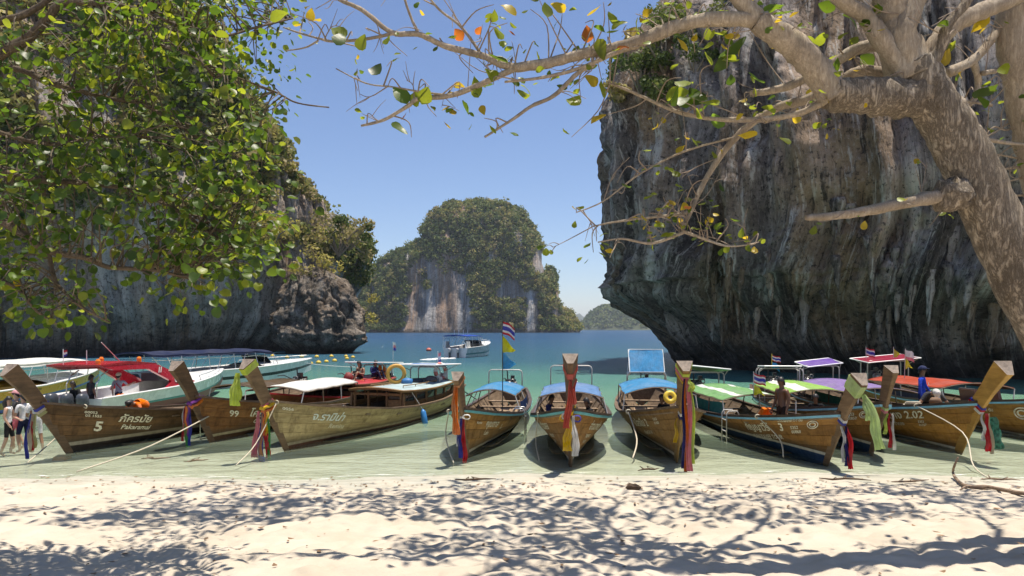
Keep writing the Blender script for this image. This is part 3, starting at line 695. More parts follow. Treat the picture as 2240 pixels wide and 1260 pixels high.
# ================================================================== LONGTAIL BOATS
def wood(name, c0, c1, rough=0.55, gloss=0.4, sx=0.8):
    if name in MATS: return MATS[name]
    t = NT(name); v = t.coord('Object', (sx, 9, 9))
    n = t.noise(v, 1.6, 6, 0.62, 0.4); n2 = t.noise(t.coord('Object'), 1.7, 4, 0.6); n3 = t.noise(v, 7, 3, 0.6)
    c = t.mix(t.ramp(n, [(0.3, 0.0), (0.7, 1.0)]), c0, c1)
    c = t.mix(t.ramp(n2, [(0.5, 0.0), (0.72, 0.55)]), c, tuple(x * 0.4 for x in c0))
    MATS[name] = t.done(t.pbr(c, rough, t.bump(t.math('ADD', n, t.math('MULTIPLY', n3, 0.4)), 0.35, 0.012), 0, gloss)); return MATS[name]
def hull_mat(name, c0, c1, stripe, bottom, z0=0.015, z1=0.075, scuff=(0.30, 0.19, 0.09), sc=0.5):
    """varnished or weathered planks, painted waterline stripe and boot-top below it"""
    t = NT(name); v = t.coord('Object', (0.55, 5, 7)); ob = t.coord('Object')
    n = t.noise(v, 1.5, 7, 0.62, 0.5); n2 = t.noise(ob, 1.1, 5, 0.62); n3 = t.noise(t.coord('Object', (4.5, 4.5, .7)), 1.5, 5, 0.65)
    c = t.mix(t.ramp(n, [(0.28, 0.0), (0.72, 1.0)]), c0, c1)
    c = t.mix(t.ramp(n2, [(0.5, 0.0), (0.72, sc)]), c, scuff)
    c = t.mix(t.ramp(n3, [(0.50, 0.0), (0.72, 0.6)]), c, tuple(x * 0.35 for x in c0))
    oi = t.n('ShaderNodeObjectInfo').outputs['Random']; tone = t.math('ADD', 0.78, t.math('MULTIPLY', oi, 0.7)); tc = t.n('ShaderNodeCombineXYZ')
    for k_ in range(3): t.l(tone, tc.inputs[k_])
    c = t.mix(1.0, c, tc.outputs[0], 'MULTIPLY')
    z = t.sep(ob)[2]
    gr = t.ramp(t.math('ADD', t.math('MULTIPLY', t.math('SUBTRACT', z, z1), 3.2), t.math('SUBTRACT', n3, 0.5), clamp=True), [(0.0, 0.7), (0.6, 0.0)])
    c = t.mix(gr, c, (.055, .045, .028))
    zz = t.math('ADD', z, t.math('MULTIPLY', t.math('SUBTRACT', n2, 0.5), 0.012))
    m1 = t.ramp(t.math('ADD', t.math('MULTIPLY', t.math('SUBTRACT', zz, z1), 60), 0.5, clamp=True), [(0.0, 1.0), (1.0, 0.0)])
    dirt = t.ramp(n3, [(0.40, 0.0), (0.75, 0.7)])
    c = t.mix(m1, c, t.mix(dirt, stripe, tuple(x * .5 for x in stripe)))
    m2 = t.ramp(t.math('ADD', t.math('MULTIPLY', t.math('SUBTRACT', zz, z0), 60), 0.5, clamp=True), [(0.0, 1.0), (1.0, 0.0)])
    c = t.mix(m2, c, t.mix(dirt, bottom, tuple(x * .55 for x in bottom)))
    return t.done(t.pbr(c, t.ramp(n3, [(0.3, 0.5), (0.7, 0.8)]), t.bump(t.math('ADD', n, t.math('MULTIPLY', n2, .6)), 0.5, 0.02), 0, 0.28))
M_INNER = wood('old_inner_wood', (0.10, 0.065, 0.04), (0.24, 0.17, 0.11), 0.75)
M_ENDG = plain('end_grain', (.20, .16, .13), .8, 0, .4, 14)
M_DECK = wood('deck_wood', (0.20, 0.13, 0.08), (0.36, 0.26, 0.17), 0.7)
M_RIM = wood('dark_rim_wood', (0.045, 0.028, 0.02), (0.12, 0.08, 0.055), 0.5)
M_STEEL = plain('stainless_tube', (0.62, 0.61, 0.58), 0.28, 0.85, 0.1)
M_PIPE = plain('painted_pipe', (0.52, 0.50, 0.46), 0.45, 0.1, 0.2)
M_IRON = plain('oily_iron', (0.06, 0.058, 0.055), 0.45, 0.6, 0.3, 20)
M_BLACK = plain('black_rubber', (0.02, 0.02, 0.022), 0.6, 0, 0.2)
M_CHROME = plain('engine_metal', (0.35, 0.34, 0.32), 0.35, 0.8, 0.25, 18)
M_LETTER = plain('lettering_paint', (0.74, 0.68, 0.54), 0.7, 0, 0.35, 14)
M_ROPE = plain('mooring_rope', (0.55, 0.49, 0.38), 0.9, 0, 0.2, 40, 0.4)
M_WHITE = plain('white_paint', (0.78, 0.78, 0.76), 0.4, 0, 0.05)
def text_mesh(body, size=1.0, shear=0.0, bold=0.0):
    c = bpy.data.curves.new('lettering', 'FONT'); c.body = body; c.size = size; c.shear = shear; c.resolution_u = 2; c.offset = bold
    o = bpy.data.objects.new('lettering', c); COL.objects.link(o)
    bpy.context.view_layer.update()
    me = bpy.data.meshes.new_from_object(o.evaluated_get(bpy.context.evaluated_depsgraph_get()))
    bpy.data.objects.remove(o, do_unlink=True); bpy.data.curves.remove(c)
    return me

class Longtail:
    def __init__(s, label, foot, head, L=9.6, beam=1.0, zscale=1.0, hull=None, rim=None, rail=None, prow=None, top=2.05, topf=1.45, pw=1.0, name='longtail_boat', cat='boat', d=None, stem=.06):
        P = GW(foot[0], foot[1], -0.05) if d is None else W(foot[0], foot[1], d)
        P.z = 0
        a = math.radians(head)
        s.L = L; s.kb = beam; s.kz = zscale; s.top = top; s.topf = topf; s.pw = pw; s.stem = stem
        s.root = empty(name, P, math.atan2(-math.cos(a), -math.sin(a)))
        tag(s.root, label, cat, 'longtail boats moored bow-on to the beach')
        s.M = Matrix.Translation(P) @ Matrix.Rotation(s.root.rotation_euler[2], 4, 'Z')
        s.hullm = hull; s.rimm = rim or M_RIM; s.railm = rail; s.prowm = prow
        s.make_hull()
    # --- form
    def zs(s, q): return s.kz * float(np.interp(q, np.array([0, .5, 1, 2, 3.5, 5, 7, 8.5, 10]) * s.L / 10, [1.20, 1.07, .96, .80, .62, .53, .53, .62, .78]))
    def zk(s, q): return float(np.interp(q, np.array([0, 2, 5, 8, 10]) * s.L / 10, [-.10, -.24, -.32, -.22, .10]))
    def bs(s, q): return s.kb * float(np.interp(q, np.array([0, .25, .6, 1, 1.6, 2.4, 3.3, 4.5, 6, 7.5, 9, 10]) * s.L / 10, [.05, .22, .40, .55, .74, .90, .99, 1.03, 1.02, .94, .74, .52]))
    def pe(s, q): return float(np.interp(q, [0, 2, 4, 10], [.95, .80, .55, .5]))
    def pt(s, q, t, side, off=0.0):
        zk = s.zk(q); z = zk + (s.zs(q) - zk) * t
        y = s.bs(q) * t ** s.pe(q) if t > 0 else 0.0
        return Vector((-q + 0.62 * (z + .10) * math.exp(-q / 1.9), side * (y + off), z))
    def yz(s, q, z):
        zk = s.zk(q); t = min(1, max(0.02, (z - zk) / (s.zs(q) - zk))); return t
    def w(s, p): return s.M @ Vector(p)
    def stations(s): return [s.L * (i / 30) ** 1.25 for i in range(31)]
    def make_hull(s):
        st = s.stations(); r = s.root
        # inner lining + transom + keel
        m = MB()
        for side in (1, -1):
            rings = [[s.pt(q, t, side, -0.035) for t in (0.0, .15, .35, .6, .8, .97)] for q in st[1:]]
            m.loft(rings, 0, False, False)
        q = s.L; tr = [s.pt(q, t, 1) for t in (0, .3, .6, 1)] + [s.pt(q, t, -1) for t in (1, .6, .3)]
        m.add(tr, [tuple(range(len(tr)))])
        hull = m.build('hull', M_INNER, r, True)
        # planks: five strakes a side, lapped
        ns = 5
        for side in (1, -1):
            for k in range(ns):
                t0 = k / ns; t1 = (k + 1) / ns
                mm = MB(); rings = []
                for q in st:
                    a = s.pt(q, t0, side, 0.020); b = s.pt(q, (t0 + t1) / 2, side, 0.013); c = s.pt(q, t1 - 0.006, side, 0.004)
                    ai = s.pt(q, t0, side, -0.012); ci = s.pt(q, t1, side, -0.012)
                    if k == 0: a = s.pt(q, 0, side, 0.0) - Vector((0, 0, .012)); ai = s.pt(q, 0, side, 0)
                    rings.append([a, b, c, ci, ai] if side > 0 else [ai, ci, c, b, a])
                mm.loft(rings)
                mm.build('plank', s.hullm, hull, False)
        # floor boards and thwarts
        n = 4
        for k in range(n):
            m = MB(); rings = []
            for q in [s.L * (0.13 + 0.78 * i / 10) for i in range(11)]:
                hw = s.bs(q) * 0.62; y0 = -hw + 2 * hw * k / n + .006; y1 = -hw + 2 * hw * (k + 1) / n - .006; z = max(-0.06, s.zk(q) + .16)
                rings.append([(-q, y0, z), (-q, y1, z), (-q, y1, z + .025), (-q, y0, z + .025)])
            m.loft(rings); m.build('floor_board', M_DECK, r)
        for q in (0.24, .40, .56, .72, .84):
            q *= s.L; z = s.zs(q) - .17 * s.kz; one('thwart', M_DECK, r, 'box', (-q, 0, z), (.24, 2 * s.bs(q) * .93, .035))
        # small foredeck
        m = MB(); rings = []
        for q in (0.1, .4, .8, 1.2, 1.6):
            e = s.pt(q, .93, 1, -.02); f = s.pt(q, .93, -1, .02); rings.append([e, (e.x, 0, e.z + .03), f, (f.x, f.y, f.z - .03), (e.x, e.y, e.z - .03)])
        m.loft(rings); m.build('foredeck', M_DECK, r)
        # ribs
        for i in range(9):
            q = s.L * (.2 + .075 * i)
            for side in (1, -1):
                one('rib', M_INNER, r, 'tube', [s.pt(q, t, side, -.05) for t in (.12, .35, .6, .8, .98)], .022, 4)
        # gunwale and rub rail
        for side in (1, -1):
            m = MB(); rings = []
            for q in st:
                e = s.pt(q, 1, side); o = Vector((0, side, 0))
                rings.append([e + o * .055 + Vector((0, 0, -.012)), e + o * .055 + Vector((0, 0, .038)), e - o * .05 + Vector((0, 0, .038)), e - o * .05 + Vector((0, 0, -.012))])
            m.loft(rings); m.build('gunwale', s.rimm, r)
            if s.railm:
                m = MB(); rings = []
                for q in st:
                    e = s.pt(q, .985, side); o = Vector((0, side, 0)); z = .058
                    rings.append([e + o * .016 + Vector((0, 0, -z)), e + o * .066 + Vector((0, 0, -z + .008)), e + o * .072 + Vector((0, 0, -.006)), e + o * .016 + Vector((0, 0, -.006))])
                m.loft(rings); m.build('rub_rail', s.railm, r)
        # prow post: timber that carries the stem line up and out
        s.prow_u = [0, .22, .45, .58, .72, .86, 1.0]
        m = MB(); m.loft([s.prow_ring(u) for u in s.prow_u], 0, False)
        ring = s.prow_ring(1.0); c = sum(ring, Vector()) / 4; ax = s.prow_axis(1.0)
        tip = c - ax * .025 * s.pw
        m.add(ring + [tip], [(0, 1, 4), (1, 2, 4), (2, 3, 4), (3, 0, 4)], 1)
        rb = s.prow_ring(0.0); m.add(rb, [(3, 2, 1, 0)])
        s.prow = m.build('prow', [s.prowm, M_ENDG], r)
        bv = s.prow.modifiers.new('soft edges', 'BEVEL'); bv.width = .012; bv.segments = 1
    def prow_c(s, u):
        rim = 1.02 * s.kz
        if u < .5:
            k = u / .5; z = -.08 + (rim + .08) * k; return Vector((.62 * (z + .10) + .02, 0, z))
        k = (u - .5) / .5; z = rim + (s.top - rim) * k; x0 = .62 * (rim + .1) + .02
        return Vector((x0 + (s.topf - x0) * (k * .78 + .22 * k * k), 0, z))
    def prow_axis(s, u):
        a = (s.prow_c(min(1, u + .03)) - s.prow_c(max(0, u - .03))); a.normalize(); return a
    def prow_ring(s, u, grow=0.0):
        ax = s.prow_axis(u); f = Vector((ax.z, 0, -ax.x)); c = s.prow_c(u)
        wy = s.pw * float(np.interp(u, [0, .3, .5, .75, 1], [.045, .06, .08, .096, .152])) + grow
        wf = s.pw * float(np.interp(u, [0, .3, .5, .75, 1], [.05, .065, .095, .112, .152])) + grow
        back = float(np.interp(u, [0, .5, .62, 1], [s.stem * .6, s.stem, .06, .0]))
        # front narrower than back, as a wedge with the corner forward
        return [c + f * wf + Vector((0, -wy * .38, 0)), c + f * wf + Vector((0, wy * .38, 0)), c - f * (wf + back) + Vector((0, wy, 0)), c - f * (wf + back) + Vector((0, -wy, 0))]
    # --- fittings
    def canopy(s, q0, q1, z, hw, mat, arch=.22, stripe=None, posts=4, panel=None, under=None, tilt=0.0, raise_ends=0.0):
        r = s.root; nx, ny = 12, 10; rng = random.Random(int(q0 * 97 + z * 31 + hw * 11 + s.L * 7))
        can = None
        def P(i, j, dz=0.0):
            u = i / nx; v = j / ny * 2 - 1; q = q0 + (q1 - q0) * u
            zz = z + arch * (1 - v * v) + tilt * (u - .5) + raise_ends * (2 * u - 1) ** 2 - .03 * math.sin(u * math.pi * 3) * (1 - abs(v)) - .02 * abs(math.sin(u * math.pi * posts))
            return Vector((-q, v * hw * (1 - .04 * abs(math.sin(u * math.pi * 2))), zz + dz))
        m = MB(); bands = [(0, ny)]
        V = [P(i, j) for i in range(nx + 1) for j in range(ny + 1)] + [P(i, j, -.018) for i in range(nx + 1) for j in range(ny + 1)]
        k = (nx + 1) * (ny + 1); F = []; MI = []
        for i in range(nx):
            for j in range(ny):
                a = i * (ny + 1) + j; f = (a, a + 1, a + ny + 2, a + ny + 1)
                st = stripe is not None and j in stripe
                F.append(f); MI.append(1 if st else 0); F.append(tuple(x + k for x in reversed(f))); MI.append(2)
        edge = [i * (ny + 1) for i in range(nx + 1)] + [nx * (ny + 1) + j for j in range(1, ny + 1)] + [i * (ny + 1) + ny for i in range(nx - 1, -1, -1)] + [j for j in range(ny - 1, 0, -1)]
        for a, b in zip(edge, edge[1:] + edge[:1]): F.append((b, a, a + k, b + k)); MI.append(0)
        m.v = [tuple(p) for p in V]; m.f = F; m.m = MI
        can = m.build('canopy', [mat, cloth('white_tarp', (.75, .75, .70)), under or mat], r, True)
        m = MB()
        for u in (0, .5, 1):
            m.tube([P(u * nx, j, -.03) for j in range(ny + 1)], .017, 5)
        for j in (0, ny): m.tube([P(i, j, -.03) for i in range(nx + 1)], .016, 5)
        m.build('canopy_frame', M_INNER, can)
        for k2 in range(posts):
            u = k2 / (posts - 1)
            for j, side in ((0, -1), (ny, 1)):
                tp = P(u * nx, j, -.03); q = q0 + (q1 - q0) * u; b = s.pt(min(q, s.L), .97, side, -.03)
                one('post', M_INNER if k2 % 2 else M_PIPE, r, 'tube', [b, tp], .017, 6)
        if panel:
            for side in panel[1]:
                m = MB(); qs = [q0 + .1 + (q1 - q0 - .2) * i / 8 for i in range(9)]
                for a, b in zip(qs, qs[1:]):
                    pa = s.pt(a, .98, side, -.06); pb = s.pt(b, .98, side, -.06)
                    h = panel[2]
                    m.add([pa, pb, pb + Vector((0, -side * .02, h)), pa + Vector((0, -side * .02, h))], [(0, 1, 2, 3)])
                m.build('side_curtain', panel[0], r)
        return can
    def stern_frame(s, q, hw, z, roof=None, mat=None, tilt=(0, 0), rlen=1.1, rw=None, depth=.7, solar=False, tmat=None):
        r = s.root; tm = tmat or M_PIPE
        for dq in ((0, depth) if roof else (0,)):
            qq = q + dq; b = s.zs(min(qq, s.L))
            pts = [(-qq, -hw, b), (-qq, -hw, z - .10), (-qq, -hw + .03, z - .03), (-qq, -hw + .10, z), (-qq, hw - .10, z), (-qq, hw - .03, z - .03), (-qq, hw, z - .10), (-qq, hw, b)]
            one('stern_frame', tm, r, 'tube', pts, .022, 6, smooth=True)
        if roof:
            rw = rw or hw + .12; R = Matrix.Rotation(tilt[0], 3, 'Y') @ Matrix.Rotation(tilt[1], 3, 'X')
            c = Vector((-(q + depth / 2), 0, z + .05 + abs(math.sin(tilt[0])) * rlen * .45))
            m = MB(); nx, ny = 6, 6; V = []
            for lay in (0, 1):
                for i in range(nx + 1):
                    for j in range(ny + 1):
                        u = i / nx - .5; v = j / ny - .5
                        p = R @ Vector((u * rlen, v * 2 * rw, -.03 * math.sin((u + .5) * math.pi * 2) * math.cos(v * 5) - lay * .014)); V.append(c + p)
            k = (nx + 1) * (ny + 1); F = []
            for i in range(nx):
                for j in range(ny):
                    a = i * (ny + 1) + j; f = (a, a + 1, a + ny + 2, a + ny + 1); F.append(f); F.append(tuple(x + k for x in reversed(f)))
            m.add(V, F); rf = m.build('stern_roof', roof, r, True)
            m = MB(); co = [R @ Vector((sx * rlen / 2, sy * rw, 0)) + c for sx, sy in ((-1, -1), (1, -1), (1, 1), (-1, 1))]
            m.tube(co + [co[0]], .022, 5); m.build('roof_frame', mat or M_WHITE, rf)
            for sy in (-1, 1):
                e = R @ Vector((rlen / 2, sy * rw * .9, 0)) + c
                one('strut', tm, r, 'tube', [(-q, sy * hw, z - .12), e], .013, 5)
                e = R @ Vector((-rlen / 2, sy * rw * .9, 0)) + c
                one('strut', tm, r, 'tube', [(-q - depth, sy * hw, z - .12), e], .013, 5)
            if solar:
                sp = MB(); sp.box(c + R @ Vector((.05, 0, .035)), (rlen * .55, rw * 1.25, .03), R); so_ = sp.build('solar_panel', M_WHITE, r)
                for i in range(4):
                    sp = MB(); sp.box(c + R @ Vector((.05, (i - 1.5) * rw * .29, .053)), (rlen * .5, rw * .27, .008), R); sp.build('solar_cell', plain('solar_blue', (.012, .014, .05), .2, 0, .2), so_)
    def engine(s, q=None, z=None, cover=None):
        q = q or s.L * .92; z = z or s.zs(q) + .12
        e = empty('engine', (-q, 0, z), 0, s.root)
        m = MB(); m.box((0, 0, .12), (.52, .30, .26)); m.box((.05, 0, .29), (.34, .22, .10), taper=.8); m.box((-.2, .0, .22), (.14, .36, .2)); m.build('engine_block', M_IRON, e)
        m = MB()
        for k in range(4): m.tube([(-.12 + .1 * k, .12, .2), (-.12 + .1 * k, .21, .24), (-.12 + .1 * k, .22, .12)], .018, 5)
        m.tube([(-.15, .22, .12), (.25, .22, .10)], .03, 6); m.build('exhaust', M_CHROME, e, True)
        m = MB(); m.torus((.30, 0, .13), .13, .022, (1, 0, 0), 14, 5); m.tube([(.28, 0, .13), (.32, 0, .13)], .1, 10); m.torus((.33, .12, .3), .06, .015, (1, 0, 0), 10, 4); m.build('flywheel', M_CHROME, e, True)
        m = MB(); m.tube([(-.05, -.08, .3), (-.04, -.1, .62), (.02, -.1, .64)], .022, 6); m.box((.05, .1, .4), (.16, .12, .14)); m.build('air_intake', M_IRON, e)
        m = MB(); m.tube([(-.25, 0, .12), (-1.2, 0, .05), (-3.2, .1, -.32 - z * .6)], [.035, .03, .02], 6); m.build('drive_shaft', M_IRON, e, True)
        m = MB(); m.tube([(.3, -.05, .25), (.75, -.08, .42), (1.1, -.08, .42)], .016, 5); m.build('tiller', M_IRON, e)
        return e
    def cabin(s, q0, q1, z, hw, roofm, trim, glass, nwin=5, rail=None):
        r = s.root; nx, ny = 14, 8
        def P(i, j, dz=0):
            u = i / nx; v = j / ny * 2 - 1; q = q0 + (q1 - q0) * u
            wd = hw * (1 - .16 * max(0, u - .55) / .45 - .12 * max(0, .12 - u) / .12)
            return Vector((-q - .22 * (v * v) * (1 if u < .5 else -1) * abs(1 - 2 * u), v * wd, z + .09 * (1 - v * v) + .05 * (2 * u - 1) ** 2 + dz))
        V = [P(i, j) for i in range(nx + 1) for j in range(ny + 1)] + [P(i, j, -.05) for i in range(nx + 1) for j in range(ny + 1)]
        k = (nx + 1) * (ny + 1); F = []; MI = []
        for i in range(nx):
            for j in range(ny):
                a = i * (ny + 1) + j; f = (a, a + 1, a + ny + 2, a + ny + 1); F.append(f); MI.append(0); F.append(tuple(x + k for x in reversed(f))); MI.append(1)
        edge = [i * (ny + 1) for i in range(nx + 1)] + [nx * (ny + 1) + j for j in range(1, ny + 1)] + [i * (ny + 1) + ny for i in range(nx - 1, -1, -1)] + [j for j in range(ny - 1, 0, -1)]
        for a, b in zip(edge, edge[1:] + edge[:1]): F.append((b, a, a + k, b + k)); MI.append(1)
        m = MB(); m.v = [tuple(p) for p in V]; m.f = F; m.m = MI
        rf = m.build('cabin_roof', [roofm, trim], r)
        E = [P(*divmod(a, ny + 1)) for a in edge]
        m = MB(); m.tube(E + [E[0]], .032, 6); m.build('roof_edge', trim, rf, True)
        if rail:
            for sy in (-.55, .55):
                m = MB(); ps = [P(nx * u, ny * (sy + 1) / 2, .07) for u in (.2, .4, .6, .8)]; m.tube(ps, .015, 5)
                for p in ps: m.tube([p, p - Vector((0, 0, .08))], .013, 4)
                m.build('roof_rail', trim, rf)
        # sides: sill wall, posts, window panes
        for side in (1, -1):
            qs = [q0 + .35 + (q1 - q0 - .55) * i / nwin for i in range(nwin + 1)]
            def base(q): p = s.pt(q, .98, side, -.14 - .02); return p
            def topp(q): return Vector((-q, side * hw * .86 * (1 - .14 * max(0, (q - q0) / (q1 - q0) - .55)), z - .04))
            def lerp(q, t): return base(q).lerp(topp(q), t)
            for i, q in enumerate(qs):
                one('cabin_post', trim, r, 'bar', lerp(q, 0), lerp(q, 1), .06, .06)
            for a, b in zip(qs, qs[1:]):
                wl = MB(); pa, pb, pc, pd = lerp(a, 0), lerp(b, 0), lerp(b, .34), lerp(a, .34); o = Vector((0, -side * .02, 0))
                wl.loft([[pa, pb, pc, pd], [pa + o, pb + o, pc + o, pd + o]]); wl.build('cabin_panel', trim, r)
                wi = MB(); pa, pb, pc, pd = lerp(a, .38), lerp(b, .38), lerp(b, .93), lerp(a, .93); pa = pa.lerp(pb, .08); pb = pb.lerp(pa, .08); pd = pd.lerp(pc, .08); pc = pc.lerp(pd, .08)
                wi.add([pa + o * .5, pb + o * .5, pc + o * .5, pd + o * .5], [(0, 1, 2, 3)]); wn = wi.build('window', glass, r)
                fr = MB(); fr.tube([pa, pb, pc, pd, pa], .014, 4); fr.build('window_frame', trim, wn)
        # front bulkhead: corner posts, door posts, half door
        for y in (-.8, -.32, .32, .8):
            one('cabin_post', trim, r, 'bar', (-q0 - .35, y * hw * .95, s.zs(q0) - .12), (-q0 - .35, y * hw * .95, z), .06, .06)
        one('lintel', trim, r, 'bar', (-q0 - .33, -.8 * hw, z - .07), (-q0 - .33, .8 * hw, z - .07), .05, .07)
        m = MB(); m.box((-q0 - .36, .55 * hw, s.zs(q0) + .04), (.03, .44 * hw, .26)); m.build('cabin_panel', trim, r)
        m = MB(); m.add([(-q0 - .36, .36 * hw, s.zs(q0) + .19), (-q0 - .36, .76 * hw, s.zs(q0) + .19), (-q0 - .36, .76 * hw, z - .12), (-q0 - .36, .36 * hw, z - .12)], [(0, 1, 2, 3)]); m.build('window', glass, r)
    def letter(s, body, side, q0, drop, size, shear=0.15, mat=None, bold=.02, stretch=1.0):
        """painted lettering that follows the plank surface; q0 = where the text begins as read"""
        me = text_mesh(body, 1.0, shear, bold)
        co = np.empty(len(me.vertices) * 3, np.float32); me.vertices.foreach_get('co', co); co = co.reshape(-1, 3)
        out = []
        for x, y, _ in co:
            q = q0 + side * x * size * stretch; q = max(.03, q); z = s.zs(q) - drop + y * size
            t = s.yz(q, z); p = s.pt(q, t, side, .030)
            out.append(p)
        me.vertices.foreach_set('co', np.array([tuple(p) for p in out], np.float32).ravel()); me.update()
        me.materials.clear()
        return link_mesh('lettering', me, s.root, mat or M_LETTER)
    def band(s, u0, u1, mat, parent, grow=.012, name='band', n=3):
        m = MB(); rings = []
        for i in range(n + 1):
            u = u0 + (u1 - u0) * i / n; rr = s.prow_ring(u, grow + .006 * math.sin(i * 2.1)); R = []
            for k in range(4):
                a = rr[k]; b = rr[(k + 1) % 4]; R += [s.w(a), s.w(a.lerp(b, .5) + Vector((0, 0, .004 * math.sin(k + i))))]
            rings.append(R)
        m.loft(rings, 0, False); return m.build(name, mat, parent)

def strip(name, pts, w0, mat, parent, wave=.03, n=16, side=Vector((1, 0, 0)), seed=0, w1=None):
    """hanging cloth strip along pts (world), pleated so that it has body"""
    pts = [Vector(p) for p in pts]; rng = random.Random(seed); ph = rng.random() * 6
    d = [0.0]
    for a, b in zip(pts, pts[1:]): d.append(d[-1] + (b - a).length)
    m = MB(); rows = []; nc = 10; w1 = w1 or w0 * 1.15
    for i in range(n + 1):
        t = d[-1] * i / n; k = 0
        while k < len(d) - 2 and d[k + 1] < t: k += 1
        f = (t - d[k]) / max(1e-6, d[k + 1] - d[k]); p = pts[k].lerp(pts[k + 1], f)
        tg = (pts[k + 1] - pts[k]).normalized(); sd = (side - tg * side.dot(tg)).normalized(); nn = tg.cross(sd)
        ww = (w0 + (w1 - w0) * i / n) * (.5 + .5 * min(1, i / n * 2.2)) * (1 + .12 * math.sin(i * .9 + ph)); row = []
        for c in range(nc + 1):
            v = c / nc - .5
            row.append(p + sd * v * ww + nn * (wave * math.sin(c * 1.5 + ph + i * .12) * .8 + wave * .6 * math.sin(i * .6 + ph)) + sd * wave * .6 * math.sin(i * .45 + ph))
        rows.append(row)
    m.loft(rows, 0, False, False)
    return m.build(name, mat, parent, True)

def rope(label, pts, r=.012, mat=None, sag=0.0, knot=True):
    pts = smooth_path([Vector(p) for p in pts], 5) if len(pts) > 2 else [Vector(p) for p in pts]; out = []
    for a, b in zip(pts, pts[1:]):
        for i in range(6 if len(pts) == 2 else 1):
            t = i / 6; p = a.lerp(b, t); p.z -= sag * 4 * t * (1 - t); out.append(p)
    out.append(pts[-1])
    m = MB(); m.tube(out, r, 6)
    if knot: m.torus(pts[0], r * 3, r * 1.1, (.3, 1, .2), 10, 5)
    o = m.build('rope', mat or M_ROPE, None, True); tag(o, label, 'rope', 'mooring ropes'); return o

TEAL = plain('teal_rail', (0.14, 0.42, 0.44), .5, 0, .2, 6); LBLUE = plain('lightblue_rail', (0.22, 0.50, 0.66), .45, 0, .18, 6); BROWNR = wood('brown_rail', (.10, .06, .04), (.22, .15, .09))
HM_A = hull_mat('hull_dark_brown', (0.060, 0.030, 0.013), (0.159, 0.079, 0.030), (.40, .34, .25), (.030, .020, .015), .13, .22, sc=.25, scuff=(.14, .08, .045))
HM_B = hull_mat('hull_red_brown', (0.134, 0.050, 0.015), (0.332, 0.138, 0.040), (.46, .38, .24), (.10, .045, .02), .10, .17, sc=.5, scuff=(.24, .14, .05))
HM_C = hull_mat('hull_weathered_pale', (0.230, 0.155, 0.069), (0.483, 0.368, 0.190), (.42, .34, .22), (.135, .055, .028), .06, .13, sc=.55, scuff=(.46, .36, .17))
HM_E = hull_mat('hull_golden_brown', (0.188, 0.086, 0.021), (0.421, 0.212, 0.058), (.55, .50, .40), (.05, .035, .02), .02, .09, scuff=(.27, .16, .06))
HM_F = hull_mat('hull_chestnut', (0.157, 0.068, 0.017), (0.370, 0.170, 0.046), (.60, .55, .46), (.05, .035, .02), .02, .09, scuff=(.30, .15, .045))
HM_G = hull_mat('hull_greybrown', (0.143, 0.073, 0.025), (0.319, 0.173, 0.059), (.50, .45, .36), (.05, .035, .02), .02, .09, scuff=(.24, .15, .07))
HM_H = hull_mat('hull_brown_blue_bottom', (0.170, 0.075, 0.019), (0.412, 0.196, 0.053), (.62, .58, .48), (.012, .045, .11), .17, .23, scuff=(.34, .19, .07))
HM_J = hull_mat('hull_yellow_brown', (0.218, 0.096, 0.020), (0.454, 0.221, 0.050), (.60, .55, .45), (.06, .04, .02), -.02, .04, scuff=(.34, .19, .055))
PW_D = wood('prow_dark', (.075, .040, .022), (.17, .095, .052), .55); PW_M = wood('prow_mid', (.12, .066, .034), (.25, .155, .085), .6)
PW_Y = wood('prow_yellow', (.34, .17, .035), (.52, .29, .07), .5); PW_O = wood('prow_ochre', (.16, .085, .022), (.30, .17, .05), .5)

bA = Longtail('dark brown longtail boat numbered 5, leftmost of the moored row', (155, 992), 17, 9.8, 1.0, 1.0, HM_A, M_RIM, None, PW_D, 1.98, 1.50, 1.12)
bB = Longtail('reddish brown longtail boat numbered 99 with an orange garland on its prow', (465, 968), 12, 9.0, .98, 1.0, HM_B, M_RIM, None, PW_D, 1.98, 1.42, 1.12)
bC = Longtail('weathered pale longtail boat with a wooden cabin and windows', (628, 985), 19, 9.6, 1.02, 1.0, HM_C, BROWNR, None, PW_M, 2.08, 1.45, 1.05)
bD = Longtail('longtail boat with a red-edged cabin roof, behind the pale cabin boat', (604, 930), 14, 9.2, 1.0, .8, HM_B, plain('red_gunwale', (.5, .03, .03), .4), None, PW_D, 1.45, 1.1, .8)
bE = Longtail('small golden brown longtail boat with an orange sash on its prow', (1023, 998), 6.5, 9.0, .90, .93, HM_E, M_RIM, TEAL, PW_M, 1.86, 1.30, .92)
bF = Longtail('chestnut longtail boat seen bow-on in the middle of the row', (1248, 1018), 5, 9.4, 1.0, 1.02, HM_F, M_RIM, TEAL, PW_D, 2.28, 1.42, 1.05)
bG = Longtail('grey-brown longtail boat with pink ribbons and a tilted blue roof', (1480, 1006), 6, 9.4, 1.05, 1.0, HM_G, BROWNR, None, PW_O, 2.1, 1.35, 1.1, stem=.12)
bH = Longtail('brown longtail boat with blue bottom and a green canopy bearing a white stripe', (1805, 1017), -2.5, 9.6, 1.0, .95, HM_H, M_RIM, LBLUE, PW_M, 1.88, 1.42, 1.05)
bI = Longtail('brown longtail boat with a lime-green canopy, just behind the green-canopied one', (1905, 992), 6, 9.4, 1.0, 1.0, HM_H, M_RIM, LBLUE, PW_M, 1.98, 1.18, 1.0)
bJ = Longtail('yellow-brown longtail boat with a bright yellow timber prow', (2098, 988), 2, 10.2, 1.05, 1.0, HM_J, M_RIM, LBLUE, PW_Y, 2.02, 1.65, 1.25, stem=.14)
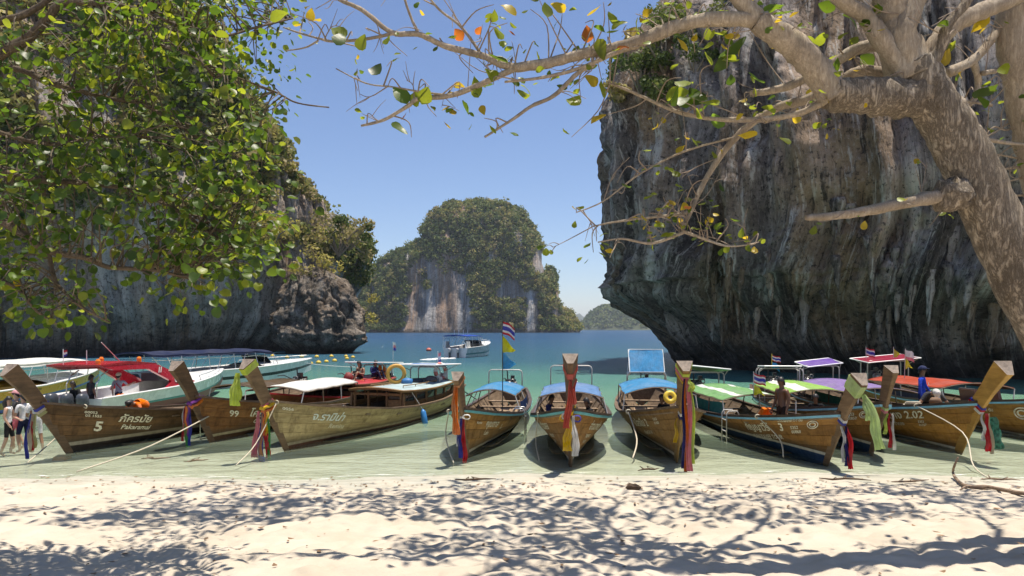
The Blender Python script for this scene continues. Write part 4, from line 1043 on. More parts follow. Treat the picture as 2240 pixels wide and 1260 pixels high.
bK = Longtail('longtail boat with an orange-red canopy, cut off by the right edge', (2330, 975), 4, 11.5, 1.05, 1.02, HM_J, M_RIM, LBLUE, PW_M, 2.0, 1.4, 1.05)

BLUE_T = cloth('bright_blue_tarp', (.07, .28, .52), .3); BLUE2_T = cloth('soft_blue_tarp', (.14, .27, .50), .3); SKY_T = cloth('sky_blue_tarp', (.20, .50, .68), .35)
GREEN_T = cloth('green_tarp', (.20, .40, .17), .3); LIME_T = cloth('lime_tarp', (.30, .52, .12), .3); MINT_T = cloth('mint_tarp', (.28, .52, .30), .35)
PURP_T = cloth('purple_tarp', (.19, .11, .40), .3); PURP2_T = cloth('pale_purple_tarp', (.28, .20, .42), .3); RED_T = cloth('red_tarp', (.46, .085, .05), .3); WINE_T = cloth('wine_tarp', (.30, .03, .06), .3); WHITE_T = cloth('white_tarp', (.75, .75, .70), .3)
BROWN_T = cloth('brown_tarp', (.12, .085, .055), .3); GREY_T = cloth('grey_tarp', (.10, .10, .11), .2); NAVY_T = cloth('navy_curtain', (.03, .06, .16), .3); JADE_T = cloth('jade_curtain', (.05, .24, .19), .3)
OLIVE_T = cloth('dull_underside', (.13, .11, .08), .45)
GLASS = NT('dark_window'); GLASS = GLASS.done(GLASS.pbr((.02, .022, .03), .08, None, 0, .6))
TRIM_C = wood('cabin_teak', (.15, .075, .025), (.28, .16, .06), .5); TRIM_D = wood('cabin_redwood', (.14, .04, .02), (.24, .08, .04), .5)

bA.canopy(5.6, 8.2, 1.02, .85, BROWN_T, .12, None, 3)
bA.engine()
bB.canopy(2.9, 6.6, 1.02, .95, WHITE_T, .14, None, 4, under=OLIVE_T)
bB.engine()
bC.cabin(3.9, 8.1, .98, 1.02, plain('roof_pale_blue', (.33, .42, .42), .6, 0, .2, 3), TRIM_C, GLASS, 5, True)
bC.stern_frame(7.4, .55, 1.55, BLUE2_T, None, (-.03, 0), 2.1, .75, .6)
bC.engine(8.9, .62)
bD.cabin(3.2, 7.2, .86, 1.0, plain('roof_red_paint', (.42, .03, .035), .45), TRIM_D, GLASS, 5, True)
bD.stern_frame(6.6, .6, 1.42, SKY_T, None, (-.05, .0), 1.9, .8, .5)
bD.engine(8.2, .55)
bE.canopy(3.6, 6.4, 1.0, .70, BLUE_T, .17, None, 4, panel=(NAVY_T, (1,), .30), under=OLIVE_T)
bE.stern_frame(7.0, .55, 1.5)
bE.engine()
bF.canopy(3.3, 6.4, 1.08, .84, BLUE2_T, .15, None, 4, under=OLIVE_T)
bF.stern_frame(7.6, .66, 1.66)
bF.engine()
bG.canopy(3.4, 6.8, 1.05, .94, BLUE_T, .21, None, 4, under=OLIVE_T, raise_ends=.03)
bG.stern_frame(7.4, .62, 1.42, BLUE_T, None, (.85, 0), .95, .56, .35, tmat=M_STEEL)
bG.engine()
bH.canopy(3.5, 7.0, .98, .98, GREEN_T, .16, (2, 7), 4, panel=(JADE_T, (-1,), .34), under=OLIVE_T)
bH.stern_frame(7.9, .62, 1.42, MINT_T, None, (-.12, -.1), 1.2, .72, .5, True)
bH.engine()
bI.canopy(3.4, 6.8, 1.0, 1.0, LIME_T, .16, (2, 3), 4, panel=(JADE_T, (1,), .30), under=OLIVE_T)
bI.stern_frame(7.4, .72, 1.50, cloth('black_tarp', (.03, .035, .03), .1), None, (-.05, 0), .9, .6, .4)
bI.engine()
bJ.canopy(3.6, 7.4, 1.02, 1.02, PURP2_T, .14, None, 4, under=OLIVE_T)
bJ.stern_frame(7.9, .62, 1.55, PURP_T, None, (.10, .12), 1.2, .60, .5)
bJ.engine()
bK.canopy(3.6, 8.6, 1.02, 1.05, RED_T, .16, None, 5, panel=(GREY_T, (-1,), .3), under=OLIVE_T, tilt=-.12)
bK.stern_frame(9.3, .75, 1.62, WINE_T, None, (.05, .10), 1.7, .95, .6)
bK.engine()

# ---- lettering as painted on the bows
bA.letter('ภัครมัย', 1, 1.12, .34, .25, .25); bA.letter('Pakaramai', 1, 1.18, .53, .17, .35); bA.letter('5', 1, .62, .60, .34, .25, bold=.03); bA.letter('00052\n05 1555', 1, .52, .17, .085, .2)
bB.letter('99', 1, .58, .44, .24, .05); bB.letter('โคโคนัท', 1, 1.12, .40, .28, .15); bB.letter('COCONUT', 1, 1.30, .58, .155, .3)
bC.letter('จ.รามิน่า', 1, .75, .36, .27, .35, plain('letter_pale_blue', (.66, .70, .66), .7, 0, .25, 30)); bC.letter('Remina', 1, 1.25, .56, .17, .3, plain('letter_faded', (.70, .62, .44), .7, 0, .3, 30)); bC.letter('0056', 1, .18, .18, .10, .2)
bE.letter('คุณตาล', 1, .75, .36, .23, .05); bE.letter('Lolo', 1, .80, .56, .15, .2); bE.letter('81\n0055', 1, 1.75, .33, .075, 0); bE.letter('KHW', 1, .35, .32, .08, 0); bE.letter('คุณตาล', -1, 1.5, .38, .2, .05)
bF.letter('อ่าวนางท้วม', 1, .85, .36, .25, .1); bF.letter('TWD-1017', 1, .82, .55, .11, .1); bF.letter('กระบี่ 5 7 1', 1, .82, .68, .10, .1)
bF.letter('ท่าจ้วงเลอ', -1, 2.15, .36, .25, .1); bF.letter('TWD-1017', -1, 1.55, .55, .11, .1); bF.letter('กระบี่ 5 7 1', -1, 1.6, .68, .10, .1)
bG.letter('น.น้องบีม 2', -1, 2.35, .36, .25, .12); bG.letter('5353\n01405', -1, .82, .24, .09, 0); bG.letter('เจริญพร 24 10', -1, 1.95, .55, .12, .1); bG.letter('ท.ต่อ', 1, .55, .42, .22, .1)
bH.letter('กัญญาวีร์', -1, 2.55, .34, .25, .05); bH.letter('KANYAVEE TOUR', -1, 2.45, .54, .145, .05); bH.letter('3', -1, 1.28, .34, .26, .05, bold=.03); bH.letter('5352\n00868', -1, .95, .30, .10, .1); bH.letter('เจริญผลธารา 5-1 ตัน', -1, 1.25, .13, .075, .2)
bI.letter('3', -1, .95, .32, .22, .1); bI.letter('5352\n00850', -1, .72, .24, .10, .1)
bJ.letter('รพระนาง 2.02', -1, 2.6, .32, .27, .05, stretch=1.1); bJ.letter('ชมทะเลจ้ง จำกอง', -1, 2.5, .50, .13, .1); bJ.letter('5353\n01557', -1, 1.15, .44, .085, .1)
bK.letter('เจริญ 5-1 ตัน', -1, 2.55, .28, .12, .1)
# round emblem beside the number on two hulls
def emblem(b, q, drop, r, side=-1):
    m = MB()
    for rr, rt in ((r, r * .14), (r * .55, r * .16)):
        pts = []
        for k in range(17):
            a = 2 * math.pi * k / 16; qq = q + rr * 1.25 * math.cos(a); z = b.zs(qq) - drop + rr * math.sin(a); pts.append(b.pt(qq, b.yz(qq, z), side, .030))
        m.tube(pts, rt, 4)
    m.build('emblem', M_LETTER, b.root)
emblem(bH, .42, .22, .085); emblem(bI, .30, .24, .08); emblem(bK, 1.15, .34, .15)

# ================================================================== SPEEDBOATS
M_GEL = plain('white_gelcoat', (.74, .74, .73), .25, 0, .05, 3); M_GELB = plain('black_gelcoat', (.02, .022, .026), .3, 0, .1); M_GREYM = plain('outboard_grey', (.06, .068, .082), .3, 0, .1)
class Speedboat:
    def __init__(s, label, stern, bow, beam, levels, mats, sheer=(.75, .78, 1.05), floor=.0, name='speedboat'):
        a = Vector((*stern, 0)); b = Vector((*bow, 0)); d = b - a
        s.L = d.length; s.B = beam / 2; s.sh = sheer
        s.root = empty(name, a, math.atan2(d.y, d.x)); tag(s.root, label, 'speedboat', 'speedboats behind the longtail boats')
        s.M = Matrix.Translation(a) @ Matrix.Rotation(s.root.rotation_euler[2], 4, 'Z')
        st = [i / 28 for i in range(29)]; s.st = st
        m = MB()
        for side in (1, -1):
            R = []; 
            for u in st: R.append([s.pt(u, t, side) for t in levels])
            n = len(levels)
            V = [p for r in R for p in r]; 
            for k in range(n - 1):
                F = [(i * n + k, i * n + k + 1, (i + 1) * n + k + 1, (i + 1) * n + k) for i in range(len(st) - 1)]
                if side < 0: F = [tuple(reversed(f)) for f in F]
                m.add(V, F, mats[k])
        tr = [s.pt(0, t, 1) for t in levels] + [s.pt(0, t, -1) for t in reversed(levels[1:])]
        m.add(tr, [tuple(range(len(tr)))], mats[-1])
        return_m = m
        s.m = m
    def finish(s, mats):
        h = s.m.build('hull', mats, s.root, True)
        # sheer moulding, foredeck, cockpit
        for side in (1, -1):
            one('rub_rail', M_GEL, s.root, 'tube', [s.pt(u, 1, side) + Vector((0, side * .01, .01)) for u in s.st], .035, 6, smooth=True)
        m = MB(); R = []
        for u in [x for x in s.st if x >= .52]:
            e = s.pt(u, 1, 1); f = s.pt(u, 1, -1); c = .16 * (1 - (u - .52) / .48) + .05
            R.append([e, e.lerp(f, .2) + Vector((0, 0, c * .7)), e.lerp(f, .5) + Vector((0, 0, c)), e.lerp(f, .8) + Vector((0, 0, c * .7)), f])
        m.loft(R, 0, False, False); m.build('foredeck', M_GEL, s.root, True)
        m = MB(); R = []
        for u in [x for x in s.st if x <= .54]:
            e = s.pt(u, 1, 1); z = .12; iw = e.y - .22
            R.append([(e.x, e.y, e.z), (e.x, iw, e.z + .01), (e.x, iw - .05, z), (e.x, -iw + .05, z), (e.x, -iw, e.z + .01), (e.x, -e.y, e.z)])
        m.loft(R, 0, False, False); m.build('cockpit', M_GEL, s.root)
        x = s.L * .1
        for y in (-.55, .0, .55):
            pass
    def pt(s, u, t, side):
        x = u * s.L
        bw = s.B * (1 - max(0, (u - .42) / .58) ** 2.4) * (.93 + .07 * min(1, u / .3)); bw = max(bw, .02)
        zk = -.30 + 1.05 * max(0, (u - .62) / .38) ** 2.2; zc = .02 + .45 * max(0, (u - .5) / .5) ** 1.8; zs = float(np.interp(u, [0, .5, 1], s.sh))
        if t < .3: k = t / .3; y = bw * .86 * k; z = zk + (zc - zk) * k
        else: k = (t - .3) / .7; y = bw * (.86 + .14 * k); z = zc + (zs - zc) * k
        return Vector((x + .35 * max(0, u - .7) * (z + .3), side * y, z))
    def w(s, p): return s.M @ Vector(p)
    def motors(s, ys, z=.25, mat=None):
        for y in ys:
            e = empty('outboard_motor', (-.25, y, z), 0, s.root)
            m = MB(); prof = [(.0, .13, .11), (.08, .20, .145), (.12, .225, .155), (.32, .235, .155), (.42, .20, .13), (.46, .12, .08)]
            m.loft([[(c * rx - .05 - .1 * zz, sn * ry, zz + .15) for c, sn in [(math.cos(a), math.sin(a)) for a in [2 * math.pi * (k + .5) / 8 for k in range(8)]]] for zz, rx, ry in prof]); m.build('cowl', mat or M_GREYM, e, True)
            m = MB(); m.box((-.02, 0, -.15), (.18, .10, .62), taper=1.3); m.box((-.05, 0, -.42), (.36, .2, .02)); m.build('motor_leg', M_GREYM, e)
            m = MB(); m.tube([(-.2, 0, -.5), (.12, 0, -.5)], [.03, .06], 8); m.build('gear_case', M_BLACK, e)
    def canopy(s, x0, x1, z, hw, mat, arch=.12, posts=5, frame=None, edge=.05, rise=0.0):
        nx, ny = 20, 8; fm = frame or M_STEEL
        def P(i, j, dz=0):
            u = i / nx; v = j / ny * 2 - 1
            return Vector((x0 + (x1 - x0) * u, v * hw * (1 - .25 * max(0, u - .7) / .3), z + arch * (1 - v * v) - .03 * abs(math.sin(u * math.pi * (posts - 1))) + dz + rise * u - .10 * max(0, u - .85) / .15))
        V = [P(i, j) for i in range(nx + 1) for j in range(ny + 1)] + [P(i, j, -edge) for i in range(nx + 1) for j in range(ny + 1)]
        k = (nx + 1) * (ny + 1); F = []
        for i in range(nx):
            for j in range(ny):
                a = i * (ny + 1) + j; f = (a, a + 1, a + ny + 2, a + ny + 1); F.append(f); F.append(tuple(x + k for x in reversed(f)))
        ed = [i * (ny + 1) for i in range(nx + 1)] + [nx * (ny + 1) + j for j in range(1, ny + 1)] + [i * (ny + 1) + ny for i in range(nx - 1, -1, -1)] + [j for j in range(ny - 1, 0, -1)]
        for a, b in zip(ed, ed[1:] + ed[:1]): F.append((b, a, a + k, b + k))
        m = MB(); m.add(V, F); c = m.build('canopy', mat, s.root, True)
        for side, j in ((1, ny), (-1, 0)):
            one('grab_rail', fm, s.root, 'tube', [P(i, j, -.22) for i in range(0, nx + 1, 2)], .016, 5)
            for q in range(posts):
                i = nx * q / (posts - 1); tp = P(i, j, -edge); u = min(.97, max(0.0, tp.x / s.L)); b = s.pt(u, 1, side)
                one('post', fm, s.root, 'tube', [b, tp], .02, 6)
                if q < posts - 1:
                    one('brace', fm, s.root, 'tube', [b + Vector((.35, 0, 0)), P(i + nx / (posts - 1) * .5, j, -edge)], .014, 5)
        return c
    def finrail(s):
        for side in (1, -1):
            pts = [s.pt(u, 1, side) + Vector((0, -side * .08, .22)) for u in (.6, .7, .8, .9, .97)]
            one('bow_rail', M_STEEL, s.root, 'tube', [s.pt(.6, 1, side)] + pts, .014, 5)
    def windscreen(s, x, z, hw):
        m = MB(); g = NT('tinted_screen') if 'tinted_screen' not in MATS else None
        if g: MATS['tinted_screen'] = g.done(g.pbr((.03, .04, .05), .06, None, 0, .6))
        m.loft([[(x + .0, -hw, z), (x + .25, -hw * .6, z), (x + .3, 0, z), (x + .25, hw * .6, z), (x, hw, z)], [(x - .3, -hw * .92, z + .35), (x - .1, -hw * .55, z + .36), (x - .05, 0, z + .37), (x - .1, hw * .55, z + .36), (x - .3, hw * .92, z + .35)]], 0, False, False)
        w_ = m.build('windscreen', MATS['tinted_screen'], s.root)
        one('screen_frame', M_STEEL, w_, 'tube', [(x - .3, -hw * .92, z + .35), (x - .1, -hw * .55, z + .36), (x - .05, 0, z + .37), (x - .1, hw * .55, z + .36), (x - .3, hw * .92, z + .35)], .015, 5)
    def letter(s, body, side, u0, t, size, mat, shear=0.1):
        me = text_mesh(body, 1.0, shear, .01); co = np.empty(len(me.vertices) * 3, np.float32); me.vertices.foreach_get('co', co); co = co.reshape(-1, 3); out = []
        for x, y, _ in co:
            u = u0 - side * x * size / s.L
            p = s.pt(u, t + y * size / .8, side); out.append((p.x, p.y + side * .02, p.z))
        me.vertices.foreach_set('co', np.array(out, np.float32).ravel()); me.update(); me.materials.clear(); return link_mesh('lettering', me, s.root, mat)

# yellow boat with a white awning, far left
YEL = plain('yellow_gelcoat', (.72, .36, .015), .3, 0, .06, 3); BLU = plain('blue_band', (.02, .10, .42), .3, 0, .08); OLV = plain('olive_band', (.30, .22, .03), .4, 0, .1)
s3 = Speedboat('yellow speedboat with blue bands under a long white awning, at the far left', (-18.0, 19.2), (-18.7, 31.2), 2.6, [0, .3, .40, .50, .62, .70, 1.0], [2, 1, 2, 2, 1, 0])
s3.finish([YEL, BLU, OLV]); s3.canopy(-.6, 9.6, 1.62, 1.25, WHITE_T, .10, 7, None, .10); s3.motors((-.5, .5)); s3.letter('www.krabi.com', -1, .42, .86, .12, M_BLACK)
one('seat_row', plain('yellow_cushion', (.55, .30, .03), .6), s3.root, 'box', (4.0, -.7, .62), (5.5, .5, .35))
one('seat_row', plain('yellow_cushion', (.55, .30, .03), .6), s3.root, 'box', (4.0, .7, .62), (5.5, .5, .35))
# white boat, dark blue awning, bow to the right
s2 = Speedboat('long white speedboat with a dark blue awning and bow pointing right', (-16.0, 30.5), (-11.7, 40.0), 2.7, [0, .3, .62, .74, 1.0], [0, 1, 0, 1, 1], (.85, .92, 1.12))
s2.m.m = [(1 if mi == 0 and False else mi) for mi in s2.m.m]
s2.finish([M_GELB, M_GEL]); s2.canopy(-.8, 6.6, 1.72, 1.2, cloth('dark_blue_awning', (.028, .036, .075), .1), .14, 6, None, .08); s2.finrail(); s2.windscreen(6.4, 1.1, .95); s2.motors((-.5, .5))
# white boat with a dark red arch
RARCH = plain('red_arch_paint', (.34, .012, .022), .25, 0, .08, 3); TEALB = plain('teal_band', (.03, .22, .22), .35); REDB = plain('oxblood_band', (.20, .03, .025), .4)
s1 = Speedboat('white speedboat with a swept dark red arch and outboard motors', (-13.9, 21.6), (-13.2, 31.4), 2.5, [0, .3, .56, .64, .68, 1.0], [2, 2, 1, 0, 0, 0], (.66, .72, 1.0))
s1.m.m = s1.m.m
s1.finish([M_GEL, TEALB, REDB]); s1.motors((-.75, -.25, .25, .75)); s1.finrail()
def arch_side(y, side):
    P = [(.3, 1.66), (2.7, 1.64), (3.35, 1.56), (5.6, .80), (3.55, .62), (4.0, .92), (2.75, 1.44), (.9, 1.50)]
    m = MB(); n = len(P)
    def sh(p): return -side * .22 * max(0, (p[1] - .7))
    A = [(p[0], y + sh(p), p[1]) for p in P]; B_ = [(p[0], y + sh(p) - side * .12, p[1]) for p in P]
    F = []
    tri = [(0, 1, 6, 7), (1, 2, 6), (2, 3, 5, 6), (3, 4, 5)]
    m.add(A + B_, [t for t in tri] + [tuple(n + i for i in reversed(t)) for t in tri] + [(i, (i + 1) % n, n + (i + 1) % n, n + i) for i in range(n)])
    a = m.build('arch_leg', RARCH, s1.root)
    return a
for y, sd in ((1.12, 1), (-1.12, -1)):
    a = arch_side(y, sd)
    me = text_mesh('11', .24, .2, .02); o = link_mesh('lettering', me, a, M_WHITE); me.materials.clear(); me.materials.append(M_WHITE)
    o.rotation_euler = (math.radians(90), 0, 0 if sd < 0 else math.pi); o.location = (3.2 if sd < 0 else 3.45, y * .86 - sd * (-.06), 1.30)
    m = MB(); m.torus((4.3, y * .93 + sd * .04, .98), .1, .03, (0, 1, 0), 12, 5); m.build('emblem', M_WHITE, a)
m = MB(); m.loft([[(.3, -.92, 1.64), (.3, .92, 1.64), (.3, .92, 1.70), (.3, -.92, 1.70)], [(1.8, -.92, 1.66), (1.8, .92, 1.66), (1.8, .92, 1.76), (1.8, -.92, 1.76)], [(3.3, -.92, 1.54), (3.3, .92, 1.54), (3.3, .92, 1.62), (3.3, -.92, 1.62)]]); m.build('arch_top', RARCH, s1.root)
for x, y in ((.6, -.6), (2.6, -.7), (2.2, .4)):
    m = MB(); m.tube([(x, y, 1.70), (x, y, 1.82), (x, y, 1.88)], [.08, .08, .04], 8); m.build('beacon', plain('orange_beacon', (.75, .2, .02), .3), s1.root)
one('aerial', M_WHITE, s1.root, 'tube', [(2.2, -.3, 1.7), (1.2, -.3, 2.4)], .015, 5)
one('aerial', M_WHITE, s1.root, 'tube', [(.9, 0, 1.7), (.9, 0, 2.15)], .012, 5)
for y in (-.8, .2):
    one('hoop', M_STEEL, s1.root, 'tube', [(.25, y, .5), (.25, y, 1.1), (.45, y, 1.35), (.8, y, 1.5)], .02, 6)
one('windscreen', plain('smoked_screen', (.03, .035, .04), .1), s1.root, 'box', (5.2, 0, .98), (.06, 1.7, .3))
# the boat under way in the bay
s4 = Speedboat('white speedboat with a blue roof motoring away in the bay', (-5.6, 68.0), (-2.6, 75.2), 2.9, [0, .3, .5, .6, 1.0], [0, 0, 1, 0, 0], (.95, 1.1, 1.5))
s4.finish([M_GEL, TEALB]); s4.canopy(-.2, 4.2, 2.15, 1.2, cloth('royal_blue_roof', (.03, .08, .36), .1), .10, 4); s4.motors((-.45, .45), .35, plain('silver_cowl', (.45, .46, .48), .3)); s4.finrail(); s4.windscreen(4.2, 1.3, 1.0)
for k in range(4): one('aerial', M_WHITE, s4.root, 'tube', [(.6 + .5 * k, .4 - .25 * k, 2.2), (.6 + .5 * k, .4 - .25 * k, 2.75)], .03, 4)
one('stern_quarter', M_GEL, s4.root, 'box', (.5, 1.15, 1.25), (1.0, .18, .7), None, 0, .7)
one('stern_quarter', M_GEL, s4.root, 'box', (.5, -1.15, 1.25), (1.0, .18, .7), None, 0, .7)
# churned water behind it
m = MB(); rng_ = random.Random(4)
for k in range(60):
    a = rng_.random(); px = s4.w((-1.2 - 4.5 * a, (rng_.random() - .5) * 1.6 * (1 - .4 * a), 0)); r = .10 + .16 * rng_.random()
    m.sphere((px.x, px.y, .0), r, 4, 6, 0, (1.3, 1.3, .35))
tag(m.build('wake_foam', plain('foam', (.8, .82, .82), .6), None, True), 'patch of white foam churned up behind the motoring speedboat', kind='stuff')

# ================================================================== PEOPLE
SKIN1 = plain('skin_tan', (.30, .165, .10), .5, 0, .06); SKIN2 = plain('skin_brown', (.165, .078, .042), .45, 0, .06); SKIN3 = plain('skin_fair', (.46, .27, .19), .5, 0, .06)
HAIR = plain('hair_black', (.014, .011, .010), .5, 0, .2)
EYE = plain('eye_dark', (.02, .015, .012), .3)
STAND = dict(pelvis=(0, 0, .93), belly=(0, 0, 1.08), chest=(0, .01, 1.27), neck=(0, 0, 1.47), head=(0, .025, 1.60), crown=(0, .015, 1.69),
             shL=(-.175, 0, 1.40), elL=(-.22, -.02, 1.12), wrL=(-.23, .06, .88), haL=(-.23, .08, .80), shR=(.175, 0, 1.40), elR=(.22, -.02, 1.12), wrR=(.23, .06, .88), haR=(.23, .08, .80),
             hiL=(-.09, 0, .88), knL=(-.10, .02, .50), anL=(-.10, -.01, .09), toL=(-.11, .13, .03), hiR=(.09, 0, .88), knR=(.10, .02, .50), anR=(.10, -.01, .09), toR=(.11, .13, .03))
def pose(**k):
    d = dict(STAND); d.update(k); return d
def shift(d, keys, v):
    e = dict(d)
    for k in keys: e[k] = tuple(a + b for a, b in zip(e[k], v))
    return e
UP = ['pelvis', 'belly', 'chest', 'neck', 'head', 'crown', 'shL', 'elL', 'wrL', 'haL', 'shR', 'elR', 'wrR', 'haR', 'hiL', 'hiR']
SIT = shift(STAND, UP, (0, 0, -.48)); SIT.update(knL=(-.13, .42, .46), anL=(-.13, .44, .06), toL=(-.14, .57, .02), knR=(.13, .42, .46), anR=(.13, .44, .06), toR=(.14, .57, .02), elL=(-.24, .06, .66), wrL=(-.18, .28, .55), haL=(-.16, .35, .53), elR=(.24, .06, .66), wrR=(.18, .28, .55), haR=(.16, .35, .53), belly=(0, .02, .60), chest=(0, .06, .79), neck=(0, .09, .99), head=(0, .13, 1.11), crown=(0, .12, 1.20))
FLOOR_SIT = shift(SIT, UP, (0, 0, -.36)); FLOOR_SIT.update(knL=(-.15, .36, .42), anL=(-.12, .52, .07), toL=(-.12, .64, .03), knR=(.15, .36, .42), anR=(.12, .52, .07), toR=(.12, .64, .03), wrL=(-.10, .38, .36), haL=(-.03, .42, .35), wrR=(.10, .38, .36), haR=(.03, .42, .35))
BEND = pose(pelvis=(0, -.10, .90), belly=(0, .04, 1.02), chest=(0, .24, 1.10), neck=(0, .42, 1.13), head=(0, .52, 1.12), crown=(0, .60, 1.15), shL=(-.18, .36, 1.08), elL=(-.34, .40, .86), wrL=(-.36, .46, .62), haL=(-.35, .48, .54), shR=(.18, .36, 1.08), elR=(.34, .40, .86), wrR=(.36, .46, .62), haR=(.35, .48, .54), hiL=(-.09, -.10, .86), hiR=(.09, -.10, .86), knL=(-.11, .0, .48), knR=(.11, .0, .48))
CARRY = pose(elL=(-.24, .05, 1.10), wrL=(-.10, .26, 1.02), haL=(-.03, .30, 1.02), elR=(.23, -.03, 1.12), wrR=(.24, .10, .90), haR=(.23, .14, .84), knL=(-.10, .10, .50), anL=(-.10, .02, .10), toL=(-.11, .15, .05), knR=(.10, -.02, .50), anR=(.10, -.16, .10), toR=(.11, -.04, .03))
LOOKDOWN = pose(head=(0, .05, 1.59), crown=(0, .045, 1.68), elR=(.25, -.04, 1.13), wrR=(.28, .06, .90), haR=(.28, .09, .82))
RADII = dict(pelvis=(.145, .115), belly=(.125, .10), chest=(.15, .115), neck=(.05, .05), head=(.078, .088), crown=(.062, .07), shL=(.062, .062), elL=(.042, .042), wrL=(.028, .028), haL=(.036, .022), shR=(.062, .062), elR=(.042, .042), wrR=(.028, .028), haR=(.036, .022),
             hiL=(.085, .085), knL=(.056, .056), anL=(.038, .038), toL=(.032, .026), hiR=(.085, .085), knR=(.056, .056), anR=(.038, .038), toR=(.032, .026))
BONES = [('pelvis', 'belly'), ('belly', 'chest'), ('chest', 'neck'), ('neck', 'head'), ('head', 'crown'), ('chest', 'shL'), ('shL', 'elL'), ('elL', 'wrL'), ('wrL', 'haL'), ('chest', 'shR'), ('shR', 'elR'), ('elR', 'wrR'), ('wrR', 'haR'), ('pelvis', 'hiL'), ('hiL', 'knL'), ('knL', 'anL'), ('anL', 'toL'), ('pelvis', 'hiR'), ('hiR', 'knR'), ('knR', 'anR'), ('anR', 'toR')]
def person(label, loc, face, P, skin, shirt=None, pants=None, sleeve='short', leg='short', hair=True, hat=None, brim=False, scale=.88, long_hair=False, vest=None, group=None, motif=None, strap=None):
    """face: direction the person faces, degrees anticlockwise from +X seen from above"""
    keys = list(P); idx = {k: i for i, k in enumerate(keys)}
    me = bpy.data.meshes.new('body'); me.from_pydata([P[k] for k in keys], [(idx[a], idx[b]) for a, b in BONES], [])
    o = bpy.data.objects.new('body', me); COL.objects.link(o)
    sk = o.modifiers.new('skin', 'SKIN'); sk.use_smooth_shade = True; sk.branch_smoothing = .5
    ss = o.modifiers.new('sub', 'SUBSURF'); ss.levels = 1; ss.render_levels = 1
    lay = me.skin_vertices[0].data
    for k in keys: lay[idx[k]].radius = RADII[k]; lay[idx[k]].use_root = (k == 'pelvis')
    bpy.context.view_layer.update()
    bm = bpy.data.meshes.new_from_object(o.evaluated_get(bpy.context.evaluated_depsgraph_get()))
    bpy.data.objects.remove(o, do_unlink=True)
    n = len(bm.polygons); cen = np.empty(n * 3, np.float32); bm.polygons.foreach_get('center', cen); cen = cen.reshape(-1, 3)
    best = np.full(n, 1e9); bi = np.zeros(n, int); tt = np.zeros(n)
    for i, (a, b) in enumerate(BONES):
        A = np.array(P[a]); B = np.array(P[b]); d = B - A; t = np.clip(((cen - A) @ d) / (d @ d), 0, 1)
        ra = RADII[a][0]; rb = RADII[b][0]
        dist = np.linalg.norm(cen - (A + t[:, None] * d), axis=1) - (ra + (rb - ra) * t) * .8
        u = dist < best; best[u] = dist[u]; bi[u] = i; tt[u] = t[u]
    mi = np.zeros(n, int)
    for i, (a, b) in enumerate(BONES):
        s = bi == i
        if i in (0, 1, 2, 5, 9): mi[s & ~((i == 2) & (tt > .75))] = 1
        if i in (6, 10): mi[s & ((sleeve == 'long') | ((sleeve == 'short') & (tt < .75)))] = 1
        if i in (7, 11) and sleeve == 'long': mi[s] = 1
        if i in (13, 17): mi[s] = 2
        if i in (14, 18): mi[s & ((leg == 'long') | (tt < .8))] = 2
        if i in (15, 19) and leg == 'long': mi[s] = 2
    low = (bi == 0) & (tt < .35); mi[low] = 2
    if shirt is None: mi[mi == 1] = 0
    # head details and fingers appended to the same mesh
    ex = MB(); hd = Vector(P['head']); fw = Vector((0, 1, 0)); up = (Vector(P['crown']) - hd).normalized(); tilt = up.rotation_difference(Vector((0, 0, 1))).inverted() if False else Vector((0, 0, 1)).rotation_difference(up)
    def H(x, y, z): return hd + tilt @ Vector((x, y, z))
    ex.add([H(-.013, .078, .005), H(.013, .078, .005), H(0, .105, -.012), H(0, .08, .035)], [(0, 1, 2), (1, 3, 2), (3, 0, 2)], 0)
    for sx in (-1, 1):
        ex.sphere(H(sx * .03, .082, .025), .009, 4, 6, 3)
        ex.sphere(H(sx * .082, .0, .005), .022, 4, 6, 0, (.4, .8, 1.2))
    ex.box(H(0, .083, -.035), (.038, .01, .008), None, 4)
    for hk, wk, sg in (('haL', 'wrL', -1), ('haR', 'wrR', 1)):
        h = Vector(P[hk]); d = (h - Vector(P[wk])).normalized(); sd = d.cross(Vector((0, 0, 1))); sd = Vector((1, 0, 0)) if sd.length < .2 else sd.normalized(); nn = d.cross(sd)
        for f, ln in ((-.026, .062), (-.009, .074), (.009, .070), (.025, .055)):
            b0 = h + sd * f; ex.tube([b0, b0 + d * ln * .55 + nn * .006, b0 + d * ln * .95 + nn * .022], [.010, .009, .006], 5, 0)
        b0 = h - d * .03 + sd * .03 * sg; ex.tube([b0, b0 + sd * .025 * sg + d * .02, b0 + sd * .03 * sg + d * .05], [.011, .010, .007], 5, 0)
    b = bm; nv = len(b.vertices); co = np.empty(nv * 3, np.float32); b.vertices.foreach_get('co', co)
    verts = [tuple(v) for v in co.reshape(-1, 3)] + ex.v
    faces = [tuple(p.vertices) for p in b.polygons] + [tuple(i + nv for i in f) for f in ex.f]
    mats = list(mi) + ex.m
    body = bpy.data.meshes.new('person'); body.from_pydata(verts, [], faces); body.update(); bpy.data.meshes.remove(bm)
    lip = plain('lip', (.22, .09, .07), .5)
    # order: 0 skin 1 shirt 2 trousers 3 eye 4 lip
    for mm in (skin, shirt or skin, pants or skin, EYE, lip): body.materials.append(mm)
    body.polygons.foreach_set('material_index', [int(x) for x in mats]); set_smooth(body)
    ob = link_mesh('person', body); ob.location = loc; ob.rotation_euler = (0, 0, math.radians(face - 90)); ob.scale = (scale,) * 3
    tag(ob, label, 'person', group)
